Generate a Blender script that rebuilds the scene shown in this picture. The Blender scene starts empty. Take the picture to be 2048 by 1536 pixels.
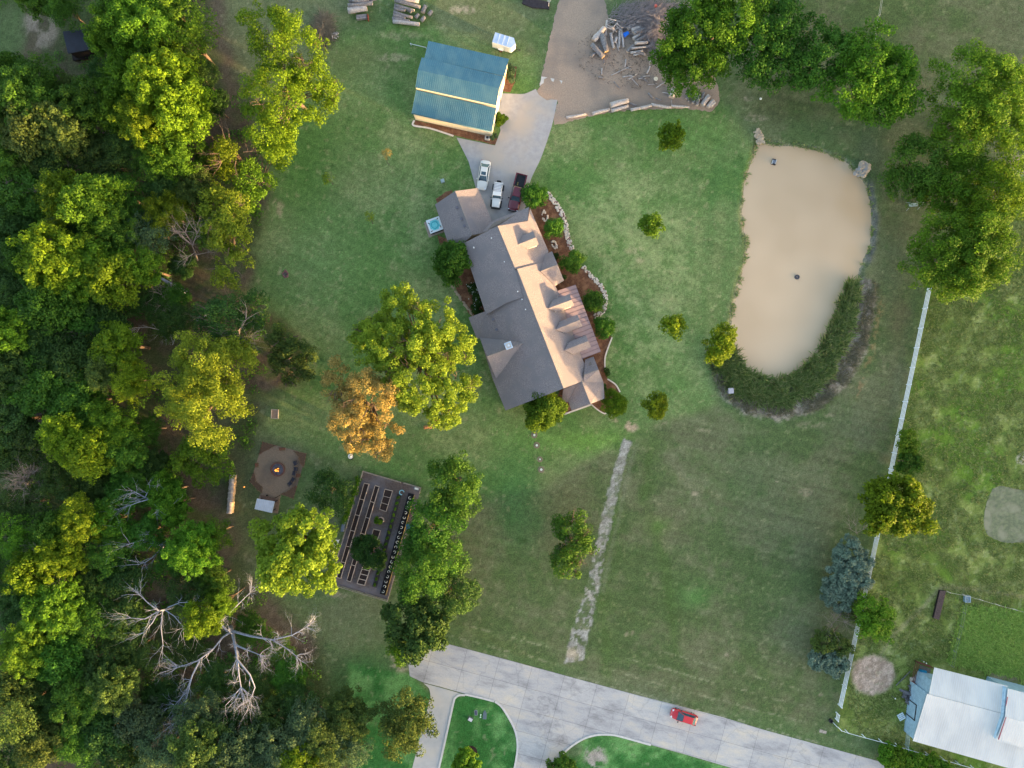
import bpy, bmesh, math, random
import numpy as np
from mathutils import Vector, Matrix

# ------------------------------------------------------------------ camera, sky, sun, exposure
SC = bpy.context.scene
COL = SC.collection
H = 113.78            # drone height above the ground (m)
S = 12.0              # photo pixels per metre at ground level
cam = bpy.data.cameras.new('camera'); cam.lens = 24; cam.sensor_width = 36
cam.clip_end = 2000; cam.clip_start = 1
co = bpy.data.objects.new('camera', cam); COL.objects.link(co)
co.location = (0, 0, H); co.rotation_euler = (0, 0, 0)
SC.camera = co

SUN_ELEV = math.radians(3.2)
SUN_AZ = math.atan2(0.90, -0.44)          # clockwise from +Y
sun_dir = Vector((math.sin(SUN_AZ) * math.cos(SUN_ELEV), math.cos(SUN_AZ) * math.cos(SUN_ELEV), math.sin(SUN_ELEV)))
w = bpy.data.worlds.new('World'); SC.world = w; w.use_nodes = True
wn = w.node_tree
bg = wn.nodes['Background']
sky = wn.nodes.new('ShaderNodeTexSky'); sky.sky_type = 'NISHITA'; sky.sun_disc = False
sky.sun_elevation = SUN_ELEV; sky.sun_rotation = SUN_AZ
sky.dust_density = 1.2; sky.ozone_density = 0.08; sky.air_density = 0.58
wn.links.new(sky.outputs[0], bg.inputs[0]); bg.inputs[1].default_value = 0.15
sl = bpy.data.lights.new('sun', 'SUN'); sl.energy = 2.6; sl.angle = math.radians(0.5)
sl.color = (1.0, 0.62, 0.27)
so = bpy.data.objects.new('sun', sl); COL.objects.link(so)
so.rotation_euler = sun_dir.to_track_quat('Z', 'Y').to_euler()
SC.view_settings.view_transform = 'Standard'; SC.view_settings.look = 'None'
SC.view_settings.gamma = 1; SC.view_settings.exposure = 3.05
SC.render.engine = 'CYCLES'
SC.cycles.max_bounces = 6; SC.cycles.diffuse_bounces = 3; SC.cycles.transparent_max_bounces = 4

BELT_D, BELT_H = 150, 10.2     # distance and height of the unseen shade belt added beyond the pasture
R = random.Random(7)
NP = np.random.default_rng(11)

def P(px, py, z=0.0):
    """photo pixel + height -> world point"""
    k = (H - z) / H / S
    return Vector(((px - 1024) * k, (768 - py) * k, z))

# ------------------------------------------------------------------ object helpers
def tag(o, label=None, cat=None, group=None, kind=None):
    if label: o['label'] = label
    if cat: o['category'] = cat
    if group: o['group'] = group
    if kind: o['kind'] = kind
    return o

def empty(name, loc=(0, 0, 0), rz=0, label=None, cat=None, group=None):
    o = bpy.data.objects.new(name, None); COL.objects.link(o)
    o.location = loc; o.rotation_euler = (0, 0, rz); o.empty_display_size = 0.3
    return tag(o, label, cat, group)

def copy_tree(o, parent=None):
    c = o.copy(); COL.objects.link(c); c.parent = parent
    for ch in list(o.children): copy_tree(ch, c)
    return c

class MB:
    def __init__(s): s.v = []; s.f = []; s.m = []; s.sm = []
    def add(s, vs, fs, m=0, smooth=False):
        b = len(s.v); s.v += [tuple(v) for v in vs]
        for f in fs: s.f.append([b + i for i in f]); s.m.append(m); s.sm.append(smooth)
    def box(s, c, d, rz=0, m=0, M=None):
        cx, cy, cz = c; dx, dy, dz = d[0] / 2, d[1] / 2, d[2] / 2
        cs, sn = math.cos(rz), math.sin(rz)
        vs = []
        for x, y, z in ((-1,-1,-1),(1,-1,-1),(1,1,-1),(-1,1,-1),(-1,-1,1),(1,-1,1),(1,1,1),(-1,1,1)):
            X, Y = x * dx, y * dy
            vs.append(Vector((cx + X * cs - Y * sn, cy + X * sn + Y * cs, cz + z * dz)))
        if M: vs = [M @ v for v in vs]
        s.add(vs, [(3,2,1,0),(4,5,6,7),(0,1,5,4),(1,2,6,5),(2,3,7,6),(3,0,4,7)], m)
    def prism(s, poly, z0, z1, m=0, mtop=None):
        a = sum(poly[i][0]*poly[(i+1)%len(poly)][1]-poly[(i+1)%len(poly)][0]*poly[i][1] for i in range(len(poly)))
        if a < 0: poly = poly[::-1]
        n = len(poly)
        vs = [(p[0], p[1], z0) for p in poly] + [(p[0], p[1], z1) for p in poly]
        s.add(vs, [tuple(range(n - 1, -1, -1))], m)
        b = len(s.v) - 2 * n
        s.f.append([b + n + i for i in range(n)]); s.m.append(m if mtop is None else mtop); s.sm.append(False)
        for i in range(n):
            j = (i + 1) % n
            s.f.append([b + i, b + j, b + n + j, b + n + i]); s.m.append(m); s.sm.append(False)
    def slab(s, pts, th=0.18, m=0, ms=None):
        pts = [Vector(p) for p in pts]
        a = sum(pts[i].x*pts[(i+1)%len(pts)].y-pts[(i+1)%len(pts)].x*pts[i].y for i in range(len(pts)))
        if a < 0: pts = pts[::-1]
        n = len(pts); b = len(s.v)
        s.v += [tuple(p) for p in pts] + [(p.x, p.y, p.z - th) for p in pts]
        s.f.append([b + i for i in range(n)]); s.m.append(m); s.sm.append(False)
        s.f.append([b + n + i for i in range(n - 1, -1, -1)]); s.m.append(m if ms is None else ms); s.sm.append(False)
        for i in range(n):
            j = (i + 1) % n
            s.f.append([b + n + i, b + n + j, b + j, b + i]); s.m.append(m if ms is None else ms); s.sm.append(False)
    def tube(s, pts, rs, n=6, m=0, mcap=None, cap=True, jag=0.0, smooth=True):
        pts = [Vector(p) for p in pts]; b = len(s.v); k = len(pts)
        for i, p in enumerate(pts):
            d = (pts[min(i + 1, k - 1)] - pts[max(i - 1, 0)])
            if d.length < 1e-6: d = Vector((0, 0, 1))
            d.normalize()
            up = Vector((0, 0, 1)) if abs(d.z) < 0.9 else Vector((1, 0, 0))
            a = d.cross(up).normalized(); c = d.cross(a)
            r = rs[i] if isinstance(rs, (list, tuple)) else rs
            for j in range(n):
                t = 2 * math.pi * j / n
                q = r * (1 + (R.uniform(-jag, jag) if jag else 0))
                s.v.append(tuple(p + a * math.cos(t) * q + c * math.sin(t) * q))
        for i in range(k - 1):
            for j in range(n):
                j2 = (j + 1) % n
                s.f.append([b + i*n + j, b + i*n + j2, b + (i+1)*n + j2, b + (i+1)*n + j]); s.m.append(m); s.sm.append(smooth)
        if cap:
            s.f.append([b + j for j in range(n - 1, -1, -1)]); s.m.append(m if mcap is None else mcap); s.sm.append(False)
            s.f.append([b + (k-1)*n + j for j in range(n)]); s.m.append(m if mcap is None else mcap); s.sm.append(False)
    def cyl(s, c, r, z0, z1, n=16, m=0, mtop=None, r2=None):
        r2 = r if r2 is None else r2
        b = len(s.v)
        for z, q in ((z0, r), (z1, r2)):
            for j in range(n):
                t = 2 * math.pi * j / n; s.v.append((c[0] + q*math.cos(t), c[1] + q*math.sin(t), z))
        for j in range(n):
            j2 = (j+1) % n; s.f.append([b+j, b+j2, b+n+j2, b+n+j]); s.m.append(m); s.sm.append(True)
        s.f.append([b+n+j for j in range(n)]); s.m.append(m if mtop is None else mtop); s.sm.append(False)
        s.f.append([b+j for j in range(n-1,-1,-1)]); s.m.append(m); s.sm.append(False)
    def ring(s, c, r0, r1, z0, z1, n=24, m=0, jag=0):
        b = len(s.v)
        for j in range(n):
            t = 2*math.pi*j/n; e = 1 + (R.uniform(-jag, jag) if jag else 0)
            for q, z in ((r0, z0), (r1*e, z0), (r1*e, z1), (r0, z1)):
                s.v.append((c[0]+q*math.cos(t), c[1]+q*math.sin(t), z))
        for j in range(n):
            a = b+4*j; d = b+4*((j+1) % n)
            for u, v_ in ((0,1),(1,2),(2,3),(3,0)):
                s.f.append([a+v_, a+u, d+u, d+v_][::-1]); s.m.append(m); s.sm.append(False)
    def rock(s, c, r, m=0, fl=0.6, seed=None):
        bm = bmesh.new(); bmesh.ops.create_icosphere(bm, subdivisions=1, radius=1)
        e = [R.uniform(.7, 1.2) for _ in range(3)]
        a = R.uniform(0, 6.28)
        vs = []
        for v in bm.verts:
            q = v.co * R.uniform(.8, 1.15)
            x, y = q.x*e[0]*r, q.y*e[1]*r
            vs.append((c[0]+x*math.cos(a)-y*math.sin(a), c[1]+x*math.sin(a)+y*math.cos(a), c[2]+q.z*e[2]*r*fl))
        s.add(vs, [[v.index for v in f.verts] for f in bm.faces], m); bm.free()
    def build(s, name, mats, parent=None, loc=None):
        me = bpy.data.meshes.new(name)
        off = Vector((0, 0, 0))
        if parent is not None: off = Vector(parent.location) if parent.parent is None else Vector(parent.parent.location) + Vector(parent.location)
        elif loc is not None: off = Vector(loc)
        vs = np.array(s.v, dtype=np.float64).reshape(-1, 3) - np.array(off)
        me.from_pydata([tuple(v) for v in vs.tolist()], [], s.f)
        if not isinstance(mats, (list, tuple)): mats = [mats]
        for mt in mats: me.materials.append(mt)
        me.polygons.foreach_set('material_index', s.m)
        me.polygons.foreach_set('use_smooth', s.sm)
        me.update()
        o = bpy.data.objects.new(name, me); COL.objects.link(o)
        if parent is not None: o.parent = parent
        elif loc is not None: o.location = loc
        return o

def struct(name, o):
    o.name = name; o['kind'] = 'structure'; return o

# ------------------------------------------------------------------ materials
def rgb(r, g, b):
    """sRGB 0-255 -> linear"""
    f = lambda c: (c/255/12.92) if c/255 <= .04045 else ((c/255 + .055)/1.055)**2.4
    return (f(r), f(g), f(b))

def mat(name, c1, c2=None, scale=3.0, rough=0.8, metal=0.0, bump=0.0, bscale=None, c3=None, scale3=0.4, spec=0.3, coat=0, stretch=None, emit=None, detail=4):
    m = bpy.data.materials.new(name); m.use_nodes = True
    nt = m.node_tree; N = nt.nodes; L = nt.links
    b = N['Principled BSDF']
    b.inputs['Roughness'].default_value = rough; b.inputs['Metallic'].default_value = metal
    b.inputs['Specular IOR Level'].default_value = spec
    if coat: b.inputs['Coat Weight'].default_value = coat
    b.inputs['Base Color'].default_value = (*c1, 1)
    if emit: b.inputs['Emission Color'].default_value = (*c1, 1); b.inputs['Emission Strength'].default_value = emit
    tc = N.new('ShaderNodeTexCoord'); src = tc.outputs['Object']
    if stretch:
        mp = N.new('ShaderNodeMapping'); mp.inputs['Scale'].default_value = stretch; L.new(src, mp.inputs[0]); src = mp.outputs[0]
    if c2:
        n = N.new('ShaderNodeTexNoise'); n.inputs['Scale'].default_value = scale; n.inputs['Detail'].default_value = detail
        n.inputs['Roughness'].default_value = 0.65
        L.new(src, n.inputs[0])
        r = N.new('ShaderNodeValToRGB'); r.color_ramp.elements[0].position = .36; r.color_ramp.elements[1].position = .64
        r.color_ramp.elements[0].color = (*c1, 1); r.color_ramp.elements[1].color = (*c2, 1)
        L.new(n.outputs[0], r.inputs[0]); out = r.outputs[0]
        if c3:
            n3 = N.new('ShaderNodeTexNoise'); n3.inputs['Scale'].default_value = scale3; n3.inputs['Detail'].default_value = 5; L.new(src, n3.inputs[0])
            r3 = N.new('ShaderNodeValToRGB'); r3.color_ramp.elements[0].position = .45; r3.color_ramp.elements[1].position = .65
            L.new(n3.outputs[0], r3.inputs[0])
            mx = N.new('ShaderNodeMixRGB'); L.new(r3.outputs[0], mx.inputs[0]); L.new(out, mx.inputs[1]); mx.inputs[2].default_value = (*c3, 1)
            out = mx.outputs[0]
        L.new(out, b.inputs['Base Color'])
    if bump:
        n2 = N.new('ShaderNodeTexNoise'); n2.inputs['Scale'].default_value = bscale or scale*3; n2.inputs['Detail'].default_value = 5
        L.new(src, n2.inputs[0])
        bp = N.new('ShaderNodeBump'); bp.inputs['Strength'].default_value = bump; bp.inputs['Distance'].default_value = 0.1
        L.new(n2.outputs[0], bp.inputs['Height']); L.new(bp.outputs[0], b.inputs['Normal'])
    return m

def leafmat(name, base, var=0.35, transl=0.3, warm=None):
    """foliage: per-leaf random tint from the 'v' attribute, per-tree shift from Object Info"""
    m = bpy.data.materials.new(name); m.use_nodes = True
    nt = m.node_tree; N = nt.nodes; L = nt.links
    for n in list(N): N.remove(n)
    out = N.new('ShaderNodeOutputMaterial')
    at = N.new('ShaderNodeAttribute'); at.attribute_name = 'v'
    oi = N.new('ShaderNodeObjectInfo')
    r = N.new('ShaderNodeValToRGB')
    b = np.array(base); w_ = np.array(warm if warm else (base[0]*1.6, base[1]*1.45, base[2]*.9))
    r.color_ramp.elements[0].color = (*(b*(1-var)), 1); r.color_ramp.elements[1].color = (*w_, 1)
    e = r.color_ramp.elements.new(.55); e.color = (*b, 1)
    L.new(at.outputs['Fac'], r.inputs[0])
    hs = N.new('ShaderNodeHueSaturation')
    mr = N.new('ShaderNodeMapRange'); mr.inputs['To Min'].default_value = .485; mr.inputs['To Max'].default_value = .515
    L.new(oi.outputs['Random'], mr.inputs[0]); L.new(mr.outputs[0], hs.inputs['Hue'])
    mv = N.new('ShaderNodeMapRange'); mv.inputs['To Min'].default_value = .8; mv.inputs['To Max'].default_value = 1.25
    wm = N.new('ShaderNodeMath'); wm.operation = 'MULTIPLY'; wm.inputs[1].default_value = 7.31
    fr = N.new('ShaderNodeMath'); fr.operation = 'FRACT'
    L.new(oi.outputs['Random'], wm.inputs[0]); L.new(wm.outputs[0], fr.inputs[0]); L.new(fr.outputs[0], mv.inputs[0]); L.new(mv.outputs[0], hs.inputs['Value'])
    L.new(r.outputs[0], hs.inputs['Color'])
    d = N.new('ShaderNodeBsdfPrincipled'); d.inputs['Roughness'].default_value = .6; d.inputs['Specular IOR Level'].default_value = .1
    L.new(hs.outputs[0], d.inputs['Base Color'])
    t = N.new('ShaderNodeBsdfTranslucent'); L.new(hs.outputs[0], t.inputs[0])
    mx = N.new('ShaderNodeMixShader'); mx.inputs[0].default_value = transl
    L.new(d.outputs[0], mx.inputs[1]); L.new(t.outputs[0], mx.inputs[2]); L.new(mx.outputs[0], out.inputs[0])
    return m

# ------------------------------------------------------------------ numpy noise / polygons
def vnoise(x, y, seed):
    rg = np.random.default_rng(seed); T = rg.random((256, 256))
    xi = np.floor(x).astype(int); yi = np.floor(y).astype(int); fx = x - xi; fy = y - yi
    fx = fx*fx*(3-2*fx); fy = fy*fy*(3-2*fy)
    g = lambda a, b: T[a % 256, b % 256]
    return (g(xi, yi)*(1-fx) + g(xi+1, yi)*fx)*(1-fy) + (g(xi, yi+1)*(1-fx) + g(xi+1, yi+1)*fx)*fy
def fbm(x, y, seed, oct=4, s=1.0):
    a = 0; t = 0; k = 1.0
    for i in range(oct):
        a = a + k*vnoise(x*s*2**i + 13.7*i, y*s*2**i + 5.1*i, seed+i); t += k; k *= .55
    return a/t
def sdist(X, Y, poly):
    """signed distance (px), positive inside"""
    n = len(poly); ins = np.zeros(X.shape, bool); D = np.full(X.shape, 1e9)
    for i in range(n):
        x1, y1 = poly[i]; x2, y2 = poly[(i+1) % n]
        if y1 != y2:
            c = ((y1 > Y) != (y2 > Y)) & (X < (x2-x1)*(Y-y1)/(y2-y1)+x1); ins ^= c
        dx, dy = x2-x1, y2-y1; t = np.clip(((X-x1)*dx+(Y-y1)*dy)/(dx*dx+dy*dy+1e-9), 0, 1)
        D = np.minimum(D, np.hypot(X-(x1+t*dx), Y-(y1+t*dy)))
    return np.where(ins, D, -D)
def ldist(X, Y, line):
    D = np.full(X.shape, 1e9)
    for (x1, y1), (x2, y2) in zip(line[:-1], line[1:]):
        dx, dy = x2-x1, y2-y1; t = np.clip(((X-x1)*dx+(Y-y1)*dy)/(dx*dx+dy*dy+1e-9), 0, 1)
        D = np.minimum(D, np.hypot(X-(x1+t*dx), Y-(y1+t*dy)))
    return D
def sm(a, lo, hi): t = np.clip((a-lo)/(hi-lo), 0, 1); return t*t*(3-2*t)
# ------------------------------------------------------------------ the ground
POND = [(1515,283),(1545,288),(1590,290),(1640,300),(1690,320),(1715,345),(1735,370),(1745,420),(1745,460),(1738,500),(1725,530),(1716,560),(1703,605),(1688,645),(1665,690),(1640,725),(1600,755),(1560,772),(1530,775),(1500,762),(1475,745),(1463,705),(1462,650),(1470,610),(1482,560),(1495,500),(1497,487),(1488,460),(1486,420),(1487,380),(1495,345),(1510,315),(1512,298)]
FOREST = [(-60,-60),(430,-60),(435,60),(480,180),(520,300),(530,420),(500,540),(470,600),(560,640),(610,700),(600,760),(520,790),(510,880),(480,960),(480,1080),(500,1160),(560,1215),(640,1290),(640,1420),(720,1540),(700,1600),(-60,1600)]
PASTURE = [(1862,560),(1900,540),(1960,500),(2040,330),(2110,300),(2110,1620),(1900,1560),(1800,1490),(1674,1462),(1700,1330),(1745,1120),(1790,930)]
FIELD = [(1262,868),(1440,812),(1560,845),(1700,740),(1760,500),(1760,250),(1500,230),(1600,-60),(2110,-60),(2110,260),(1900,560),(1760,1050),(1670,1470),(1260,1375),(870,1280),(840,1050),(930,1000),(1100,980)]
LAWN = [(560,300),(650,80),(840,40),(1080,120),(1060,250),(1250,225),(1440,215),(1520,290),(1480,420),(1490,500),(1460,640),(1420,760),(1440,812),(1262,868),(1090,980),(930,990),(700,930),(620,900),(520,860),(560,780),(470,600),(530,420)]
def axis(lo, hi, st, far):
    inner = np.arange(lo, hi+st/2, st)
    ext = [6, 16, 40, 90, 190, 400, far]
    return np.concatenate([[lo-e for e in ext[::-1]], inner, [hi+e for e in ext]])
gx = axis(-88, 88, .25, 900); gy = axis(-66, 66, .25, 900)
GX, GY = np.meshgrid(gx, gy)
PX = GX*S+1024; PY = 768-GY*S
wx = PX + (fbm(GX, GY, 3, 4, .35)-.5)*26; wy = PY + (fbm(GX, GY, 9, 4, .35)-.5)*26
wx2 = PX + (fbm(GX, GY, 23, 3, 1.2)-.5)*9; wy2 = PY + (fbm(GX, GY, 29, 3, 1.2)-.5)*9
n1 = fbm(GX, GY, 41, 5, .12); n2 = fbm(GX, GY, 51, 5, .5); n3 = fbm(GX, GY, 61, 4, 2.0); n4 = fbm(GX, GY, 71, 3, .05)
C = lambda r, g, b: np.array(rgb(r, g, b)).reshape(3, 1, 1)
def mixc(a, b, t): return a*(1-t) + b*t
base = mixc(C(80,98,58), C(98,104,72), sm(n1, .4, .62))                  # rough field
base = mixc(base, C(104,110,76), sm(n2, .55, .8)*.4)
lawn = mixc(C(76,108,58), C(94,116,72), sm(n1, .34, .66))
lawn = mixc(lawn, C(116,126,86), sm(n3*.35+n2*.4+n1*.25, .48, .68)*.45)
mL = sm(sdist(wx, wy, LAWN), -14, 14); base = mixc(base, lawn, mL)
# east lawn is paler and yellower
e = sm(-np.hypot((wx-1270)/150, (wy-560)/250), -1.15, -.6)
base = mixc(base, C(122,138,94), e*sm(n2*.5+n3*.3+n1*.2, .36, .62)*.6)
e = sm(-np.hypot((wx-840)/120, (wy-380)/200), -1.1, -.5); base = mixc(base, C(116,132,88), e*sm(n2*.5+n3*.3+n1*.2, .38, .64)*.5)
# mowing stripes beside the pond and across the field
st = (np.sin((PX+.10*PY)/6.5+4*n2)*.5+.5)
base = mixc(base, C(70,104,58), e*0 + sm(-np.hypot((wx-1440)/90, (wy-500)/260), -1.1, -.6)*st*.45)
fld = sm(sdist(wx, wy, FIELD), -20, 25)
base = mixc(base, mixc(C(84,98,62), C(104,106,80), sm(n1*.6+n2*.4, .4, .6)), fld*.8)
v = (PY - .268*PX)                                                       # lines parallel to the street
for k, (v0, a, b) in enumerate([(1078,1130,1536),(1046,1130,1660),(1014,1180,1640),(982,1240,1650),(950,1280,1660),(1060,880,1110),(1030,880,1120),(1000,890,1130),(1090,940,1120),(905,1500,1660),(870,1530,1650)]):
    d = np.abs(v - v0 + (fbm(GX, GY, 80+k, 3, .5)-.5)*7)
    ln = np.exp(-(d/2.0)**2)*sm(PX, a, a+40)*(1-sm(PX, b-40, b))*sm(n3, .42, .6)
    base = mixc(base, C(142,140,112), ln*.7)
uu = np.abs(((v/17) % 1)-.5)*2
base = mixc(base, C(78,96,58), fld*sm(uu, .45, 1)*.22)
tr = ldist(wx2, wy2, [(1300,900),(1290,1000),(1330,1120),(1350,1300)]); base = mixc(base, C(72,94,46), np.exp(-(tr/12)**2)*.5)
tr = ldist(wx2, wy2, [(1330,900),(1400,1000),(1420,1150),(1400,1300)]); base = mixc(base, C(120,118,94), np.exp(-(tr/10)**2)*.4*sm(n2,.4,.6))
for (x, y, rx, ry, c, a) in [(1230,1030,16,120,(70,98,44),.5),(1340,1040,60,40,(104,100,76),.5),(1320,1050,28,18,(86,120,50),.6),(1390,1190,40,26,(84,128,66),.6),
        (1170,880,110,26,(96,134,58),.6),(1060,880,80,60,(94,130,66),.5),(1030,1000,50,110,(58,102,56),.6),(1130,1000,60,60,(92,96,66),.6),(1060,1040,40,80,(66,104,58),.4),
        (1870,200,60,20,(90,112,86),.4),(1800,640,24,90,(98,88,64),.6),(1770,760,24,110,(88,88,62),.45),(1740,300,40,120,(62,76,52),.7),(1780,520,34,110,(66,80,52),.6),(1700,260,110,26,(70,84,56),.6),  # tall dark patches west of the oaks paint in their soft shade
        (1560,220,100,40,(66,80,48),.5),(1500,960,60,90,(82,100,66),.4),(1620,1010,70,40,(104,110,84),.4),(1640,1150,50,130,(74,90,62),.5),  # last patch is the shade left of the junipers, put into the colour
        (620,500,110,120,(104,126,88),.35),(600,330,50,120,(66,104,46),.5),(520,620,50,60,(70,98,56),.5),(700,120,120,60,(86,104,58),.5),(720,110,70,36,(104,104,72),.45),(990,30,110,36,(90,102,62),.5),
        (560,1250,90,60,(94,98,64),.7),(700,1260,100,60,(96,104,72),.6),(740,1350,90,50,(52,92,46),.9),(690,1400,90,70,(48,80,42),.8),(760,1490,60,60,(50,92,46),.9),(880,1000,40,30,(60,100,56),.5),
        (1260,220,140,16,(84,116,58),.5),(1400,260,90,50,(84,120,62),.6),(1330,180,40,24,(104,92,68),.4),(1210,1240,16,150,(76,98,48),.5)]:
    d = np.hypot((wx-x)/rx, (wy-y)/ry); base = mixc(base, C(*c), np.exp(-d*d*1.2)*a)
# bare earth spots
for (x, y, rx, ry, a) in [(1262,853,16,12,.9),(1228,838,9,6,.6),(560,420,9,18,.5),(552,405,8,8,.5),(530,420,8,20,.4),(680,1190,22,9,.5),(1554,960,5,5,.8),(1613,985,18,9,.5),(1300,1152,7,7,.4),(1390,988,8,6,.6),
        (1410,862,14,5,.4),(1325,842,10,6,.6),(925,20,30,10,.6),(790,115,40,10,.4),(800,70,50,12,.3),(1440,670,6,3,.3),(1620,850,40,8,.35),(1655,830,12,6,.5),(1266,1266,6,4,.5),(1254,1268,5,4,.5),(1453,1310,5,6,.6),(1640,1388,6,5,.6),
        (800,1325,22,26,.7),(560,545,6,6,.3),(790,745,10,6,.2),(1240,330,14,6,.15),(1270,500,20,10,.3),(1280,520,12,8,.35),(490,1120,14,16,.6),(1510,235,26,8,.5),(1494,196,12,7,.5)]:
    d = np.hypot((wx2-x)/rx, (wy2-y)/ry); base = mixc(base, C(158,142,122), sm(1.25-d, 0, .8)*a*sm(n3, .3, .6))
# pasture
pa = mixc(C(92,100,48), C(120,122,66), sm(n2, .38, .62)); pa = mixc(pa, C(88,110,36), sm(n1, .45, .62)*.7); pa = mixc(pa, C(146,138,94), sm(n3*.5+n2*.5, .56, .72)*.6)
base = mixc(base, pa, sm(sdist(wx2, wy2, PASTURE), -3, 3))
tg = mixc(C(92,132,50), C(118,146,62), sm(n2, .4, .6)); TALL = [(1925,1210),(2060,1222),(2060,1360),(1990,1345),(1895,1325),(1910,1260)]
base = mixc(base, tg, sm(sdist(wx2, wy2, TALL), -4, 6))
for ln, wd, a in [([(1745,1330),(1790,1270),(1850,1210),(1885,1172),(1960,1180),(2060,1196)], 5, .7), ([(1760,1320),(1800,1290),(1850,1230)], 3, .4), ([(1880,1180),(1990,1172),(2060,1160)], 5, .35)]:
    d = ldist(wx2, wy2, ln); base = mixc(base, C(138,122,92), np.exp(-(d/wd)**2)*a)
d = np.hypot((wx2-1746)/44, (wy2-1350)/40); base = mixc(base, mixc(C(184,148,134), C(150,118,104), sm(n3, .4, .65)), sm(1.15-d, 0, .3))
d = np.hypot((wx2-2010)/36, (wy2-1355)/22); base = mixc(base, C(128,112,92), sm(1.2-d, 0, .6)*.9)
d = np.hypot((wx2-2040)/26, (wy2-330)/22); base = mixc(base, C(150,136,116), sm(1.2-d, 0, .5))
d = np.hypot((wx2-2046)/14, (wy2-915)/14); base = mixc(base, C(170,150,132), sm(1.1-d, 0, .5)*sm(n3, .35, .5))
# woodland floor
ff = mixc(C(82,72,60), C(100,88,72), sm(n2, .4, .62)); ff = mixc(ff, C(62,78,42), sm(n1*.6+n2*.4, .40, .56)*.85)
base = mixc(base, ff, sm(sdist(wx, wy, FOREST), -24, 14))
d = ldist(wx, wy, [(425,-40),(440,60),(465,170),(450,260),(415,330),(400,420)]); base = mixc(base, C(88,78,66), np.exp(-(d/22)**2)*.9)
for (x, y, rx, ry) in [(430,540,60,50),(300,690,50,70),(330,900,40,70),(400,1000,50,60),(60,90,60,60),(440,600,60,40)]:
    d = np.hypot((wx-x)/rx, (wy-y)/ry); base = mixc(base, mixc(C(92,80,64), C(74,78,50), sm(n2, .45, .6)), np.exp(-d*d)*.8)
d = np.hypot((wx-75)/45, (wy-60)/40); base = mixc(base, C(140,124,108), sm(1.1-d, 0, .5)*sm(n2, .35, .55)*.8)
d = np.hypot((wx-10)/50, (wy-60)/70); base = mixc(base, C(84,100,60), sm(1.1-d, 0, .6)*.8)
for (x, y, rx, ry) in [(500,1050,50,100),(480,960,34,60),(440,880,40,50)]:
    d = np.hypot((wx-x)/rx, (wy-y)/ry); base = mixc(base, C(80,84,56), np.exp(-d*d)*.8)
# worn concrete strip broken up by grass
strip = [(1248,876),(1262,886),(1225,1025),(1196,1180),(1166,1318),(1132,1326),(1140,1275),(1172,1180),(1205,1030),(1238,905)]
d = sdist(wx2, wy2, strip)
edge = sm(d, -3, 1)
holes = 1-.92*sm(fbm(GX, GY, 91, 3, 1.5), .44, .56)*sm(PY, 880, 960)*(.6+.4*sm(PY,1000,1150))
base = mixc(base, mixc(C(166,162,158), C(136,132,126), sm(n3, .4, .6)), edge*holes)
base = mixc(base, C(176,160,144), edge*np.exp(-np.hypot((PX-1144)/14, (PY-1308)/12)**2))
d = ldist(wx2, wy2, [(1270,890),(1245,1000),(1205,1180)]); base = mixc(base, C(120,120,100), np.exp(-(d/6)**2)*.4)
# pond margin
sp = sdist(wx2, wy2, POND)
base = mixc(base, C(150,140,118), sm(sp, -7, -1)*(.4+.6*sm(n3,.4,.6)))
rr = sdist(PX, PY, [(1418,700),(1432,745),(1447,790),(1490,825),(1560,838),(1630,820),(1690,770),(1730,700),(1750,600),(1740,560),(1690,560),(1650,690),(1560,770),(1470,745)])
base = mixc(base, mixc(C(112,104,92), C(142,132,118), sm(n3, .4, .6)), sm(rr + (n3-.5)*14, -8, 2)*(1-sm(sp,-2,2)))
d = ldist(wx2, wy2, [(1715,790),(1745,700),(1762,600)]); base = mixc(base, C(150,118,88), np.exp(-(d/7)**2)*.45*sm(n3,.5,.6))
d = ldist(wx2, wy2, [(1740,370),(1752,430),(1750,480),(1738,520)]); base = mixc(base, C(110,104,98), np.exp(-(d/7)**2)*.8)
d = ldist(wx2, wy2, [(1740,300),(1790,330),(1800,420),(1775,560)]); base = mixc(base, C(92,100,80), np.exp(-(d/26)**2)*.35)
base = mixc(base, C(120,104,84), sm(sp, -1, 3))
# islands beside the street: darker, greener turf
for isl in ([(912,1394),(908,1405),(878,1540),(1029,1540),(1035,1487),(1018,1436),(990,1403),(930,1388)], [(1100,1540),(1134,1499),(1199,1469),(1241,1473),(1465,1540)], [(700,1330),(820,1352),(861,1392),(824,1600),(700,1600)]):
    base = mixc(base, mixc(C(50,96,44), C(90,130,72), sm(n1*.5+n2*.5, .45, .66)), sm(sdist(PX, PY, isl), -10, 4))
d = np.hypot((wx2-1190)/26, (wy2-1515)/28); base = mixc(base, C(150,140,128), sm(1.1-d, 0, .6)*sm(n3*.5+n2*.5, .42, .56))
d = np.hypot((wx2-1150)/20, (wy2-1500)/20); base = mixc(base, C(92,96,74), sm(1.1-d, 0, .6)*.6)
# dry tufts, weeds and mower streaks
sp1 = fbm(GX, GY, 131, 2, 1.5); sp2 = fbm(GX+40, GY, 137, 2, 1.1)
openg = 1-sm(sdist(wx, wy, FOREST), -24, 14)
base = mixc(base, C(150,146,112), openg*sm(sp1, .72, .84)*.3)
base = mixc(base, C(54,84,40), openg*sm(sp2, .72, .84)*.35)
rot = (GX*.45+GY*.89); streak = fbm(rot*2.2, (GX*.89-GY*.45)*.10, 141, 3, 1.0)
base = base*(1+(streak-.5)*.34*mL)
rot = (GX*.22+GY*.97); streak = fbm(rot*1.6, (GX*.97-GY*.22)*.06, 143, 3, 1.0)
base = base*(1+(streak-.5)*.34*fld)
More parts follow.
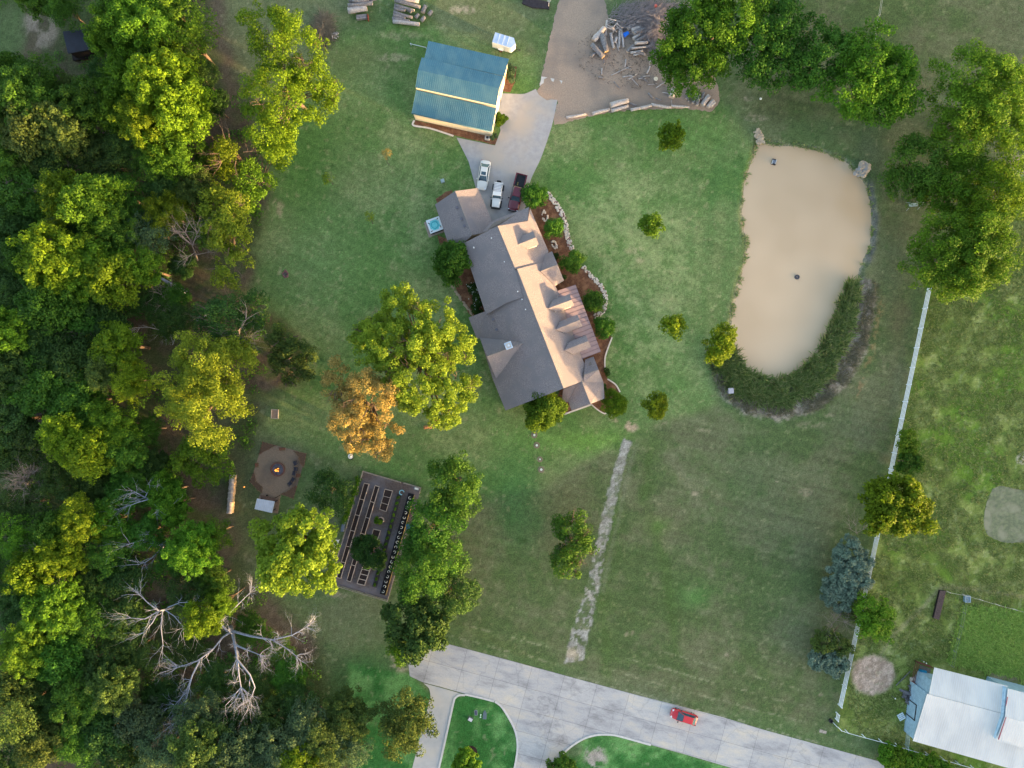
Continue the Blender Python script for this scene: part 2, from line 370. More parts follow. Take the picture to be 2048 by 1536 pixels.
# fine mottling of the sward
base = base*(0.70+.60*fbm(GX, GY, 101, 3, 2.6))*(.86+.28*n3)*(0.90+.2*n4)
base = base*np.array([1.12,1.17,1.30]).reshape(3,1,1)
base[0] *= 1+.15*mL; base[2] *= 1-.16*mL; base *= 1-fld*np.array([.13,.14,.24]).reshape(3,1,1); base[1] *= 1+.03*mL; base[2] *= 1+.12*mL; base[1] *= 1+.14*sm(sdist(wx2, wy2, PASTURE), -3, 3)
base = np.clip(base, .004, .9)
far_ = np.maximum(sm(np.abs(GX), 85.8, 87.8), sm(np.abs(GY), 64.4, 65.9))      # beyond the surveyed plot: plain fields in large soft patches
base = mixc(base, mixc(C(92,106,72), C(112,116,86), sm(fbm(GX, GY, 151, 2, .008), .4, .6)), far_)
sdm = sp/S
Z = np.clip(-.35-sdm*.4, -1.6, 0.0); 
# loose soil heap in the pasture ring
dm = np.hypot(PX-1748, PY-1352)/S; Z = Z + .55*np.exp(-(dm/.75)**2)*(.8+.4*n3)
ny, nx = GX.shape
me = bpy.data.meshes.new('ground')
vs = np.stack([GX, GY, Z], -1).reshape(-1, 3)
idx = np.arange(ny*nx).reshape(ny, nx)
q = np.stack([idx[:-1,:-1], idx[:-1,1:], idx[1:,1:], idx[1:,:-1]], -1).reshape(-1, 4)
def fast_mesh(me, vs, faces, k):
    me.vertices.add(len(vs)); me.vertices.foreach_set('co', vs.astype(np.float32).ravel())
    me.loops.add(faces.size); me.loops.foreach_set('vertex_index', faces.ravel().astype(np.int32))
    me.polygons.add(len(faces)); me.polygons.foreach_set('loop_start', (np.arange(len(faces))*k).astype(np.int32))
    me.update(calc_edges=True)
fast_mesh(me, vs, q, 4)
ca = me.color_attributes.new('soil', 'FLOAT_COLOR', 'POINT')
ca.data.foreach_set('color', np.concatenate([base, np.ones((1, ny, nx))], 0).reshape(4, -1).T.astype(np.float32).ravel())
me.polygons.foreach_set('use_smooth', np.ones(len(q), bool))
gm = bpy.data.materials.new('turf'); gm.use_nodes = True
N = gm.node_tree.nodes; L = gm.node_tree.links; b = N['Principled BSDF']; b.inputs['Roughness'].default_value = .95; b.inputs['Specular IOR Level'].default_value = .1
at = N.new('ShaderNodeAttribute'); at.attribute_name = 'soil'
tc = N.new('ShaderNodeTexCoord')
nn = N.new('ShaderNodeTexNoise'); nn.inputs['Scale'].default_value = 4.2; nn.inputs['Detail'].default_value = 6; nn.inputs['Roughness'].default_value = .75; L.new(tc.outputs['Object'], nn.inputs[0])
mr = N.new('ShaderNodeMapRange'); mr.inputs[1].default_value = .3; mr.inputs[2].default_value = .7; mr.inputs['To Min'].default_value = .52; mr.inputs['To Max'].default_value = 1.48; L.new(nn.outputs[0], mr.inputs[0])
mx = N.new('ShaderNodeVectorMath'); mx.operation = 'SCALE'; L.new(at.outputs['Color'], mx.inputs[0]); L.new(mr.outputs[0], mx.inputs['Scale'])
L.new(mx.outputs[0], b.inputs['Base Color'])
bp = N.new('ShaderNodeBump'); bp.inputs['Strength'].default_value = .7; bp.inputs['Distance'].default_value = .12; L.new(nn.outputs[0], bp.inputs['Height']); L.new(bp.outputs[0], b.inputs['Normal'])
me.materials.append(gm)
go = bpy.data.objects.new('ground', me); COL.objects.link(go); go['kind'] = 'structure'

def curve(pts, n=6):
    out = []; k = len(pts)
    for i in range(k-1):
        p0 = pts[max(i-1,0)]; p1 = pts[i]; p2 = pts[i+1]; p3 = pts[min(i+2,k-1)]
        for j in range(n):
            t = j/n
            out.append(tuple(.5*((2*p1[a])+(-p0[a]+p2[a])*t+(2*p0[a]-5*p1[a]+4*p2[a]-p3[a])*t*t+(-p0[a]+3*p1[a]-3*p2[a]+p3[a])*t**3) for a in (0,1)))
    return out+[pts[-1]]
def rough_edge(pts, amp, step=6, seed=0):
    rr_ = random.Random(seed); out = []
    for i in range(len(pts)):
        a = pts[i]; b_ = pts[(i+1) % len(pts)]; L_ = math.hypot(b_[0]-a[0], b_[1]-a[1]); n = max(1, int(L_/step))
        for j in range(n):
            t = j/n; out.append((a[0]+(b_[0]-a[0])*t+rr_.uniform(-amp, amp), a[1]+(b_[1]-a[1])*t+rr_.uniform(-amp, amp)))
    return out
# ------------------------------------------------------------------ pond water
wm_ = mat('muddy_water', rgb(196,172,144), rgb(204,180,152), .12, rough=.1, spec=.4, bump=.012, bscale=1.2, detail=1)
mb = MB(); cx = sum(p[0] for p in POND)/len(POND); cy = sum(p[1] for p in POND)/len(POND)
ring = []
for x, y in POND:
    d = math.hypot(x-cx, y-cy); k = (d+13)/d; ring.append(P(cx+(x-cx)*k, cy+(y-cy)*k))
mb.v = [(p.x, p.y, -.35) for p in ring]; mb.f = [list(range(len(ring)))[::-1]]; mb.m = [0]; mb.sm = [False]
struct('pond_water', mb.build('pond_water', wm_))
# small silted pond in the pasture
mb = MB(); sil = [(1985,978),(2002,972),(2030,978),(2060,990),(2060,1075),(2034,1085),(2004,1084),(1976,1070),(1968,1052),(1969,1030),(1973,1005)]
mb.prism([P(*p).xy for p in rough_edge(curve(sil+[sil[0]],3)[:-1],.8,5,9)], -.1, .03)
struct('silted_pond', mb.build('silted_pond', mat('silt', rgb(118,126,96), rgb(94,100,80), 1.6, rough=.8, c3=rgb(134,134,112), scale3=.5, bump=.4)))

# ------------------------------------------------------------------ concrete, gravel, mulch
conc = mat('concrete', rgb(170,169,172), rgb(156,156,160), 1.1, rough=.85, c3=rgb(176,168,160), scale3=.18, bump=.05, bscale=8)
# street slab with joints drawn by the material
rm = bpy.data.materials.new('street_concrete'); rm.use_nodes = True
N = rm.node_tree.nodes; L = rm.node_tree.links; b = N['Principled BSDF']; b.inputs['Roughness'].default_value = .85; b.inputs['Specular IOR Level'].default_value = .2
tc = N.new('ShaderNodeTexCoord'); mp = N.new('ShaderNodeMapping'); mp.vector_type = 'POINT'
o = P(1259, 1386); th = math.radians(15.2)
mp.inputs['Rotation'].default_value = (0, 0, th)
c_, s_ = math.cos(th), math.sin(th)
mp.inputs['Location'].default_value = (-(o.x*c_-o.y*s_), -(o.x*s_+o.y*c_), 0)
L.new(tc.outputs['Object'], mp.inputs[0])
br = N.new('ShaderNodeTexBrick'); br.offset = 0; br.inputs['Scale'].default_value = 1; br.inputs['Brick Width'].default_value = 5.6; br.inputs['Row Height'].default_value = 3.65; br.inputs['Mortar Size'].default_value = .035
br.inputs['Mortar Smooth'].default_value = .4; br.inputs['Color1'].default_value = (1,1,1,1); br.inputs['Color2'].default_value = (.86,.87,.9,1); br.inputs['Mortar'].default_value = (.52,.52,.53,1); br.inputs['Bias'].default_value = -.2
L.new(mp.outputs[0], br.inputs[0])
n1_ = N.new('ShaderNodeTexNoise'); n1_.inputs['Scale'].default_value = .28; n1_.inputs['Detail'].default_value = 8; n1_.inputs['Roughness'].default_value = .7
mps = N.new('ShaderNodeMapping'); mps.inputs['Scale'].default_value = (.5, 1.4, 1); L.new(mp.outputs[0], mps.inputs[0]); L.new(mps.outputs[0], n1_.inputs[0])
cr = N.new('ShaderNodeValToRGB'); E = cr.color_ramp.elements; E[0].position = .33; E[0].color = (*rgb(144,142,144),1); E[1].position = .68; E[1].color = (*rgb(202,192,178),1); e_ = E.new(.5); e_.color = (*rgb(180,178,180),1)
L.new(n1_.outputs[0], cr.inputs[0])
n2_ = N.new('ShaderNodeTexNoise'); n2_.inputs['Scale'].default_value = 5; n2_.inputs['Detail'].default_value = 6; L.new(tc.outputs['Object'], n2_.inputs[0])
mr2 = N.new('ShaderNodeMapRange'); mr2.inputs['To Min'].default_value = .8; mr2.inputs['To Max'].default_value = 1.15; L.new(n2_.outputs[0], mr2.inputs[0])
m1 = N.new('ShaderNodeMixRGB'); m1.blend_type = 'MULTIPLY'; m1.inputs[0].default_value = 1; L.new(cr.outputs[0], m1.inputs[1]); L.new(br.outputs[0], m1.inputs[2])
m2 = N.new('ShaderNodeVectorMath'); m2.operation = 'SCALE'; L.new(m1.outputs[0], m2.inputs[0]); L.new(mr2.outputs[0], m2.inputs['Scale']); vo = N.new('ShaderNodeTexVoronoi'); vo.feature = 'DISTANCE_TO_EDGE'; vo.inputs['Scale'].default_value = .16
nd = N.new('ShaderNodeTexNoise'); nd.inputs['Scale'].default_value = .9; nd.inputs['Detail'].default_value = 5; L.new(mp.outputs[0], nd.inputs[0])
va = N.new('ShaderNodeMixRGB'); va.blend_type = 'ADD'; va.inputs[0].default_value = 2.2; L.new(mp.outputs[0], va.inputs[1]); L.new(nd.outputs['Color'], va.inputs[2]); L.new(va.outputs[0], vo.inputs[0])
vr = N.new('ShaderNodeMapRange'); vr.inputs[1].default_value = 0; vr.inputs[2].default_value = .012; vr.inputs['To Min'].default_value = .82; vr.inputs['To Max'].default_value = 1; L.new(vo.outputs['Distance'], vr.inputs[0])
m3 = N.new('ShaderNodeVectorMath'); m3.operation = 'SCALE'; L.new(m2.outputs[0], m3.inputs[0]); L.new(vr.outputs[0], m3.inputs['Scale']); L.new(m3.outputs[0], b.inputs['Base Color'])
up = rough_edge([(826,1306),(850,1290),(877,1283)], .6)[:-3] + [(877,1283),(1024,1322),(1259,1386),(1444,1434),(1536,1462),(1748,1520),(1900,1562)]
isl_e = curve([(1098,1545),(1104,1536),(1119,1517),(1134,1499.5),(1154,1484.5),(1174,1474.5),(1199,1469),(1224,1469.5),(1241.5,1473),(1301.5,1489.5)])
isl_w = curve([(990,1403),(1003,1413),(1018,1436),(1030,1460.6),(1035,1487),(1033,1514),(1027,1545)])
street = up + [(1880,1640),(1454,1532)][:0] + [(1850,1650),(1374,1509.5)] + isl_e[::-1] + isl_w[::-1] + curve([(930,1388),(920,1389),(912.6,1394),(908,1405)])[0:1] + [(928,1387),(880,1373)] + [(847,1365),(819.5,1352),(817,1330),(820,1316)]
mb = MB(); mb.prism([P(*p).xy for p in street], -.12, .03)
struct('street', mb.build('street', rm))
side = [(847,1366.5),(880,1375),(930,1389.5)] + curve([(930,1391),(920,1390),(912.6,1394),(908,1405),(895,1460),(878,1536),(866,1590)]) + [(812,1590),(824.5,1536),(861,1392)] + curve([(861,1392),(858,1377),(847,1366.5)])[1:-1]
mb = MB(); mb.prism([P(*p).xy for p in side], -.12, .026)
sidem = mat('smooth_concrete', rgb(178,177,178), rgb(168,168,170), .9, rough=.85, c3=rgb(188,182,174), scale3=.2, bump=.04)
struct('side_drive', mb.build('side_drive', sidem))
# kerbs: raised pale edge strips along the islands
kerbm = mat('kerb_concrete', rgb(202,200,198), rgb(186,184,184), 2, rough=.85)
def strip(mb, line, wd, z0, z1, m=0):
    pts = [P(*p) for p in line]; Ls = []; Rs = []
    for i, p in enumerate(pts):
        d = (pts[min(i+1, len(pts)-1)]-pts[max(i-1, 0)]); d.z = 0; d.normalize(); n_ = Vector((-d.y, d.x, 0))*wd/2
        Ls.append(p+n_); Rs.append(p-n_)
    b0 = len(mb.v); k = len(pts)
    for z in (z0, z1):
        mb.v += [(p.x, p.y, z) for p in Ls]+[(p.x, p.y, z) for p in Rs]
    for i in range(k-1):
        mb.f += [[b0+2*k+i, b0+3*k+i, b0+3*k+i+1, b0+2*k+i+1], [b0+i, b0+2*k+i, b0+2*k+i+1, b0+i+1], [b0+k+i+1, b0+3*k+i+1, b0+3*k+i, b0+k+i]]; mb.m += [m]*3; mb.sm += [False]*3
    for i in (0, k-1): mb.f.append([b0+i, b0+k+i, b0+3*k+i, b0+2*k+i]); mb.m.append(m); mb.sm.append(False)
mb = MB()
strip(mb, curve([(878,1536),(895,1460),(907,1405),(911,1395),(919,1390),(930,1390)]), .32, -.05, .11)
strip(mb, isl_e, .3, -.05, .11); strip(mb, isl_w, .3, -.05, .11)
strip(mb, curve([(930,1388.5),(960,1395),(988,1402.5)]), .3, -.05, .10)
struct('kerb', mb.build('kerb', kerbm))
# house driveway, gravel drive
drive = [(913,275),(990,291),(1001,262),(996,230),(1000,187)] + curve([(1000,186.5),(1024,187.5),(1049,187.5),(1071.5,178)]) + [(1078,190),(1086.5,196),(1094,201),(1102,199),(1115,200)] + curve([(1115,200),(1106.5,240),(1099,267),(1081.5,317),(1061.5,360),(1054,400),(1054,430)]) + [(984,456),(952,377.5),(937,322.5)]
mb = MB(); mb.prism([P(*p).xy for p in drive], -.12, .03)
struct('driveway', mb.build('driveway', conc))
grav = mat('gravel', rgb(176,154,136), rgb(150,132,120), 5, rough=.95, c3=rgb(136,124,116), scale3=.16, bump=.6, bscale=9)
gp = [(1122,-40),(1118,0),(1109,32),(1099,80),(1085,147),(1079,172),(1074,180),(1079,192),(1087,198),(1094,203),(1102,201),(1116,202),(1107,241),(1107,250),(1131,246),(1179,232),(1224,224),(1274,220),(1374,217),(1424,224),(1440,200),(1436,175),(1424,140),(1390,150),(1340,120),(1300,100),(1260,60),(1222,52),(1215,32),(1210,0),(1206,-40)]
mb = MB(); mb.prism([P(*p).xy for p in rough_edge(gp, 1.7, 5, 4)], -.12, .018)
struct('gravel_drive', mb.build('gravel_drive', grav))
mulm = mat('mulch', rgb(122,86,66), rgb(92,62,48), 6, rough=.95, c3=rgb(140,104,80), scale3=1.2, bump=.7, bscale=12)
mb = MB()
for z, pl in ((.022, [(1094,388),(1108,404),(1120,424),(1129,447),(1133,470),(1142,500),(1152,520),(1166,536),(1184,556),(1198,571),(1208,588),(1209,604),(1205,620),(1190,634),(1205,650),(1224,674),(1215,696),(1210,716),(1210,739),(1215,759),(1231,769),(1239,785),(1235,810),(1208,826),(1197,821),(1183,808),(1123,829),(1112,800),(1150,700),(1100,560),(1050,420)]),
          (.026, [(828,240),(985,272),(997,278),(996,291),(958,282),(913,272),(829,251)]), (.024, [(905,560),(912,578),(926,606),(938,628),(956,640),(985,640),(985,560),(930,520)]),
          (.02, [(1014,130),(1034,134),(1030,165),(1020,185),(1006,182)]), (.02,[(872,398),(892,384),(905,380),(905,395),(875,412)]), (.023, [(874,470),(900,480),(906,500),(880,490)])):
    mb.prism([P(*p).xy for p in rough_edge(pl, .7, 5, int(z*1e4))], -.1, z)
struct('mulch_bed', mb.build('mulch_bed', mulm))
mb = MB(); mb.cyl(P(942,1504).xy, 1.05, -.1, .05, 22)
struct('mulch_ring', mb.build('mulch_ring', mat('dark_mulch', rgb(58,42,40), rgb(40,28,28), 5, rough=.95, bump=.5)))
# patio of crushed granite round the fire pit, garden floor
pat = mat('crushed_granite', rgb(146,126,110), rgb(128,112,98), 5, rough=.95, c3=rgb(112,100,92), scale3=.3, bump=.4)
mb = MB(); mb.prism([P(*p).xy for p in [(526,883.5),(613,907),(587,997),(562,989),(556,1026),(543,1026),(549,1003),(517,997),(522,985),(500.5,965)]], -.1, .02)
struct('patio', mb.build('patio', pat))
gfl = mat('garden_gravel', rgb(104,94,92), rgb(84,74,74), 3.5, rough=.95, c3=rgb(118,114,122), scale3=.25, bump=.5)
mb = MB(); mb.prism([P(*p).xy for p in [(727,942),(843,975),(776,1201),(660,1166)]], -.1, .02)
struct('garden_floor', mb.build('garden_floor', gfl))
# ------------------------------------------------------------------ shared building materials
def shingle(name, c1, c2, c3):
    m = mat(name, c1, c2, 7, rough=.92, c3=c3, scale3=.5, bump=.35, bscale=14, detail=8)
    return m
shg = shingle('roof_shingles', rgb(110,104,108), rgb(146,136,138), rgb(122,116,120))
trim = mat('trim', rgb(205,200,190), rgb(190,186,178), 2, rough=.6)
fasc = mat('fascia', rgb(120,112,108), rgb(100,94,92), 3, rough=.7)
brickm = mat('house_stone', rgb(190,172,150), rgb(160,140,120), 3, rough=.9, bump=.3)
glass = mat('window_glass', rgb(60,76,88), rough=.08, spec=.8)
darkm = mat('dark_metal', rgb(46,46,50), rough=.5)
whitem = mat('white_paint', rgb(226,226,224), rgb(212,212,212), 1.5, rough=.5)

def q(*a):
    """(px,py,z) triples -> world points"""
    return [P(*t) for t in a]

def walls(mb, poly, outer, ztop, inset=.45, z0=-.05, m=0):
    """prism under a roof polygon: outer edges pulled in, top follows the roof plane just below it"""
    pts = [Vector(p) for p in poly]
    a = sum(pts[i].x*pts[(i+1)%len(pts)].y-pts[(i+1)%len(pts)].x*pts[i].y for i in range(len(pts)))
    n = len(pts); out = list(outer)
    if a < 0:
        pts = pts[::-1]; out = [(n-2-i) % n for i in out]
    # plane through the polygon (least squares)
    A = np.array([[p.x, p.y, 1] for p in pts]); z = np.array([p.z for p in pts]); cf = np.linalg.lstsq(A, z, rcond=None)[0]
    lines = []
    for i in range(n):
        p, r_ = pts[i], pts[(i+1) % n]; d = Vector((r_.x-p.x, r_.y-p.y)).normalized(); nrm = Vector((-d.y, d.x))
        off = inset if i in out else -.01
        lines.append((Vector((p.x, p.y))+nrm*off, d))
    res = []
    for i in range(n):
        (p1, d1), (p2, d2) = lines[i-1], lines[i]
        den = d1.x*d2.y-d1.y*d2.x
        if abs(den) < 1e-3: res.append(p2.copy()); continue
        t = ((p2.x-p1.x)*d2.y-(p2.y-p1.y)*d2.x)/den; res.append(p1+d1*t)
    b = len(mb.v)
    mb.v += [(p.x, p.y, z0) for p in res] + [(p.x, p.y, cf[0]*p.x+cf[1]*p.y+cf[2]-.5) for p in res]
    mb.f.append([b+n+i for i in range(n)]); mb.m.append(m); mb.sm.append(False)
    for i in range(n):
        j = (i+1) % n; mb.f.append([b+i, b+j, b+n+j, b+n+i]); mb.m.append(m); mb.sm.append(False)
    return [(res[i], res[(i+1) % n], cf) for i in range(n) if i in out]

def window(parent, a, b_, t, wd, z0, z1, name='window', pane=None, fr=trim):
    """window on the wall line a->b_ (ccw wall, outside on the right)"""
    d = (b_-a).normalized(); nrm = Vector((d.y, -d.x)); c = a+(b_-a)*t; ang = math.atan2(d.y, d.x)
    mb = MB(); w2 = wd/2; o_ = nrm*.03
    for s_ in (-1, 1): mb.box((c.x+d.x*s_*w2+o_.x, c.y+d.y*s_*w2+o_.y, (z0+z1)/2), (.09, .09, z1-z0+.18), ang)
    for z in (z0, z1): mb.box((c.x+o_.x, c.y+o_.y, z), (wd-.09, .08, .09), ang)
    f = mb.build(name, fr, parent)
    mp_ = MB(); mp_.box((c.x+o_.x*.3, c.y+o_.y*.3, (z0+z1)/2), (wd-.1, .04, z1-z0-.1), ang); mp_.build('pane', pane or glass, f)

# ------------------------------------------------------------------ the house
house = empty('house', (P(1050, 600).x, P(1050, 600).y, 0), label='large ranch house with grey shingle roof, three dormers and a metal porch roof', cat='house')
rb = MB(); wb = MB(); outw = []
def roof(pts, outer=(), inset=.45, th=.16):
    w_ = q(*pts); rb.slab(w_, th, 0, 1)
    outw.extend(walls(wb, w_, outer, None, inset))
# garage wing
roof([(910,382,5.2),(956,376,2.9),(984,442,2.9),(995,453,3.3),(962,467,4.6),(944,470,5.2)], (0,1))
roof([(910,382,5.2),(944,470,5.2),(925,489,3.7),(895,483,2.9),(870,409,2.9)], (3,4))
# skirt roof facing the driveway
roof([(984,442,2.9),(1058,414,2.9),(1056,441,4.0),(995,454,3.9),(963,466,4.6)], (0,))
# north block
roof([(995,452,7.8),(1056,442,4.0),(1060,416,3.1),(1097,503,3.1),(1089,528,4.0),(1030,538,7.8)], (0,2))
roof([(995,452,7.8),(1030,536,7.8),(1046,594,7.6),(1012,606,6.4),(963,468,6.4)], (2,4))
roof([(963,468,6.4),(1012,606,6.4),(972,629.4,4.5),(925,487.5,4.5)], (1,2,3))
# south block
roof([(1034,538,7.9),(1087,524,4.3),(1115,581,4.1),(1165,718,4.1),(1180,755,4.1),(1163,763,5.5),(1127,777,7.9)], (0,2,3))
roof([(1034,538,7.87),(1127,777,7.87),(1011,821,2.7),(986,759,2.7),(960,676,3.0),(954,678,2.7),(937,635,2.7),(972,622,4.0)], (1,2,5,6))
# rear cross gable with chimney
roof([(1050,684,6.0),(974,713,6.0),(959,675,3.15)], (1,))
roof([(1050,684,6.0),(974,713,6.0),(992,757,3.15)], (1,))
# north-east entrance gable
roof([(1081,542.5,5.3),(1115,529,5.3),(1104,502.5,3.3),(1090,509,3.5)], (1,2))
roof([(1081,542.5,5.3),(1115,529,5.3),(1128,561,3.3),(1110,572,4.1)], (1,2))
# south-east gable
roof([(1168,750,5.4),(1197,739,5.4),(1187,713,3.3),(1170,719,3.6)], (1,2))
roof([(1168,750,5.4),(1197,739,5.4),(1207,765,3.3),(1166,767,5.1)], (1,))
# small south wing
roof([(1163,763,5.5),(1207,764.5,3.15),(1209,797,3.15),(1181,808,5.5)], (1,2))
roof([(1163,763,5.5),(1181,808,5.5),(1143,821,3.4),(1137,804,3.9),(1154,768,5.1)], (1,2,3))
roof([(1126,779,4.3),(1163,763,5.4),(1154,768,5.05),(1139,803,3.9),(1124,806,3.4)], (3,4))
rb.build('roof', [shg, fasc], house)
wb.build('walls', brickm, house)
# ridge caps
def ridgecap(mb, a, b_, w_=.22):
    a, b_ = P(*a), P(*b_); mb.tube([a+Vector((0,0,.02)), b_+Vector((0,0,.02))], w_*.5, 6, smooth=False)
rcm = mat('ridge_shingle', rgb(110,106,110), rgb(134,128,128), 6, rough=.9)
for a, b_ in (((910,382,5.2),(944,470,5.2)),((995,452,7.8),(1030,537,7.8)),((1034,538,7.9),(1127,777,7.9)),((1050,684,6.0),(974,713,6.0)),((1081,542.5,5.3),(1115,529,5.3)),((1168,750,5.4),(1197,739,5.4)),((1163,763,5.5),(1181,808,5.5))):
    mb = MB(); ridgecap(mb, a, b_); mb.build('ridge_cap', rcm, house)
# dormers
for k, (bk, fr, sf, nf, z) in enumerate([((1036,489),(1072,475),(1077.5,489),(1066,462.5),6.3), ((1096,617),(1143.3,599.6),(1148,611),(1139,588),6.3), ((1111.7,659),(1159.7,640),(1165,652.5),(1154.5,629),6.3), ((1128.6,701),(1176.6,682),(1182,694.5),(1171.5,670.5),6.3)]):
    ze = z-.85
    Bk, Fr, Sf, Nf = P(*bk, z), P(*fr, z), P(*sf, ze), P(*nf, ze)
    u = (Bk-Fr); u.z = 0; ln = u.length; u.normalize()
    Sb = Sf+u*(ln*.72 if k else ln*.6); Nb = Nf+u*(ln*.72 if k else ln*.6)
    dm = MB(); dm.slab([Bk, Fr, Nf, Nb], .1, 0, 1); dm.slab([Bk, Fr, Sf, Sb], .1, 0, 1)
    d = dm.build('dormer', [shg, fasc], house)
    mid = (Sf-Nf); mid.z = 0; hw = mid.length/2-.12; mid.normalize()
    c0 = Vector((Fr.x, Fr.y, 0))+u*.25; c1 = c0+u*(ln*.7)
    zb = 3.6
    wl = MB(); pl = [c0-mid*hw, c0+mid*hw, c1+mid*hw, c1-mid*hw]
    wl.prism([(p.x, p.y) for p in pl], zb, ze-.06)
    f0 = c0.copy(); wl.add([(c0-mid*hw)+Vector((0,0,ze-.06)), (c0+mid*hw)+Vector((0,0,ze-.06)), c0+Vector((0,0,z-.14))], [(0,1,2)])
    o_ = MB.build(wl, 'dormer_wall', trim, d) if False else wl.build('dormer_wall', trim, None)
    o_.parent = d; o_.data.transform(Matrix.Translation(-Vector(house.location)))
    out = -u; cw = c0+out*.04; ang = math.atan2(mid.y, mid.x)
    wn_ = MB(); wn_.box((cw.x, cw.y, (zb+ze)/2+.25), (hw*1.2, .06, 1.0), ang); w_ = wn_.build('window', glass, None); w_.parent = d; w_.data.transform(Matrix.Translation(-Vector(house.location)))
# ribbed metal sheet between two opposite edges
def ribbed(mb, A, B_, C_, D, sp, h=.05, rw=.06, m=0, mr=1, th=.08):
    """sheet A-B (top edge) to D-C (low edge); ribs run A->D"""
    A, B_, C_, D = map(Vector, (A, B_, C_, D)); mb.slab([A, B_, C_, D], th, m)
    n = max(2, int((B_-A).length/sp)); nr = (B_-A).cross(D-A).normalized()
    if nr.z < 0: nr = -nr
    e = (B_-A).normalized()*rw/2
    for i in range(n+1):
        t = i/n; p = A.lerp(B_, t); r_ = D.lerp(C_, t)
        if i == 0: p += e; r_ += e
        if i == n: p -= e; r_ -= e
        vs = [p-e, p+e, r_+e, r_-e]; vs2 = [v+nr*h for v in (p-e*.5, p+e*.5, r_+e*.5, r_-e*.5)]
        mb.add(vs+vs2, [(4,5,6,7),(0,1,5,4),(1,2,6,5),(2,3,7,6),(3,0,4,7)], mr)
porchm = mat('bronze_metal', rgb(132,116,122), rgb(120,106,114), 1.2, rough=.5, metal=.25)
porchr = mat('bronze_seam', rgb(84,70,78), rough=.5, metal=.2)
mb = MB(); ribbed(mb, *q((1115,581,4.15),(1165,718,4.15),(1202,703.5,2.8),(1151,569,2.8)), .68, .05, .07, 0, 1)
mb.build('porch_roof', [porchm, porchr], house)
a_, b_ = P(1150,572,2.7), P(1200,702,2.7)
for t in (0.02, .26, .5, .74, .98):
    p = a_.lerp(b_, t); p += Vector((-.25, .05, 0)); mb = MB(); mb.box((p.x, p.y, 1.32), (.18, .18, 2.7), .37); mb.build('porch_post', trim, house)
# chimney
ch = MB(); c = P(1017, 691, 7.4); ang = math.radians(21)
ch.box((c.x, c.y, 5.4), (.95, .95, 4.0), ang, 0)
for s_, (dx, dy, sx, sy) in enumerate(((0,.46,1.1,.18),(0,-.46,1.1,.18),(.46,0,.18,.74),(-.46,0,.18,.74))):
    cs, sn = math.cos(ang), math.sin(ang); ch.box((c.x+dx*cs-dy*sn, c.y+dx*sn+dy*cs, 7.46), (sx, sy, .12), ang, 1)
ch.cyl((c.x, c.y), .22, 7.3, 7.62, 12, 1)
ch.build('chimney', [mat('chimney_siding', rgb(206,196,186), rough=.8), mat('chimney_cap', rgb(170,190,215), rough=.4)], house)
# roof vents
vm = mat('vent_metal', rgb(222,224,228), rough=.4); vd = mat('vent_hood', rgb(96,96,108), rough=.6)
for (x, y, z) in [(983,476.5,6.9),(947.6,495,5.7),(1035.5,583,7.65),(1044,599,7.4),(1051,619,7.3),(1009,524,7.1)]:
    p = P(x, y, z); mb = MB(); mb.cyl(p.xy, .09, z-.5, z+.25, 8); mb.build('vent_pipe', vm, house)
for (x, y, z) in [(986,639,4.6),(993,659,4.6),(1028,748,4.3),(1036,769,4.3),(1045,790,4.2),(914,415,5.0),(922.5,438,5.0),(929,452,5.0)]:
    p = P(x, y, z); mb = MB(); mb.box((p.x, p.y, z-.02), (.38, .38, .2), .37); mb.build('roof_vent', vd, house)
# windows, doors
for (a, b_, cf) in outw:
    ln = (b_-a).length
    if ln < 2.2: continue
    n = max(1, int(ln/3.4))
    for i in range(n):
        c = a.lerp(b_, (i+.5)/n); window(house, a, b_, (i+.5)/n, 1.3, .9, 2.2)
g0, g1 = P(958,386,0), P(980,436,0)
for t in (.28, .76):
    p = g0.lerp(g1, t); mb = MB(); ang = math.atan2(g1.y-g0.y, g1.x-g0.x)
    mb.box((p.x-.2, p.y+.1, 1.15), (2.5, .1, 2.3), ang); mb.build('garage_door', whitem, house)

# ------------------------------------------------------------------ the barn (workshop)
barn = empty('workshop', (P(920,180).x, P(920,180).y, 0), label='cream workshop barn with blue-green metal roof in three steps', cat='barn')
bl = mat('blue_green_metal', rgb(74,120,140), rgb(66,110,130), .5, rough=.4, metal=.15, c3=rgb(92,130,142), scale3=.6, stretch=(1,.5,1))
blr = mat('blue_green_rib', rgb(80,118,130), rough=.4, metal=.15)
cream = mat('cream_siding', rgb(222,208,182), rgb(208,196,172), 1.5, rough=.7, stretch=(6,6,.3))
mb = MB()
ribbed(mb, *q((848.7,116,4.25),(1007.5,152,4.25),(1017.9,117.7,3.1),(856.9,81.7,3.1)), .32, .022, .04)
ribbed(mb, *q((836,140,6.1),(998.4,176,6.1),(1006.7,152.8,5.3),(843.4,114.7,5.3)), .32, .022, .04)
ribbed(mb, *q((836,140,6.1),(998.4,176,6.1),(992.4,210.5,5.3),(830.7,174.6,5.3)), .32, .022, .04)
ribbed(mb, *q((832,180,4.3),(992.6,216,4.3),(983.4,263,3.1),(823.2,225.5,3.1)), .32, .022, .04)
mb.build('roof', [bl, blr], barn)
def inpt(p, c, d):
    v_ = Vector((c.x-p.x, c.y-p.y, 0)).normalized(); return (p.x+v_.x*d, p.y+v_.y*d)
bc = P(920,178,4)
mb = MB()
A, B_ = P(856.9,81.7,3.1), P(1017.9,117.7,3.1); C_, D = P(983.4,263,3.1), P(823.2,225.5,3.1)
u = (B_-A).normalized(); v_ = (D-A).normalized()
def bp(a, c): return A+u*a+v_*c
LU = (B_-A).length-.15; LV = (D-A).length-.12
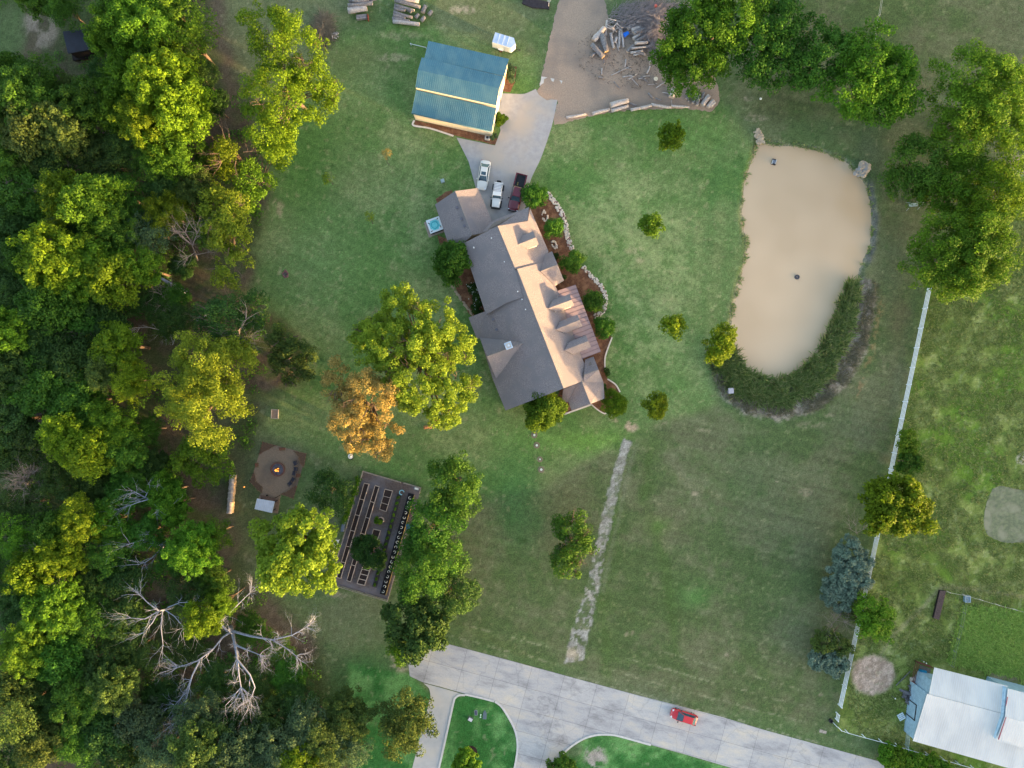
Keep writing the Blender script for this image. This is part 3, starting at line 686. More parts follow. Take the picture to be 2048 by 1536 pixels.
secs = [(.25, 2.75, 3.0, 4.15), (2.75, 5.1, 5.2, 5.9), (5.1, 8.0, 5.95, 5.2), (8.0, LV, 4.15, 3.0)]
vv = lambda x, y, z: (P(x, y, z)-A).dot(Vector((v_.x, v_.y, 0)))
sv = [.25, vv(843.4,114.7,5.3)+.15, vv(836,140,6.1), vv(830.7,174.6,5.3)-.15, LV]
for i, (z0, z1) in enumerate(((3.0,4.05),(5.2,5.95),(5.95,5.2),(4.1,3.0))):
    a0, a1 = sv[i], sv[i+1]; b0 = len(mb.v)
    for (a, c, z) in ((.15,a0,-.05),(LU,a0,-.05),(LU,a1,-.05),(.15,a1,-.05),(.15,a0,z0),(LU,a0,z0),(LU,a1,z1),(.15,a1,z1)):
        p = bp(a, c); mb.v.append((p.x, p.y, z-(.1 if z > 1 else 0)))
    for f in ((0,1,5,4),(1,2,6,5),(2,3,7,6),(3,0,4,7),(4,5,6,7)): mb.f.append([b0+i_ for i_ in f]); mb.m.append(0); mb.sm.append(False)
mb.build('walls', cream, barn)
e0 = bp(LU, .3); e1 = bp(LU, LV)
ang = math.atan2(e1.y-e0.y, e1.x-e0.x)
for t, wd, zt, nm in ((.36, 3.2, 3.2, 'roll_up_door'), (.62, 3.2, 3.2, 'roll_up_door'), (.83, 1.0, 2.1, 'door')):
    p = e0.lerp(e1, t); mb = MB(); mb.box((p.x+.02, p.y, zt/2), (wd, .06, zt), ang)
    for s_ in (-1, 1):
        mb.box((p.x+.04+math.cos(ang)*s_*(wd/2+.06), p.y+math.sin(ang)*s_*(wd/2+.06), zt/2), (.1, .1, zt), ang, 1)
    mb.build(nm, [whitem, fasc], barn)
mb = MB(); a, b_ = P(822.8,226.6,3.0), P(983.2,264.3,3.0); mb.tube([a, b_], .07, 6); mb.tube([b_, Vector((b_.x-.1, b_.y+.3, .1))], .05, 6); mb.build('gutter', mat('gutter_blue', rgb(80,118,132), rough=.5), barn)
p = P(975, 278); mb = MB(); mb.box((p.x, p.y, .4), (.8, .55, .8), -.22, 0); mb.cyl(p.xy, .22, .8, .84, 12, 1)
tag(mb.build('air_conditioner', [mat('ac_grey', rgb(176,176,176), rough=.6), darkm], loc=(p.x, p.y, 0)), 'small grey air-conditioning unit at the barn corner', 'air conditioner')

# ------------------------------------------------------------------ dark shed, neighbour barn
shed = empty('dark_shed', (P(155,88).x, P(155,88).y, 0), label='black flat-roofed shed with stepped dark deck among the woodland trees', cat='shed')
dr = mat('charcoal_roof', rgb(44,50,66), rgb(38,42,56), .8, rough=.5); dw = mat('dark_wood', rgb(42,34,36), rgb(30,26,30), 4, rough=.9)
mb = MB(); mb.slab(q((125,63,3.4),(170,57,3.4),(181,99,2.9),(136,107,2.9)), .12); mb.build('roof', dr, shed)
mb = MB(); wl_ = walls(mb, q((125,63,3.4),(170,57,3.4),(181,99,2.9),(136,107,2.9)), (0,1,2,3), None, .2); mb.build('walls', dw, shed)
mb = MB(); mb.prism([P(*p).xy for p in ((146,110),(148,122),(196,116),(184,70),(178,70),(182,102))], 0, .35)
mb.prism([P(*p, 1.6).xy for p in ((139,109),(182,101),(190,108),(142,116))], .35, .75); mb.build('deck', dw, shed)

nb = empty('metal_barn', (P(1960,1440).x, P(1960,1440).y, 0), label='white corrugated metal barn beside the pasture at bottom right', cat='barn')
wmtl = mat('white_metal_roof', rgb(214,211,208), rgb(204,202,202), .6, rough=.5, spec=.15, c3=rgb(194,192,192), scale3=.3, stretch=(1,.3,1))
wmr = mat('white_metal_rib', rgb(208,210,216), rough=.4)
wwall = mat('galvanised_wall', rgb(176,204,226), rgb(150,180,204), 2, rough=.45, metal=.3)
redm = mat('faded_red_trim', rgb(164,66,78), rough=.6)
mb = MB()
ribbed(mb, *q((1858,1388,4.9),(2010,1428,4.9),(2016,1372,3.6),(1869,1335,3.6)), .36, .03, .05)
ribbed(mb, *q((1854.5,1387.8,4.95),(2075,1446,4.95),(2048,1545,3.0),(1826,1482,3.0)), .36, .03, .05)
ribbed(mb, *q((2010.5,1434,6.0),(2120,1464,6.0),(2130,1406,4.9),(2016,1377,4.9)), .36, .03, .05)
ribbed(mb, *q((2010.5,1434,6.05),(2120,1464,6.05),(2104,1512,4.9),(1993,1481,4.9)), .36, .03, .05)
mb.build('roof', [wmtl, wmr], nb)
mb = MB(); a, b_ = P(1997,1479,5.02), P(2012,1434,6.12); mb.tube([a, b_], .07, 4); a, b_ = P(2012,1412,5.5), P(2015,1394,5.3); mb.tube([a, b_], .07, 4); mb.build('gable_trim', redm, nb)
mb = MB(); wl_ = walls(mb, q((1858,1388,4.9),(2010,1428,4.9),(2014,1396,4.15),(1865,1359,4.15)), (2,3), None, .25)
wl2 = walls(mb, q((1854.5,1387.8,4.95),(2075,1446,4.95),(2048,1545,3.0),(1826,1482,3.0)), (2,3), None, .2)
walls(mb, q((2010.5,1434,6.0),(2120,1464,6.0),(2130,1406,4.9),(2016,1377,4.9)), (2,3), None, .1)
walls(mb, q((2010.5,1434,6.0),(2120,1464,6.0),(2104,1512,4.9),(1993,1481,4.9)), (2,3), None, .1)
# corrugation of the west wall
for (a, b_, cf) in wl_[-1:]+wl2[-1:]:
    n = int((b_-a).length/.3); d = (b_-a).normalized(); nn_ = Vector((d.y, -d.x))
    for i in range(n):
        p = a.lerp(b_, (i+.5)/n); zt = cf[0]*p.x+cf[1]*p.y+cf[2]-.3
        mb.box((p.x+nn_.x*.02, p.y+nn_.y*.02, zt/2), (.06, .06, zt), math.atan2(d.y, d.x))
mb.build('walls', wwall, nb)
if True:
    a, b_, cf = wl2[-1]
    ps = a.lerp(b_, .5); d = (b_-a).normalized(); nn_ = Vector((d.y, -d.x)); ang = math.atan2(d.y, d.x)
    mb = MB()
    for t, zz, wd, hh in ((0, 2.3, 2.6, .1),):
        mb.box((ps.x+nn_.x*.08, ps.y+nn_.y*.08, 2.5), (2.6, .1, .12), ang)
        for s_ in (-1, 1): mb.box((ps.x+d.x*s_*1.25+nn_.x*.08, ps.y+d.y*s_*1.25+nn_.y*.08, 1.25), (.12, .1, 2.5), ang)
    f = mb.build('sliding_door', dw, nb)
# lean-to pen
pen = empty('stock_pen', (P(1850,1360).x, P(1850,1360).y, 0), label='open stock pen with rusty red rails against the metal barn', cat='pen')
rust = mat('rusty_rail', rgb(110,56,54), rgb(84,44,44), 4, rough=.8)
mb = MB(); pts = q((1838,1326,1.2),(1866,1336,1.2)); pt2 = q((1838,1326,1.2),(1829,1366,1.2),(1850,1378,1.2))
for z in (.4, .8, 1.2):
    mb.tube([Vector((p.x, p.y, z)) for p in pts], .06, 5); mb.tube([Vector((p.x, p.y, z)) for p in pt2], .05, 5)
mb.build('rail', rust, pen)
for p in pts+pt2[1:]:
    mb = MB(); mb.tube([(p.x, p.y, 0), (p.x, p.y, 1.35)], .07, 6); mb.build('post', rust, pen)
mb = MB(); mb.prism([P(*p).xy for p in ((1840,1330),(1862,1338),(1850,1374),(1832,1364))], 0, .06); mb.build('pen_floor', mat('pen_dirt', rgb(120,112,104), rgb(98,90,86), 3, rough=.95), pen)
p = P(1847,1346,.5); mb = MB(); mb.box((p.x, p.y, .25), (1.15, .8, .42), -.2); 
tarp = mat('blue_tarp', rgb(24,128,164), rgb(20,106,146), 3, rough=.4)
tag(mb.build('plastic_tub', tarp, loc=(p.x, p.y, 0)), 'teal plastic tub inside the rusty stock pen', 'tub')
# ------------------------------------------------------------------ foliage
LM = {
 'dark':  leafmat('leaf_dark', (.042,.092,.022), transl=.25),
 'mid':   leafmat('leaf_mid', (.056,.138,.018)),
 'fresh': leafmat('leaf_fresh', (.088,.19,.016), transl=.35),
 'yellow':leafmat('leaf_yellow', (.125,.205,.013), transl=.4),
 'pale': leafmat('leaf_pale', (.150,.228,.020), transl=.4, warm=(.22,.31,.035)),
 'olive': leafmat('leaf_olive', (.074,.118,.028)),
 'grey':  leafmat('leaf_grey', (.062,.108,.052), transl=.2),
 'blue':  leafmat('leaf_blue', (.13,.20,.15), transl=.15, warm=(.23,.30,.23)),
 'orange':leafmat('leaf_orange', (.30,.25,.07), transl=.35, warm=(.46,.34,.11)),
}
bark = mat('bark', rgb(112,96,84), rgb(84,72,62), 4, rough=.95, bump=.5)
deadw = mat('dead_wood', rgb(152,158,174), rgb(122,126,140), 3, rough=.9, bump=.3)
deadt = mat('dead_twigs', rgb(128,116,114), rgb(150,138,130), 3, rough=.9)

def leaf_mesh(name, cen, rad, leaf, per, seed, flat=.8, droop=0., elong=1.0):
    """cen Nx3 clump centres, rad N; returns mesh made of small leaf faces"""
    rg = np.random.default_rng(seed)
    n = len(cen); cnt = np.maximum(6, (per*(rad/np.mean(rad))**2)).astype(int)
    ci = np.repeat(np.arange(n), cnt); T = len(ci)
    d = rg.normal(size=(T, 3)); d /= np.linalg.norm(d, axis=1)[:, None]
    d[:, 2] = np.where(rg.random(T) < .6, np.abs(d[:, 2]), d[:, 2])
    rr = rad[ci]*(.45+.6*rg.random(T)**.6)
    pos = cen[ci]+d*rr[:, None]*np.array([1, 1, flat])
    pos[:, 2] -= droop*rg.random(T)*rad[ci]
    nr = d*.75+np.array([0, 0, .55])+rg.normal(size=(T, 3))*.5; nr /= np.linalg.norm(nr, axis=1)[:, None]
    t = rg.normal(size=(T, 3)); 
    if elong > 1: t = t*.35+d*1.0
    t -= nr*np.sum(t*nr, 1)[:, None]; t /= np.linalg.norm(t, axis=1)[:, None]
    b_ = np.cross(nr, t)
    ln = leaf*(.55+.9*rg.random(T))*elong; wd = leaf*(.32+.3*rg.random(T))
    cv = nr*(ln*.18)[:, None]
    v0 = pos-t*ln[:, None]*.5-cv; v1 = pos+b_*wd[:, None]; v2 = pos+t*ln[:, None]*.5-cv; v3 = pos-b_*wd[:, None]
    vs = np.stack([v0, v1, v2, v3], 1).reshape(-1, 3)
    f = np.arange(T*4).reshape(T, 4)
    me = bpy.data.meshes.new(name); fast_mesh(me, vs, f, 4)
    a = me.attributes.new('v', 'FLOAT', 'FACE')
    cl = rg.random(n)
    a.data.foreach_set('value', np.clip(.35*cl[ci]+.65*rg.random(T), 0, 1).astype(np.float32))
    return me

def clumps(lobes, clump, dens, rg, gap=.0):
    cs, rs = [], []
    for (x, y, z, rx, ry, rz) in lobes:
        n = max(4, int(dens*2.6*rx*ry/(clump**2)))
        d = rg.normal(size=(n*2, 3)); d /= np.linalg.norm(d, axis=1)[:, None]
        d = d[d[:, 2] > -.35][:n]
        k = (.62+.42*rg.random(len(d)))
        # angular lumps make the outline uneven
        th = np.arctan2(d[:, 1], d[:, 0]); ph = rg.random(3)*6.28
        k *= 1+.13*np.sin(3*th+ph[0])+.10*np.sin(5*th+ph[1])+.07*np.sin(9*th+ph[2])
        c = np.stack([x+d[:, 0]*rx*k, y+d[:, 1]*ry*k, z+d[:, 2]*rz*k], 1)
        if gap:
            g = vnoise(c[:, 0]*.55+50, c[:, 1]*.55+50, int(rg.integers(999))); c = c[g > gap]
        cs.append(c); rs.append(clump*(.55+.75*rg.random(len(c))))
    return np.concatenate(cs), np.concatenate(rs)

TRUNKC = {}
def trunk_mb(base, top, r0, limbs, rg):
    mb = MB(); b0 = Vector(base); t = Vector(top)
    m1 = b0.lerp(t, .5)+Vector((rg.uniform(-.3,.3), rg.uniform(-.3,.3), 0))
    mb.tube([b0-Vector((0,0,.2)), b0.lerp(m1, .5), m1, t], [r0*1.25, r0, r0*.75, r0*.35], 8)
    for l in limbs:
        l = Vector(l); s_ = b0.lerp(t, rg.uniform(.35, .8)); mid = s_.lerp(l, .5)+Vector((0, 0, rg.uniform(0, .6)))
        mb.tube([s_, mid, l], [r0*.42, r0*.26, r0*.08], 5)
    return mb

def tree(name, lobes_px, m, label, cat='tree', group=None, base=None, leaf=.25, clump=.98, dens=1.0, per=76, seed=1, gap=0., droop=0., elong=1., tr=.28, twigs=0, barkm=None):
    """lobes_px: (px, py, r_px, z_centre, z_radius[, ry_px])"""
    rg = np.random.default_rng(seed)
    L_ = []
    for l in lobes_px:
        px, py, r, z, rz = l[:5]; z += {'pecan_tree': 2.2, 'young_tree': 1.0}.get(name, 0); ry = l[5] if len(l) > 5 else r
        k = (H-z)/H/S*(1.13 if name == 'pecan_tree' or (px > 1780 and py < 560) else 1); p = P(px, py, z); L_.append((p.x, p.y, z, r*k*1.06, ry*k*1.06, rz))
    if base is None:
        W = sum(l[3]*l[4] for l in L_); bx = sum(l[0]*l[3]*l[4] for l in L_)/W; by = sum(l[1]*l[3]*l[4] for l in L_)/W
    else: bb = P(*base); bx, by = bb.x, bb.y
    loc = Vector((bx, by, 0))
    root = empty(name, loc, 0, label, cat, group)
    Ll = [(x-bx, y-by, z, a, b_, c) for (x, y, z, a, b_, c) in L_]
    c, r_ = clumps(Ll, clump, dens*1.45, rg, gap*.8)
    me = leaf_mesh('crown', c, r_, leaf, per, seed, droop=droop, elong=elong); me.materials.append(LM[m])
    o = bpy.data.objects.new('crown', me); COL.objects.link(o); o.parent = root
    zt = max(l[2] for l in Ll); big = max(Ll, key=lambda l: l[3]*l[4])
    if tr:
        lr = random.Random(seed); limbs = [(l[0], l[1], l[2]) for l in Ll]
        for l in Ll:
            for _ in range(3): limbs.append((l[0]+lr.uniform(-.6,.6)*l[3], l[1]+lr.uniform(-.6,.6)*l[4], l[2]+lr.uniform(-.2,.4)*l[5]))
        mb = trunk_mb((0,0,0), (big[0]*.5, big[1]*.5, big[2]), tr, limbs, lr)
        if twigs:
            for _ in range(twigs):
                l = lr.choice(Ll); a = lr.uniform(0, 6.28); s_ = Vector((l[0]+.5*l[3]*math.cos(a), l[1]+.5*l[4]*math.sin(a), l[2]+.4*l[5]))
                branch(mb, s_, Vector((math.cos(a), math.sin(a), lr.uniform(.2,.8))), l[3]*.55, .09, 3, lr)
        mbo = mb
        b2 = mbo.build('trunk', barkm or bark, None); b2.parent = root
    return root

def branch(mb, p, d, ln, r, depth, rg, n=5, kink=.35):
    d = d.normalized(); pts = [p]; rs = [r]; k = 3
    for i in range(k):
        d = (d+Vector((rg.uniform(-kink,kink), rg.uniform(-kink,kink), rg.uniform(-kink,kink)*.6))).normalized()
        pts.append(pts[-1]+d*ln/k); rs.append(r*(1-.22*(i+1)))
    mb.tube(pts, rs, n if depth > 1 else 3, cap=False)
    if depth > 0:
        m_ = 3 if depth > 1 else 4
        for i in range(m_):
            t = rg.choice((1, 2, 3)); q_ = pts[t]
            e = (d+Vector((rg.uniform(-1,1), rg.uniform(-1,1), rg.uniform(-.3,.7)))*.9)
            branch(mb, q_.copy(), e, ln*rg.uniform(.45,.75), rs[t]*.7, depth-1, rg, max(3, n-1), kink)

# ---- single trees around house and lawn
T = tree
T('oak_tree', [(540,60,48,9,4),(600,100,52,10,4.5),(625,185,50,9,4),(556,190,62,11,4.5),(548,262,50,10,4),(655,190,28,8,3),(560,300,24,6,2.5)], 'yellow', 'tall oak with long bright yellow-green crown between the wood and the workshop', seed=11, dens=1.1, gap=.3, twigs=10)
T('oak_tree', [(470,305,46,8,3.5),(455,325,25,7,2.5)], 'yellow', 'smaller yellow oak with bare orange twigs below the long yellow oak', seed=12, gap=.42, twigs=14)
T('oak_tree', [(505,360,34,6,3),(500,395,26,5,2.5),(545,300,26,5,2.4)], 'fresh', 'bright green tree under the small yellow oak at the lawn edge', seed=13)
T('ash_tree', [(450,430,52,8,3.8),(470,480,36,7,3),(465,530,38,6,3),(430,410,30,7,3)], 'pale', 'pale yellow-green tree leaning over the west lawn edge', seed=14, gap=.44, twigs=12, leaf=.28)
T('elm_tree', [(800,620,42,10,4),(870,645,44,11,4),(775,690,52,11,4.5),(850,700,44,12,4),(905,690,40,10,3.5),(835,765,60,11,4.5),(900,780,46,10,4),(885,830,26,8,3),(740,670,30,8,3)], 'pale', 'great spreading elm with yellow-green leaves and bare upper branches west of the house', seed=151, gap=.34, twigs=40, leaf=.27, clump=.8, dens=1.1, tr=.5)
T('pine_tree', [(678,765,34,11,3),(745,790,52,12,3.8),(700,840,42,11,3.4),(760,870,34,10,3.2),(765,900,18,9,2.4),(715,880,24,9,2.5)], 'orange', 'orange-brown pine standing against the great elm', seed=16, leaf=.22, clump=.7, dens=1.25, gap=.3, twigs=24, per=60, tr=.4)
T('oak_tree', [(450,640,50,7,3.2),(500,620,36,6,3)], 'dark', 'dark green oak with a bare dead top at the lower lawn edge', seed=17, twigs=10)
T('locust_tree', [(575,675,30,6,2.4),(595,700,26,6,2),(560,700,24,5,2)], 'olive', 'thin olive young tree on the lower lawn, upper of two', seed=18, gap=.4, clump=.8, leaf=.24, twigs=8, tr=.15)
T('locust_tree', [(570,745,30,5,2),(610,735,22,5,2)], 'olive', 'thin olive young tree on the lower lawn, lower of two', seed=19, gap=.45, clump=.8, leaf=.24, twigs=10, tr=.15)
T('oak_tree', [(405,715,52,10,4.2),(450,745,52,11,4.2),(375,790,50,10,4),(430,820,62,12,4.6),(470,790,36,10,4),(470,715,40,9,4)], 'pale', 'big round yellow-green oak above the fire pit at the wood edge', seed=20, gap=.36, dens=1.15, tr=.45)
T('hackberry_tree', [(408,915,50,6,3),(430,890,34,6,3)], 'fresh', 'round mid-green tree just below the big yellow oak', seed=21)
T('cottonwood_tree', [(556,1072,42,9,4),(612,1065,50,11,4.4),(590,1130,58,12,4.6),(635,1145,44,10,4),(560,1120,40,8,3.6),(640,1090,30,9,3.5)], 'pale', 'tall cottonwood with golden east side beside the kitchen garden', seed=22, gap=.34, dens=1.0, tr=.5, leaf=.38)
T('cedar_tree', [(660,985,36,5,3),(655,965,22,6,2)], 'dark', 'small dark cedar left of the kitchen garden', seed=23, leaf=.24)
T('fig_tree', [(740,1105,29,3.2,1.8),(728,1090,18,3,1.4),(755,1118,18,3,1.4)], 'dark', 'bushy deep green tree growing inside the kitchen garden', seed=24, clump=.7, leaf=.26, tr=.14)
T('oak_tree', [(915,965,46,8,3.6),(890,950,30,7,3),(930,1000,32,7,3)], 'mid', 'green oak with golden tips at the top of the row east of the kitchen garden', group='trees east of the garden', seed=25, gap=.15)
T('oak_tree', [(868,1050,48,8,3.8),(890,1020,36,7,3.4),(845,1085,36,7,3)], 'mid', 'green oak second in the row east of the kitchen garden', group='trees east of the garden', seed=26)
T('oak_tree', [(850,1135,50,8.5,3.8),(885,1110,38,8,3.4),(830,1165,34,7,3)], 'mid', 'yellowish green oak third in the row east of the kitchen garden', group='trees east of the garden', seed=27, gap=.12)
T('oak_tree', [(910,1175,44,6,3),(880,1200,40,6,3),(935,1195,24,5,2.6)], 'dark', 'shaded green oak fourth in the row, bulging toward the field', group='trees east of the garden', seed=28)
T('oak_tree', [(810,1235,46,7,3.4),(850,1265,44,7.5,3.4),(868,1245,30,7,3)], 'dark', 'glossy dark oak at the street end of the row', group='trees east of the garden', seed=29, leaf=.38)
T('oak_tree', [(810,1300,24,3.2,1.8),(800,1285,22,3.4,1.8)], 'fresh', 'small light green tree at the end of the street slab', seed=30, clump=.8, tr=.15)
T('hawthorn_tree', [(1140,1058,30,4.5,2.2),(1150,1095,32,4.5,2.4),(1130,1120,28,4,2.2),(1145,1135,18,3.6,1.8),(1170,1065,20,4,2)], 'mid', 'half-dead tree alone in the field beside the worn strip', seed=31, gap=.25, twigs=22, clump=.85)
for i, (x, y, r, m_, lb) in enumerate([(1343,275,26,'yellow','young round tree alone at the top of the east lawn'),(1302,453,22,'fresh','bright green young tree in the middle of the east lawn'),(1347,652,23,'yellow','young tree with yellow right side between house and pond'),(1313,813,25,'yellow','young tree with yellow right side at the bottom of the east lawn')]):  # yellow leaf colour stands in for sunlight on three of them
    T('young_tree', [(x-6,y-2,r*.8,3.6,1.9),(x+7,y+5,r*.7,3.8,1.8),(x+2,y-9,r*.65,3.6,1.7)], m_, lb, group='young trees on the east lawn', seed=40+i, clump=.6, leaf=.3, tr=.11, per=30)
T('willow_tree', [(1448,668,20,4.5,2.4),(1440,695,24,4.2,2.2),(1428,715,17,3.6,1.8)], 'yellow', 'lime-yellow willow on the west bank of the pond', seed=45, clump=.7, leaf=.26, tr=.16)
for i, (x, y, r, lb) in enumerate([(1068,393,26,'round shrub at the tail of the dark red pickup'),(1107,457,20,'round shrub in the mulch bed near the top stone ring'),(1144,522,22,'round shrub interrupting the pale stone border'),(1187,603,23,'round shrub inside the widest curve of the stone border'),(1209,655,21,'round shrub just below the end of the stone border')]):
    T('holly_shrub', [(x,y,r*.85,1.9,1.6),(x-5,y+5,r*.6,1.6,1.4),(x+6,y-4,r*.6,1.6,1.4)], 'mid', lb, 'shrub', 'round shrubs along the front of the house', seed=50+i, clump=.55, leaf=.2, tr=.08, per=46, dens=1.3)
T('holly_shrub', [(1227,805,21,2,1.7),(1231,812,16,2.2,1.5)], 'yellow', 'round yellow-tipped shrub at the south-east corner of the house', 'shrub', seed=56, clump=.55, leaf=.2, tr=.08, dens=1.3)
T('magnolia_tree', [(1088,818,34,3.6,2.8),(1100,812,26,4,2.4),(1082,830,26,3,2.2)], 'fresh', 'dense round tree against the south end of the house', seed=57, clump=.75, leaf=.26, tr=.2, dens=1.3)
T('magnolia_tree', [(905,525,32,3.6,2.8),(912,513,26,4,2.4),(898,535,24,3,2.2)], 'mid', 'dense round tree against the back wall below the hot tub', seed=58, clump=.7, leaf=.26, tr=.2, dens=1.3)
T('boxwood_shrub', [(1001,240,10,.9,.9),(1002,236,8,1,.8)], 'fresh', 'small clipped bush beside the barn door on the driveway', 'shrub', seed=59, clump=.35, leaf=.16, tr=0, dens=1.2)
T('yucca_plant', [(988,275,5,.5,.5)], 'grey', 'low grey-green plant at the barn corner', 'plant', seed=60, clump=.4, leaf=.3, tr=0)
T('yucca_plant', [(1020,140,8,.5,.5),(1022,155,6,.5,.4)], 'grey', 'spiky plant in the small bed east of the barn', 'plant', seed=61, clump=.4, leaf=.35, tr=0)
T('hydrangea_shrub', [(946,575,9,.9,.8),(953,592,9,.9,.8),(951,610,9,.9,.8),(957,622,9,.9,.8)], 'dark', 'dark shrub with white flowers along the back wall', 'shrub', seed=62, clump=.45, leaf=.2, tr=0)
for i, (x, y) in enumerate([(1111,515),(1127,558),(1212,745),(1208,775)]):
    T('low_shrub', [(x,y,6,.5,.5)], 'dark', ['small dark shrub beside the entrance gable, upper','small dark shrub beside the entrance gable, lower','small dark shrub at the thin curved edging','small dark shrub at the south-east house corner'][i], 'shrub', seed=64+i, clump=.35, leaf=.18, tr=0)
# north-east group
T('pecan_tree', [(1385,75,54,7,3.4),(1385,130,50,6,3),(1350,115,30,5.4,2.6)], 'fresh', 'bright green pecan overhanging the log yard and brush heap', seed=70, droop=.4, dens=1.2, elong=1.3)
T('pecan_tree', [(1470,30,56,8,3.6),(1420,15,40,7,3)], 'fresh', 'pecan at the top edge right of the brush heap', seed=71, droop=.4, elong=1.3)
T('pecan_tree', [(1520,95,52,7,3.4),(1560,50,44,7,3.2),(1555,130,40,6,3)], 'mid', 'middle pecan of the top row', seed=72, droop=.4, elong=1.3)
T('pecan_tree', [(1650,110,46,7,3.2),(1610,140,34,6,2.8)], 'mid', 'fourth pecan of the top row by the thin fence', seed=73, droop=.4, elong=1.3)
T('pecan_tree', [(1740,130,60,8,3.6),(1700,180,50,7,3.2),(1790,170,52,7,3.2),(1760,200,44,6,2.8)], 'fresh', 'wide pecan at the right end of the top row', seed=74, droop=.4, elong=1.3)
T('oak_tree', [(1945,165,62,10,4),(1990,215,66,10,4),(1930,230,54,9,3.8),(1915,290,44,8,3.4),(2030,180,40,9,4),(2020,270,40,8,3.4)], 'fresh', 'huge oak at the top right corner', seed=75, tr=.5)
T('oak_tree', [(1832,330,52,7,3.2),(1815,370,36,6,2.8)], 'mid', 'rounded oak right of the pond rocks', seed=76)
T('oak_tree', [(1890,375,46,7,3.4),(1935,345,34,7,3),(1905,410,40,7,3)], 'fresh', 'green oak between the rounded oak and the golden oak', seed=77)
T('oak_tree', [(1985,395,52,9,3.8),(2025,370,40,8,3.6),(1950,430,44,9,3.6)], 'yellow', 'golden oak at the right edge', seed=78, gap=.1)
T('oak_tree', [(1910,500,66,10,4),(1960,520,56,10,4),(1880,530,52,9,3.6),(1960,465,46,10,4),(1930,555,38,8,3.2)], 'fresh', 'big oak with yellow right side at the top of the white fence', seed=79, tr=.45)
T('elm_tree', [(1811,880,17,3,1.6),(1814,900,14,2.6,1.4)], 'fresh', 'small green tree growing through the white fence, upper', seed=80, clump=.7, tr=.1)
T('elm_tree', [(1817,928,22,2.6,1.4),(1805,922,16,2.4,1.3)], 'mid', 'small thin tree growing beside the white fence, lower', seed=81, clump=.7, tr=.1, gap=.3)
T('willow_tree', [(1783,995,46,7.0,3.2),(1810,1018,46,6.6,3.2),(1770,1025,42,6.4,3)], 'yellow', 'round weeping willow glowing yellow across the white fence', seed=82, droop=.9, elong=2.0, leaf=.26, clump=.9, dens=1.3, tr=.3)
T('juniper_shrub', [(1700,1110,30,2.6,1.8),(1712,1145,30,2.6,1.8),(1685,1155,28,2.4,1.6)], 'blue', 'large blue-green juniper beside the white fence', 'shrub', seed=83, elong=2.4, leaf=.2, clump=.6, tr=.1)
T('juniper_shrub', [(1680,1190,30,2.2,1.4),(1665,1180,22,2,1.3)], 'blue', 'blue-green juniper below the large one', 'shrub', seed=84, elong=2.4, leaf=.2, clump=.6, tr=.1)
T('elder_shrub', [(1650,1280,24,1.6,1.3),(1680,1290,18,1.5,1.2),(1695,1225,14,1.4,1)], 'olive', 'dull green shrub between the junipers and white fence', 'shrub', seed=85, clump=.6, tr=.08)
T('juniper_shrub', [(1640,1315,20,1.4,1),(1668,1325,24,1.4,1)], 'blue', 'low spreading blue juniper at the bottom of the shrub row', 'shrub', seed=86, elong=2.6, leaf=.2, clump=.5, tr=.08)
T('elm_tree', [(1742,1215,28,3.6,2.2),(1755,1245,30,3.6,2.2),(1735,1250,22,3.4,2)], 'fresh', 'light green tree across the white fence below the junipers', seed=87, clump=.75, tr=.16)
T('chinaberry_tree', [(820,1425,40,6,3),(830,1460,38,6,3),(800,1470,36,5,2.6),(790,1430,30,5,2.6)], 'olive', 'olive tree beside the side drive at the bottom', seed=88)
T('young_tree', [(935,1515,18,2.4,1.4),(925,1528,18,2.2,1.3),(945,1530,16,2.4,1.3)], 'fresh', 'young tree in a dark mulch ring on the street island', seed=89, clump=.5, leaf=.26, tr=.1)
T('low_shrub', [(1130,1532,20,1.4,1),(1112,1540,18,1.2,1)], 'mid', 'green bush at the bottom edge beside the street mouth', 'shrub', seed=90, clump=.5, tr=.08)
for i, (x, y, r) in enumerate([(1768,1508,18),(1795,1517,22),(1826,1524,20),(1862,1530,18),(1885,1536,14)]):
    T('hedge_shrub', [(x,y,r,1.2,.9)], 'fresh', 'bushy green shrub along the white fence at the street, number %s from the left' % ['one','two','three','four','five'][i], 'shrub', 'shrubs along the street fence', seed=91+i, clump=.55, leaf=.26, tr=0)
# saplings
for i, (x, y, r, bx, by, lb) in enumerate([(655,357,10,672,375,'staked sapling with yellow leaves on the north-west lawn'),(775,308,9,779,330,'tiny reddish sapling nearest the barn'),(738,433,9,745,448,'tiny pale sapling in the middle of the west lawn')]):
    T('sapling', [(x,y,r,3.2,.8)], 'yellow' if i != 1 else 'orange', lb, seed=97+i, clump=.3, leaf=.13, tr=.05, per=14, base=(bx-6*(i==0), by-6*(i==0)), gap=.2)

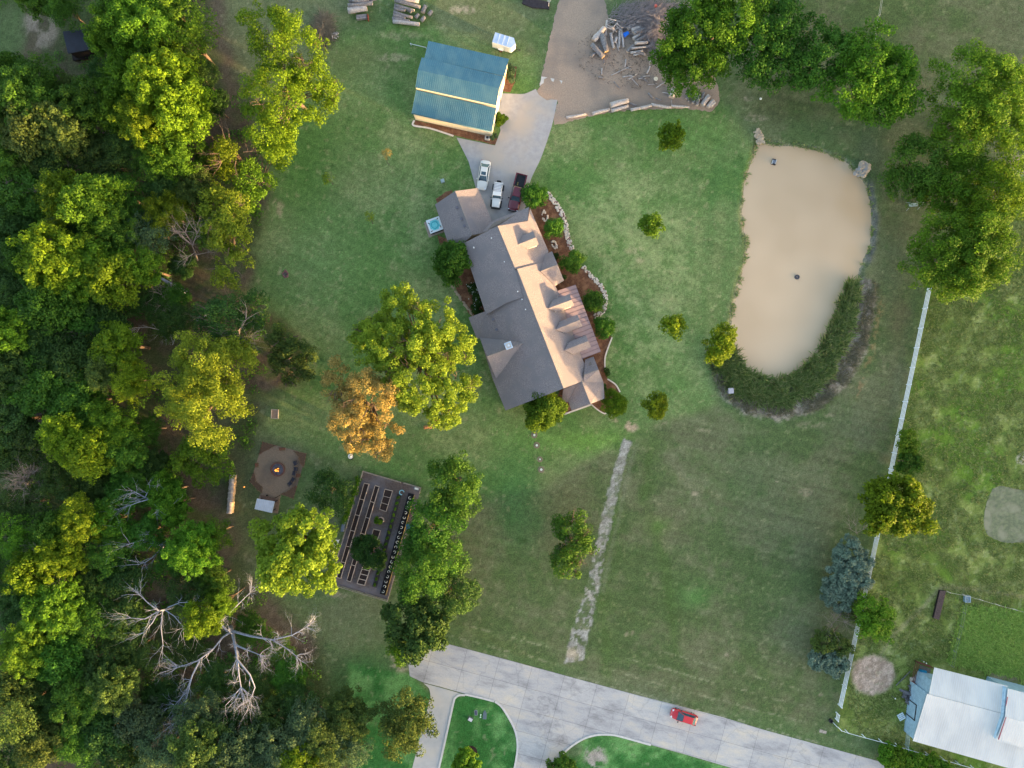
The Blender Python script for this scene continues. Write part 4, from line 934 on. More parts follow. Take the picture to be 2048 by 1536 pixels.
# ---- woodland: ten crowns of different build, copied
protos = []
specs = [(4.2,1.0,0.,'round'),(3.6,1.1,0.,'tall'),(4.8,.9,.0,'wide'),(4.0,1.0,.15,'open'),(3.2,.9,0.,'small'),(4.5,1.1,.2,'open'),(3.9,.8,0.,'fine'),(4.4,1.2,.1,'coarse'),(3.5,.95,.1,'small'),(4.9,1.0,.12,'wide')]
for i, (r, cl, gp_, kd) in enumerate(specs):
    rg = np.random.default_rng(200+i); n = 4+i % 4; Lb = []
    for k in range(n):
        a = k*6.28/n+rg.random()*.9; d = r*(.35+.25*rg.random()); Lb.append((d*math.cos(a), d*math.sin(a), 8+rg.random()*1.8, r*(.5+.18*rg.random()), r*(.5+.18*rg.random()), 3.0))
    Lb.append((0, 0, 9.5, r*.6, r*.6, 3.2))
    c, r_ = clumps(Lb, cl*.8, 1.35, rg, gp_)
    me = leaf_mesh('crown', c, r_*.95, .19+.03*(i % 4), 58, 300+i, droop=.3*(i % 3 == 1), elong=1+.5*(i % 3 == 1)); me.materials.append(LM['mid'])
    lr = random.Random(i); tb = trunk_mb((0,0,0), (0,0,9), .2, [(l[0]*.6,l[1]*.6,l[2]-1) for l in Lb]*2, lr)
    tmn = tb.build('trunk', bark, None); tme = tmn.data; bpy.data.objects.remove(tmn)
    protos.append((me, tme, r))
WOOD = [ # px, py, r_px, height factor, material
(55,205,62,1,'mid'),(20,150,40,.8,'mid'),(88,165,44,.9,'mid'),(60,270,60,1.05,'olive'),(130,265,48,.95,'olive'),(20,330,44,.9,'mid'),(190,215,44,1,'mid'),(115,330,44,.8,'dark'),
(236,82,46,1.1,'fresh'),(290,55,66,1.25,'fresh'),(375,75,58,1.1,'fresh'),(330,130,46,.8,'dark'),(400,150,36,.7,'dark'),(255,20,50,1,'mid'),(340,10,50,1,'mid'),(128,12,40,.8,'mid'),(80,0,34,.7,'mid'),
(265,175,48,1.1,'fresh'),(340,175,60,1.3,'yellow'),(375,235,50,1.25,'yellow'),(300,255,52,1.15,'yellow'),(240,230,40,.9,'fresh'),(255,300,46,.8,'dark'),(345,300,58,1.05,'fresh'),(205,315,56,.75,'dark'),
(430,210,28,.6,'dark'),(420,330,30,.6,'mid'),(395,380,40,.8,'olive'),(60,400,58,.9,'mid'),(30,450,44,.8,'dark'),(130,395,54,1.1,'yellow'),(190,410,56,1.1,'fresh'),(250,390,44,.85,'mid'),(330,385,40,.7,'dark'),
(300,460,50,.8,'grey'),(340,430,44,.9,'yellow'),(240,460,50,.9,'mid'),(160,470,50,.7,'dark'),(115,520,66,1.15,'yellow'),(60,520,44,.85,'mid'),(180,540,56,1,'fresh'),(240,555,54,1.1,'yellow'),(285,535,40,1,'fresh'),(110,610,56,1,'mid'),
(160,630,46,.8,'mid'),(30,600,50,.8,'dark'),(20,660,50,.95,'fresh'),(220,640,44,.7,'dark'),(90,680,60,.75,'dark'),(150,720,54,.75,'dark'),(30,740,56,.8,'dark'),(90,780,56,.8,'mid'),(240,690,50,1,'yellow'),(270,760,44,1,'yellow'),(225,740,40,.9,'olive'),
(170,800,52,.8,'mid'),(20,840,52,.8,'dark'),(230,850,50,.9,'fresh'),(130,870,48,1.1,'yellow'),(180,915,48,1.1,'yellow'),(60,880,44,.75,'dark'),(250,900,40,.8,'mid'),(290,970,40,.7,'mid'),(250,980,40,.75,'mid'),(40,1010,50,.75,'dark'),(120,960,44,.7,'dark'),
(320,930,30,.6,'dark'),(335,985,34,.8,'fresh'),(350,1010,36,.8,'fresh'),(170,1040,46,.95,'yellow'),(220,1040,44,.85,'fresh'),(110,1060,40,.8,'mid'),(30,1075,44,.9,'fresh'),(230,1105,44,.8,'mid'),(130,1110,44,.95,'yellow'),(300,1060,36,.7,'mid'),
(390,1090,50,.95,'fresh'),(350,1120,36,.7,'mid'),(430,1070,34,.8,'fresh'),(70,1140,44,1,'yellow'),(180,1180,50,.7,'dark'),(250,1150,44,.7,'dark'),(120,1210,52,.95,'fresh'),(40,1200,48,.7,'dark'),(190,1240,50,.8,'mid'),(260,1230,46,.7,'dark'),
(380,1180,46,.7,'dark'),(430,1160,40,.7,'mid'),(410,1235,38,1.1,'yellow'),(450,1205,26,.9,'fresh'),(60,1290,52,.9,'fresh'),(130,1310,50,.8,'mid'),(200,1330,50,.7,'dark'),(40,1370,46,.8,'olive'),(240,1370,44,.9,'olive'),(270,1300,44,.6,'dark'),(20,1430,56,1,'olive'),
(100,1400,50,.7,'dark'),(170,1400,50,.75,'mid'),(80,1480,50,.8,'olive'),(160,1480,50,.75,'mid'),(220,1460,50,.7,'dark'),(30,1530,50,.7,'dark'),(290,1440,50,.75,'grey'),(250,1520,46,.7,'dark'),(330,1500,50,.8,'grey'),(330,1390,40,.5,'dark'),(400,1430,50,.8,'grey'),
(410,1490,56,.9,'olive'),(470,1500,50,.85,'grey'),(470,1430,44,.6,'dark'),(540,1440,46,.6,'dark'),(600,1410,46,.55,'dark'),(620,1450,54,.7,'grey'),(560,1500,54,.75,'grey'),(640,1500,54,.75,'olive'),(690,1430,50,.6,'olive'),(690,1500,46,.65,'grey'),(600,1540,50,.8,'yellow'),(580,1350,34,.35,'mid'),(560,1300,30,.3,'mid'),(500,1260,34,.35,'mid'),(520,1370,36,.4,'dark'),
(440,1350,40,.4,'dark'),(390,1300,40,.4,'dark'),(350,640,40,.5,'dark'),(300,610,36,.45,'dark'),(345,600,34,.4,'mid'),(420,460,36,.7,'mid'),(365,530,24,.4,'dark'),(310,330,40,.8,'mid'),(20,260,40,.8,'mid'),(5,540,40,.7,'dark'),(10,920,40,.7,'dark'),(10,1140,40,.7,'mid'),(300,860,30,.6,'mid'),(200,970,40,.6,'dark'),(60,330,40,.8,'olive'),(212,150,32,.8,'dark'),(140,195,40,.7,'olive')]
adj = {'dark':'dark green','mid':'mid-green','fresh':'bright green','yellow':'yellow-green','olive':'olive green','grey':'grey-green','orange':'rusty orange-brown'}
LEVELS = [(35,'the log stacks'),(95,'the black shed'),(160,'the barn roof'),(225,'the barn door'),(290,'the driveway top'),(350,'the silver sedan'),(410,'the garage'),(470,'the hot tub'),(535,'the stone fire ring'),(605,'the curved log'),(665,'the chimney'),(725,'the orange pine'),(790,'the great elm'),(850,'the sand box'),(910,'the patio top'),(965,'the patio chairs'),(1020,'the patio shelter'),(1080,'the garden tree'),(1140,'the white canopy'),(1195,'the garden bottom fence'),(1250,'the claw-like dead tree'),(1310,'the street end'),(1375,'the kerb corner'),(1435,'the red hatchback'),(1500,'the dark mulch ring'),(1560,'the bottom edge')]
ORD = ['first','second','third','fourth','fifth','sixth','seventh','eighth','ninth','tenth','eleventh','twelfth','thirteenth','fourteenth']
lev = [min(range(len(LEVELS)), key=lambda i: abs(LEVELS[i][0]-t[1])) for t in WOOD]
rank = {}
for i in range(len(LEVELS)):
    for n_, k in enumerate(sorted([k for k in range(len(WOOD)) if lev[k] == i], key=lambda k: WOOD[k][0])): rank[k] = n_
wr = random.Random(5)
for k, (x, y, r, hf, m_) in enumerate(WOOD):
    me, tme, pr = protos[(k*7+int(r)) % 10]
    zc = 8.5*hf; p = P(x, y, zc); sc_ = r/12*(H-zc)/H/pr*1.04
    lb = '%s woodland tree, %s from the left, level with %s' % (adj[m_], ORD[rank[k]], LEVELS[lev[k]][1])
    root = empty('woodland_tree', (p.x, p.y, 0), wr.uniform(0, 6.28), lb, 'tree', 'trees of the wood on the left')
    root.scale = (sc_, sc_, hf)
    c = bpy.data.objects.new('crown', me); COL.objects.link(c); c.parent = root
    c.material_slots[0].link = 'OBJECT'; c.material_slots[0].material = LM[m_]
    t = bpy.data.objects.new('trunk', tme); COL.objects.link(t); t.parent = root

# ---- undergrowth: nobody could count it
def scatter_in(poly, n, rg, avoid=()):
    pa_ = np.array(poly); lo = pa_.min(0); hi = pa_.max(0); X = rg.uniform(lo[0], hi[0], n*3); Y = rg.uniform(lo[1], hi[1], n*3)
    ok = sdist(X, Y, poly) > 0
    return X[ok][:n], Y[ok][:n]
rg = np.random.default_rng(77)
X, Y = scatter_in(FOREST, 2600, rg)
keep = fbm(X, Y, 5, 3, .02) > .42
for (cx_, cy_, rx, ry) in [(430,560,75,70),(440,120,40,160),(410,330,26,60),(310,690,40,60),(330,880,34,60),(395,990,40,50),(490,1040,50,120),(60,70,80,70),(160,85,50,45),(560,1240,90,40),(610,730,80,90),(500,1160,50,40),(590,690,60,60)]:
    keep &= np.hypot((X-cx_)/rx, (Y-cy_)/ry) > 1
X, Y = X[keep], Y[keep]
cen = np.stack([(X-1024)/S, (768-Y)/S, .3+.9*rg.random(len(X))], 1)
me_ = leaf_mesh('undergrowth', cen, .6+.6*rg.random(len(X)), .26, 34, 78, flat=.6); me_.materials.append(LM['mid'])
o = bpy.data.objects.new('undergrowth', me_); COL.objects.link(o); o['kind'] = 'stuff'
# creeper on the garden fence, weeds
def bush_strip(name, pts, n, sprd, z, m_, seed, leaf=.2, label=None, cat=None, cl=.35, per=24):
    rg = np.random.default_rng(seed); tt = rg.random(n)*(len(pts)-1); i = tt.astype(int); f = tt-i; pts_ = np.array(pts, float)
    c = pts_[i]*(1-f)[:, None]+pts_[i+1]*f[:, None]+rg.normal(size=(n, 2))*sprd
    cen = np.stack([(c[:, 0]-1024)/S, (768-c[:, 1])/S, z*(.3+.8*rg.random(n))], 1)
    me = leaf_mesh(name, cen, cl*(.6+.7*rg.random(n)), leaf, per, seed); me.materials.append(LM[m_])
    o = bpy.data.objects.new(name, me); COL.objects.link(o); return o
tag(bush_strip('creeper', [(722,955),(712,985),(702,1012),(690,1042)], 60, 2.6, 1.3, 'fresh', 7), 'leafy green creeper climbing the left fence of the kitchen garden', 'creeper')
bush_strip('white_blossom', [(940,565),(950,585),(953,605),(960,625)], 70, 4.5, 1.5, 'dark', 8, .1, cl=.12, per=4)
bl_ = bpy.data.objects['white_blossom']; bl_.data.materials[0] = mat('blossom', rgb(220,232,228), rough=.7); tag(bl_, 'white blossoms scattered over the dark shrub by the back wall', 'flowers')

# ---- reeds and rough grass (stuff)
def blades(name, X, Y, h, lean, wd, m_, seed, z0=0):
    rg = np.random.default_rng(seed); n = len(X)
    px = (X-1024)/S; py = (768-Y)/S; hh = h*(.5+.7*rg.random(n)); a = rg.random(n)*6.28; le = lean*hh*(.3+rg.random(n))
    b0 = np.stack([px, py, np.full(n, z0)], 1); tip = b0+np.stack([np.cos(a)*le, np.sin(a)*le, hh], 1)
    s_ = np.stack([-np.sin(a), np.cos(a), np.zeros(n)], 1)*wd*(.6+.8*rg.random(n))[:, None]
    mid = b0*.5+tip*.5+np.array([0,0,1])*(hh*.12)[:, None]
    vs = np.stack([b0-s_*.6, b0+s_*.6, mid+s_, tip, mid-s_], 1).reshape(-1, 3)
    f = np.arange(n*5).reshape(n, 5); me = bpy.data.meshes.new(name); fast_mesh(me, vs, f, 5)
    at_ = me.attributes.new('v', 'FLOAT', 'FACE'); at_.data.foreach_set('value', rg.random(n).astype(np.float32))
    me.materials.append(m_); o = bpy.data.objects.new(name, me); COL.objects.link(o); o['kind'] = 'stuff'; return o
reed = leafmat('reed_green', (.19,.32,.10), transl=.3, warm=(.38,.42,.2))
REEDS = [(1700,560),(1714,572),(1712,610),(1700,660),(1680,715),(1655,750),(1620,785),(1570,806),(1520,808),(1470,790),(1436,750),(1420,715),(1445,690),(1466,700),(1480,735),(1510,752),(1555,765),(1600,742),(1640,700),(1662,655),(1682,600)]
rg = np.random.default_rng(31); X, Y = scatter_in(REEDS, 26000, rg); X = X+rg.normal(size=len(X))*3; Y = Y+rg.normal(size=len(Y))*3
cl_ = fbm(X, Y, 33, 3, .08); k_ = cl_ > .41; blades('reeds', X[k_], Y[k_], 1.3, 1.0, .07, reed, 32, -.4)
sh_x = rg.uniform(1450, 1760, 60000); sh_y = rg.uniform(270, 780, 60000); sd_ = sdist(sh_x, sh_y, POND)
k_ = (np.abs(sd_+1) < 3.2) & (fbm(sh_x, sh_y, 55, 3, .05) > .5); blades('shore_weeds', sh_x[k_], sh_y[k_], .35, 1.6, .05, reed, 56, -.3)
dry = leafmat('dry_reed', (.22,.22,.13), transl=.1, warm=(.34,.31,.22))
DRY = [(1418,712),(1432,748),(1470,792),(1520,812),(1580,810),(1640,780),(1690,715),(1722,640),(1735,570),(1756,560),(1752,620),(1735,690),(1700,760),(1650,815),(1570,838),(1490,826),(1445,792),(1424,750)]
X, Y = scatter_in(DRY, 9000, rg); k_ = fbm(X, Y, 35, 3, .08) > .42; blades('dry_reeds', X[k_], Y[k_], .5, 1.6, .035, dry, 36)
pgm = leafmat('pasture_blades', (.15,.21,.06), transl=.3, warm=(.30,.31,.12))
X, Y = scatter_in([(1862,600),(1960,540),(2060,400),(2060,1560),(1960,1560),(1800,1488),(1680,1462),(1745,1130),(1790,930)], 52000, rg)
k_ = (fbm(X, Y, 37, 3, .04) > .40) & (np.hypot((X-1746)/46, (Y-1350)/42) > 1) & (sdist(X, Y, sil) < -2) & (sdist(X, Y, [(1835,1320),(1870,1325),(2060,1375),(2060,1560),(1960,1540),(1815,1480),(1815,1400)]) < 0)
blades('pasture_grass', X[k_], Y[k_], .22, 2.4, .045, pgm, 38)
tgm = leafmat('tall_grass_blades', (.34,.55,.11), transl=.35, warm=(.52,.66,.17))
X, Y = scatter_in(TALL, 9000, rg); k_ = sdist(X, Y, [(1840,1320),(1870,1325),(2060,1375),(2060,1560)]) < 0
blades('tall_grass', X[k_], Y[k_], .32, 3.0, .06, tgm, 39)

# ---- dead trees
def dead_tree(label, limbs, twig=2, seed=1, group=None, name='dead_tree', m_=None, sub=8):
    """limbs: polylines of (px,py,z,r)"""
    rg = random.Random(seed); mb = MB(); b0 = P(*limbs[0][0][:2])
    for l in limbs:
        pts = [P(a, b_, z) for a, b_, z, r in l]; rs = [t[3]*.82 for t in l]
        mb.tube(pts, rs, 7, cap=False)
        for i in range(len(pts)-1):
            seg = pts[i+1]-pts[i]; ns = max(1, int(seg.length/.75))
            for j in range(ns):
                if rg.random() < .95 and i >= (1 if len(pts) > 3 else 0):
                    t = rg.random(); p = pts[i].lerp(pts[i+1], t); rr_ = rs[i]*(1-t)+rs[i+1]*t
                    d = seg.normalized()+Vector((rg.uniform(-1,1), rg.uniform(-1,1), rg.uniform(-.2,.7)))
                    branch(mb, p, d, rg.uniform(1.1, 2.8), rr_*.5, twig, rg, 4)
        d = (pts[-1]-pts[-2]).normalized()
        for _ in range(sub): branch(mb, pts[-1].copy(), d+Vector((rg.uniform(-.9,.9), rg.uniform(-.9,.9), rg.uniform(-.2,.6))), rg.uniform(1.4,3.2), rs[-1]*.9, twig, rg, 4)
    root = empty(name, (b0.x, b0.y, 0), 0, label, 'tree', group)
    o = mb.build('trunk', m_ or deadw, root); return root
dead_tree('huge bleached dead tree sprawling over the lower wood', [
 [(462,1255,0,.5),(464,1262,5,.34),(470,1290,7,.24),(475,1320,8,.19),(478,1352,8.5,.13),(482,1375,9,.12)],
 [(464,1262,5,.28),(500,1272,7,.2),(545,1280,8,.15),(585,1270,8.6,.1),(612,1255,9,.08)],
 [(545,1280,8,.14),(570,1295,8.2,.1),(592,1312,8.4,.07)],
 [(464,1262,5,.24),(445,1275,6.5,.17),(425,1300,7,.14),(395,1322,7.2,.1),(355,1335,7,.07)],
 [(400,1320,7,.16),(385,1350,7.2,.14),(372,1385,7,.12),(350,1410,6.4,.08)],
 [(385,1350,7.2,.1),(372,1400,8,.08),(362,1440,8,.05)],
 [(475,1320,8,.2),(500,1350,9,.15),(510,1375,9.5,.1),(500,1400,9.4,.06)],
 [(470,1290,7,.2),(495,1300,8,.12),(520,1310,8.5,.07)],
 [(455,1262,5,.25),(440,1245,7,.14),(470,1215,8.5,.1),(500,1185,9,.06)]], 3, 3, sub=7)
dead_tree('bleached dead tree with claw-like branches in the lower wood', [
 [(345,1215,0,.3),(335,1218,6,.22),(318,1222,8,.16),(295,1205,9,.1),(280,1190,9.4,.06)],
 [(318,1222,8,.14),(290,1238,8.6,.1),(262,1236,9,.05)],[(318,1222,8,.12),(305,1245,8.6,.1),(288,1265,9,.05)],[(325,1222,8,.12),(322,1255,8.6,.09),(326,1290,9,.05)],[(330,1220,8,.1),(348,1232,8.6,.08),(368,1255,9,.05)],[(335,1215,8,.1),(360,1205,8.6,.08),(385,1205,9,.04)]], 1, 4, sub=5)
dead_tree('dead tree with orange-lit branches above the wood clearing', [[(305,1000,0,.25),(305,1000,6,.2),(290,995,8,.14),(272,985,9,.08)],[(300,998,8,.12),(275,1005,8.8,.08),(262,1010,9,.05)],[(305,1000,8,.1),(318,1016,8.6,.07)],[(290,995,8,.1),(300,975,8.8,.05)]], 1, 5, sub=4)
dead_tree('dead tree with bent limbs by the lower wood edge', [[(325,1095,0,.25),(325,1092,5,.2),(305,1078,6.4,.14),(285,1080,7.6,.1),(260,1088,8,.06)],[(325,1095,5,.16),(305,1115,6.5,.12),(290,1125,7.5,.08)],[(325,1092,5,.14),(300,1070,7,.08)]], 1, 6, sub=4)
dead_tree('bare twiggy tree at the far left edge', [[(58,958,0,.2),(58,958,5,.16),(50,958,7,.1)],[(56,958,5,.1),(40,965,7,.06)],[(56,958,5,.1),(60,945,7,.06)],[(56,958,5,.1),(50,975,7,.06)],[(56,958,5,.1),(75,962,6.5,.06)]], 2, 7, m_=deadt, sub=9)
dead_tree('bare pinkish dead crown above the brown clearing', [[(395,520,0,.22),(390,505,5,.16),(380,480,8,.1),(370,465,9,.06)],[(385,490,7,.12),(360,470,9,.07)],[(385,490,7,.1),(395,465,9,.06)],[(390,505,6,.1),(375,515,8,.06)],[(390,510,5,.1),(415,505,6,.05)]], 2, 8, sub=6, m_=deadt)
dead_tree('bare dead top beside the big round yellow oak', [[(478,690,0,.2),(480,680,6,.14),(478,660,8,.1),(492,640,9,.06)],[(480,672,7,.1),(460,668,8.4,.06)],[(480,675,7,.1),(500,672,8.4,.05)],[(480,680,6,.1),(500,690,8,.05)]], 1, 9, sub=5, m_=deadt)
dead_tree('small bare grey tree in the brown clearing', [[(345,600,0,.12),(340,595,2,.1),(325,590,4,.06)],[(340,595,2,.08),(340,580,4,.05)],[(340,598,2,.07),(330,610,4,.04)]], 2, 10, sub=6, m_=deadt)
dead_tree('fallen bare branches left of the curved log', [[(330,665,0,.14),(320,660,1,.12),(300,655,1.6,.08),(280,655,1.8,.05)],[(320,660,1,.08),(330,675,1.6,.05)],[(345,690,.4,.06),(362,645,.8,.04)]], 2, 11, sub=5)
dead_tree('bare tree in the upper left wood', [[(160,655,0,.14),(160,655,4,.1),(155,660,6,.06)],[(160,655,4,.1),(140,668,5.6,.05)],[(160,655,4,.1),(180,668,5.6,.05)]], 2, 12, sub=7, m_=deadt)
dead_tree('bare sparse tree at the lower left of the wood', [[(75,1110,0,.14),(80,1110,6,.1),(65,1100,8,.06)],[(80,1110,6,.1),(85,1130,8,.05)],[(80,1110,6,.1),(100,1140,8,.05)],[(110,1125,5,.08),(125,1150,8,.05)]], 2, 13, sub=5, m_=deadt)
dead_tree('grey leafless shrub between junipers and fence', [[(1672,1240,0,.06),(1672,1238,.8,.05),(1668,1232,1.5,.03)],[(1672,1240,.5,.05),(1688,1244,1.5,.03)],[(1672,1240,.5,.05),(1680,1230,1.5,.03)],[(1672,1240,.5,.05),(1664,1248,1.4,.03)]], 2, 14, sub=8, m_=deadt, name='dead_shrub')
dead_tree('leafless shrub above the blue junipers', [[(1715,1068,0,.05),(1712,1065,.8,.04),(1700,1058,1.5,.03)],[(1712,1066,.6,.04),(1725,1060,1.4,.03)],[(1712,1066,.6,.04),(1712,1050,1.4,.03)]], 2, 15, sub=5, m_=deadt, name='dead_shrub')
# ------------------------------------------------------------------ vehicles
tyrem = mat('tyre_rubber', rgb(36,36,38), rough=.9); rimm = mat('wheel_rim', rgb(150,152,158), rough=.35, metal=.7)
cglass = mat('car_glass', rgb(40,62,78), rgb(58,86,100), 1.5, rough=.06, spec=.9)
cglass2 = mat('rear_glass', rgb(96,128,128), rgb(70,100,104), 2, rough=.1, spec=.9)
lampm = mat('headlamp', rgb(220,226,232), rough=.1, spec=.9); tailm = mat('tail_lamp', rgb(150,24,24), rough=.2, spec=.7)
blackp = mat('black_plastic', rgb(36,38,44), rough=.6)
def loft(mb, st, m=0):
    """st: (x, halfwidth, z_low, z_top, crown) -> closed body"""
    b0 = len(mb.v); n = 12
    for (x, w, zl, zt, cr) in st:
        for (fy, fz) in ((-.88,0),(-1,.28),(-1,.62),(-.93,.86),(-.78,.97),(-.4,1.0),(.4,1.0),(.78,.97),(.93,.86),(1,.62),(1,.28),(.88,0)):
            zz = zl+(zt-zl)*fz+(cr if abs(fy) < .5 else 0)
            mb.v.append((x, w*fy, zz))
    k = len(st)
    for i in range(k-1):
        for j in range(n):
            j2 = (j+1) % n; mb.f.append([b0+i*n+j, b0+(i+1)*n+j, b0+(i+1)*n+j2, b0+i*n+j2][::-1]); mb.m.append(m); mb.sm.append(True)
    mb.f.append([b0+j for j in range(n)]); mb.m.append(m); mb.sm.append(False)
    mb.f.append([b0+(k-1)*n+j for j in range(n-1,-1,-1)]); mb.m.append(m); mb.sm.append(False)
def quadp(mb, pts, off, m=0):
    """thin glass panel lifted off the face it lies on"""
    pts = [Vector(p) for p in pts]; nr = (pts[1]-pts[0]).cross(pts[3]-pts[0]).normalized(); c = sum(pts, Vector())/4
    if nr.z < 0: nr = -nr
    if abs(nr.z) < .3 and nr.y*c.y < 0: nr = -nr
    a = [p+nr*off for p in pts]; b_ = [p-nr*.01 for p in pts]
    mb.add(a+b_, [(0,1,2,3),(7,6,5,4),(0,4,5,1),(1,5,6,2),(2,6,7,3),(3,7,4,0)], m)
def cabin(root, paint, x0b, x0t, x1t, x1b, wb, wt, zb, zt, rear=None, wind=None, roofmat=None, name='roof'):
    """x0 = rear, x1 = front; bottom and top of the glasshouse"""
    mb = MB()
    B_ = [(x0b,-wb,zb),(x1b,-wb,zb),(x1b,wb,zb),(x0b,wb,zb)]; Tt = [(x0t,-wt,zt),(x1t,-wt,zt),(x1t,wt,zt),(x0t,wt,zt)]
    mb.add(B_+Tt, [(0,1,5,4),(1,2,6,5),(2,3,7,6),(3,0,4,7)], 1)
    e = .07
    mb.add([(x0t-.04,-wt-.02,zt-.03),(x1t+.04,-wt-.02,zt-.03),(x1t+.04,wt+.02,zt-.03),(x0t-.04,wt+.02,zt-.03),(x0t+e,-wt+e,zt+.05),(x1t-e,-wt+e,zt+.05),(x1t-e,wt-e,zt+.05),(x0t+e,wt-e,zt+.05)], [(0,1,5,4),(1,2,6,5),(2,3,7,6),(3,0,4,7),(4,5,6,7)], 0)
    # pillars
    for (a, b_) in ((B_[0],Tt[0]),(B_[1],Tt[1]),(B_[2],Tt[2]),(B_[3],Tt[3])): mb.tube([a, b_], .05, 5, 0)
    mb.build(name, [roofmat or paint, blackp], root)
    def lerp3(a, b_, t): return tuple(a[i]+(b_[i]-a[i])*t for i in range(3))
    def panel(nm, p, q_, r_, s_, mm, ins=.07):
        P4 = [Vector(t) for t in (p, q_, r_, s_)]; c = sum(P4, Vector())/4
        P4 = [c+(v-c)*(1-ins*2/max(.6, (v-c).length*2)) for v in P4]
        g = MB(); quadp(g, P4, .02); g.build(nm, mm, root)
    panel('windshield', B_[1], B_[2], Tt[2], Tt[1], wind or cglass)
    panel('rear_window', B_[3], B_[0], Tt[0], Tt[3], rear or cglass2)
    panel('side_window', B_[0], B_[1], Tt[1], Tt[0], cglass); panel('side_window', B_[2], B_[3], Tt[3], Tt[2], cglass)
def wheels(root, xs, hw, r=.33, wd=.22):
    for x in xs:
        for s_ in (-1, 1):
            mb = MB(); mb.tube([(x, s_*(hw-wd), r), (x, s_*(hw+.01), r)], r, 18)
            w_ = mb.build('wheel', tyrem, root)
            g = MB(); g.tube([(x, s_*(hw-.02), r), (x, s_*(hw+.025), r)], r*.6, 12); g.build('rim', rimm, None).parent = w_
def small(root, nm, c, d, m_, rz=0):
    g = MB(); g.box(c, d, rz); return g.build(nm, m_, root)
def place(root, px, py, dx, dy):
    """dx,dy: heading (photo px) of the front"""
    p = P(px, py, .6); root.location = (p.x, p.y, .03); root.rotation_euler = (0, 0, math.atan2(-dy, dx))

silver = mat('silver_paint', rgb(214,214,212), rough=.25, spec=.6, coat=.5); whitep = mat('white_car_paint', rgb(232,234,236), rough=.25, spec=.6, coat=.5)
maroon = mat('maroon_paint', rgb(98,28,46), rough=.25, spec=.6, coat=.6); redp = mat('red_paint', rgb(196,34,46), rough=.25, spec=.6, coat=.6)

r_ = empty('sedan', label='silver sedan with dark sunroof parked nearest the lawn on the driveway', cat='car')
mb = MB(); loft(mb, [(-2.42,.55,.35,.78,.02),(-2.36,.78,.25,.9,.03),(-2.1,.86,.22,.97,.04),(-1.2,.9,.2,.98,.04),(.9,.9,.2,.95,.05),(1.6,.88,.2,.88,.06),(2.1,.82,.22,.76,.05),(2.36,.68,.28,.62,.03),(2.43,.5,.34,.52,.0)]); mb.build('body', silver, r_)
cabin(r_, silver, -1.85, -1.15, .35, 1.1, .76, .58, .93, 1.42)
small(r_, 'sunroof', (-.05, 0, 1.475), (.55, .78, .02), cglass)
wheels(r_, (-1.4, 1.42), .86)
for s_ in (-1, 1): small(r_, 'mirror', (.85, s_*.98, 1.0), (.16, .2, .12), silver); small(r_, 'headlight', (2.22, s_*.58, .7), (.22, .3, .1), lampm, s_*-.3); small(r_, 'taillight', (-2.36, s_*.6, .78), (.1, .3, .14), tailm)
place(r_, 967.5, 350.5, -70, 430)

r_ = empty('off_road_car', label='white boxy off-road car with roof rack and rear spare wheel, between sedan and pickup', cat='car')
mb = MB(); loft(mb, [(-1.95,.72,.5,1.05,0),(-1.88,.78,.45,1.12,0),(.55,.78,.45,1.12,0),(.6,.76,.5,1.14,.03),(1.9,.64,.5,1.1,.03),(2.02,.62,.5,1.0,.0)]); mb.build('body', whitep, r_)
cabin(r_, whitep, -1.9, -1.84, .32, .62, .76, .70, 1.1, 1.78, rear=cglass, name='hard_top')
for s_ in (-1, 1):
    g = MB(); loft(g, [(.85,.13,.72,.86,0),(1.0,.15,.72,.92,0),(1.9,.15,.7,.9,0),(2.06,.13,.6,.82,0)]); f = g.build('fender', blackp, None); f.data.transform(Matrix.Translation((0, s_*.79, 0))); f.parent = r_
    g = MB(); loft(g, [(-1.75,.1,.72,.84,0),(-1.6,.12,.72,.9,0),(-.95,.12,.7,.88,0),(-.8,.1,.6,.78,0)]); f = g.build('fender', blackp, None); f.data.transform(Matrix.Translation((0, s_*.86, 0))); f.parent = r_
    small(r_, 'mirror', (.62, s_*.92, 1.3), (.12, .2, .16), blackp); small(r_, 'headlight', (2.02, s_*.42, .88), (.06, .2, .2), lampm); small(r_, 'taillight', (-1.98, s_*.72, .9), (.06, .12, .2), tailm)
small(r_, 'bumper', (2.16, 0, .6), (.22, 1.5, .2), blackp); small(r_, 'bumper', (-2.05, 0, .6), (.16, 1.4, .2), blackp)
wheels(r_, (-1.28, 1.42), .86, .38, .26)
g = MB(); g.tube([(-2.28,0,1.05),(-2.04,0,1.05)], .38, 16); g.build('spare_wheel', tyrem, r_)
g = MB()
for y in (-.62, .62): g.tube([(-1.8,y,1.92),(-.35,y,1.92)], .03, 5)
for i in range(7): g.tube([(-1.8+i*.24,-.62,1.92),(-1.8+i*.24,.62,1.92)], .025, 5)
for x in (-1.7,-.5):
    for y in (-.6,.6): g.tube([(x,y,1.8),(x,y,1.92)], .025, 4)
g.build('roof_rack', mat('rack_metal', rgb(90,100,130), rough=.4, metal=.4), r_)
place(r_, 994.5, 391, -58, 420)

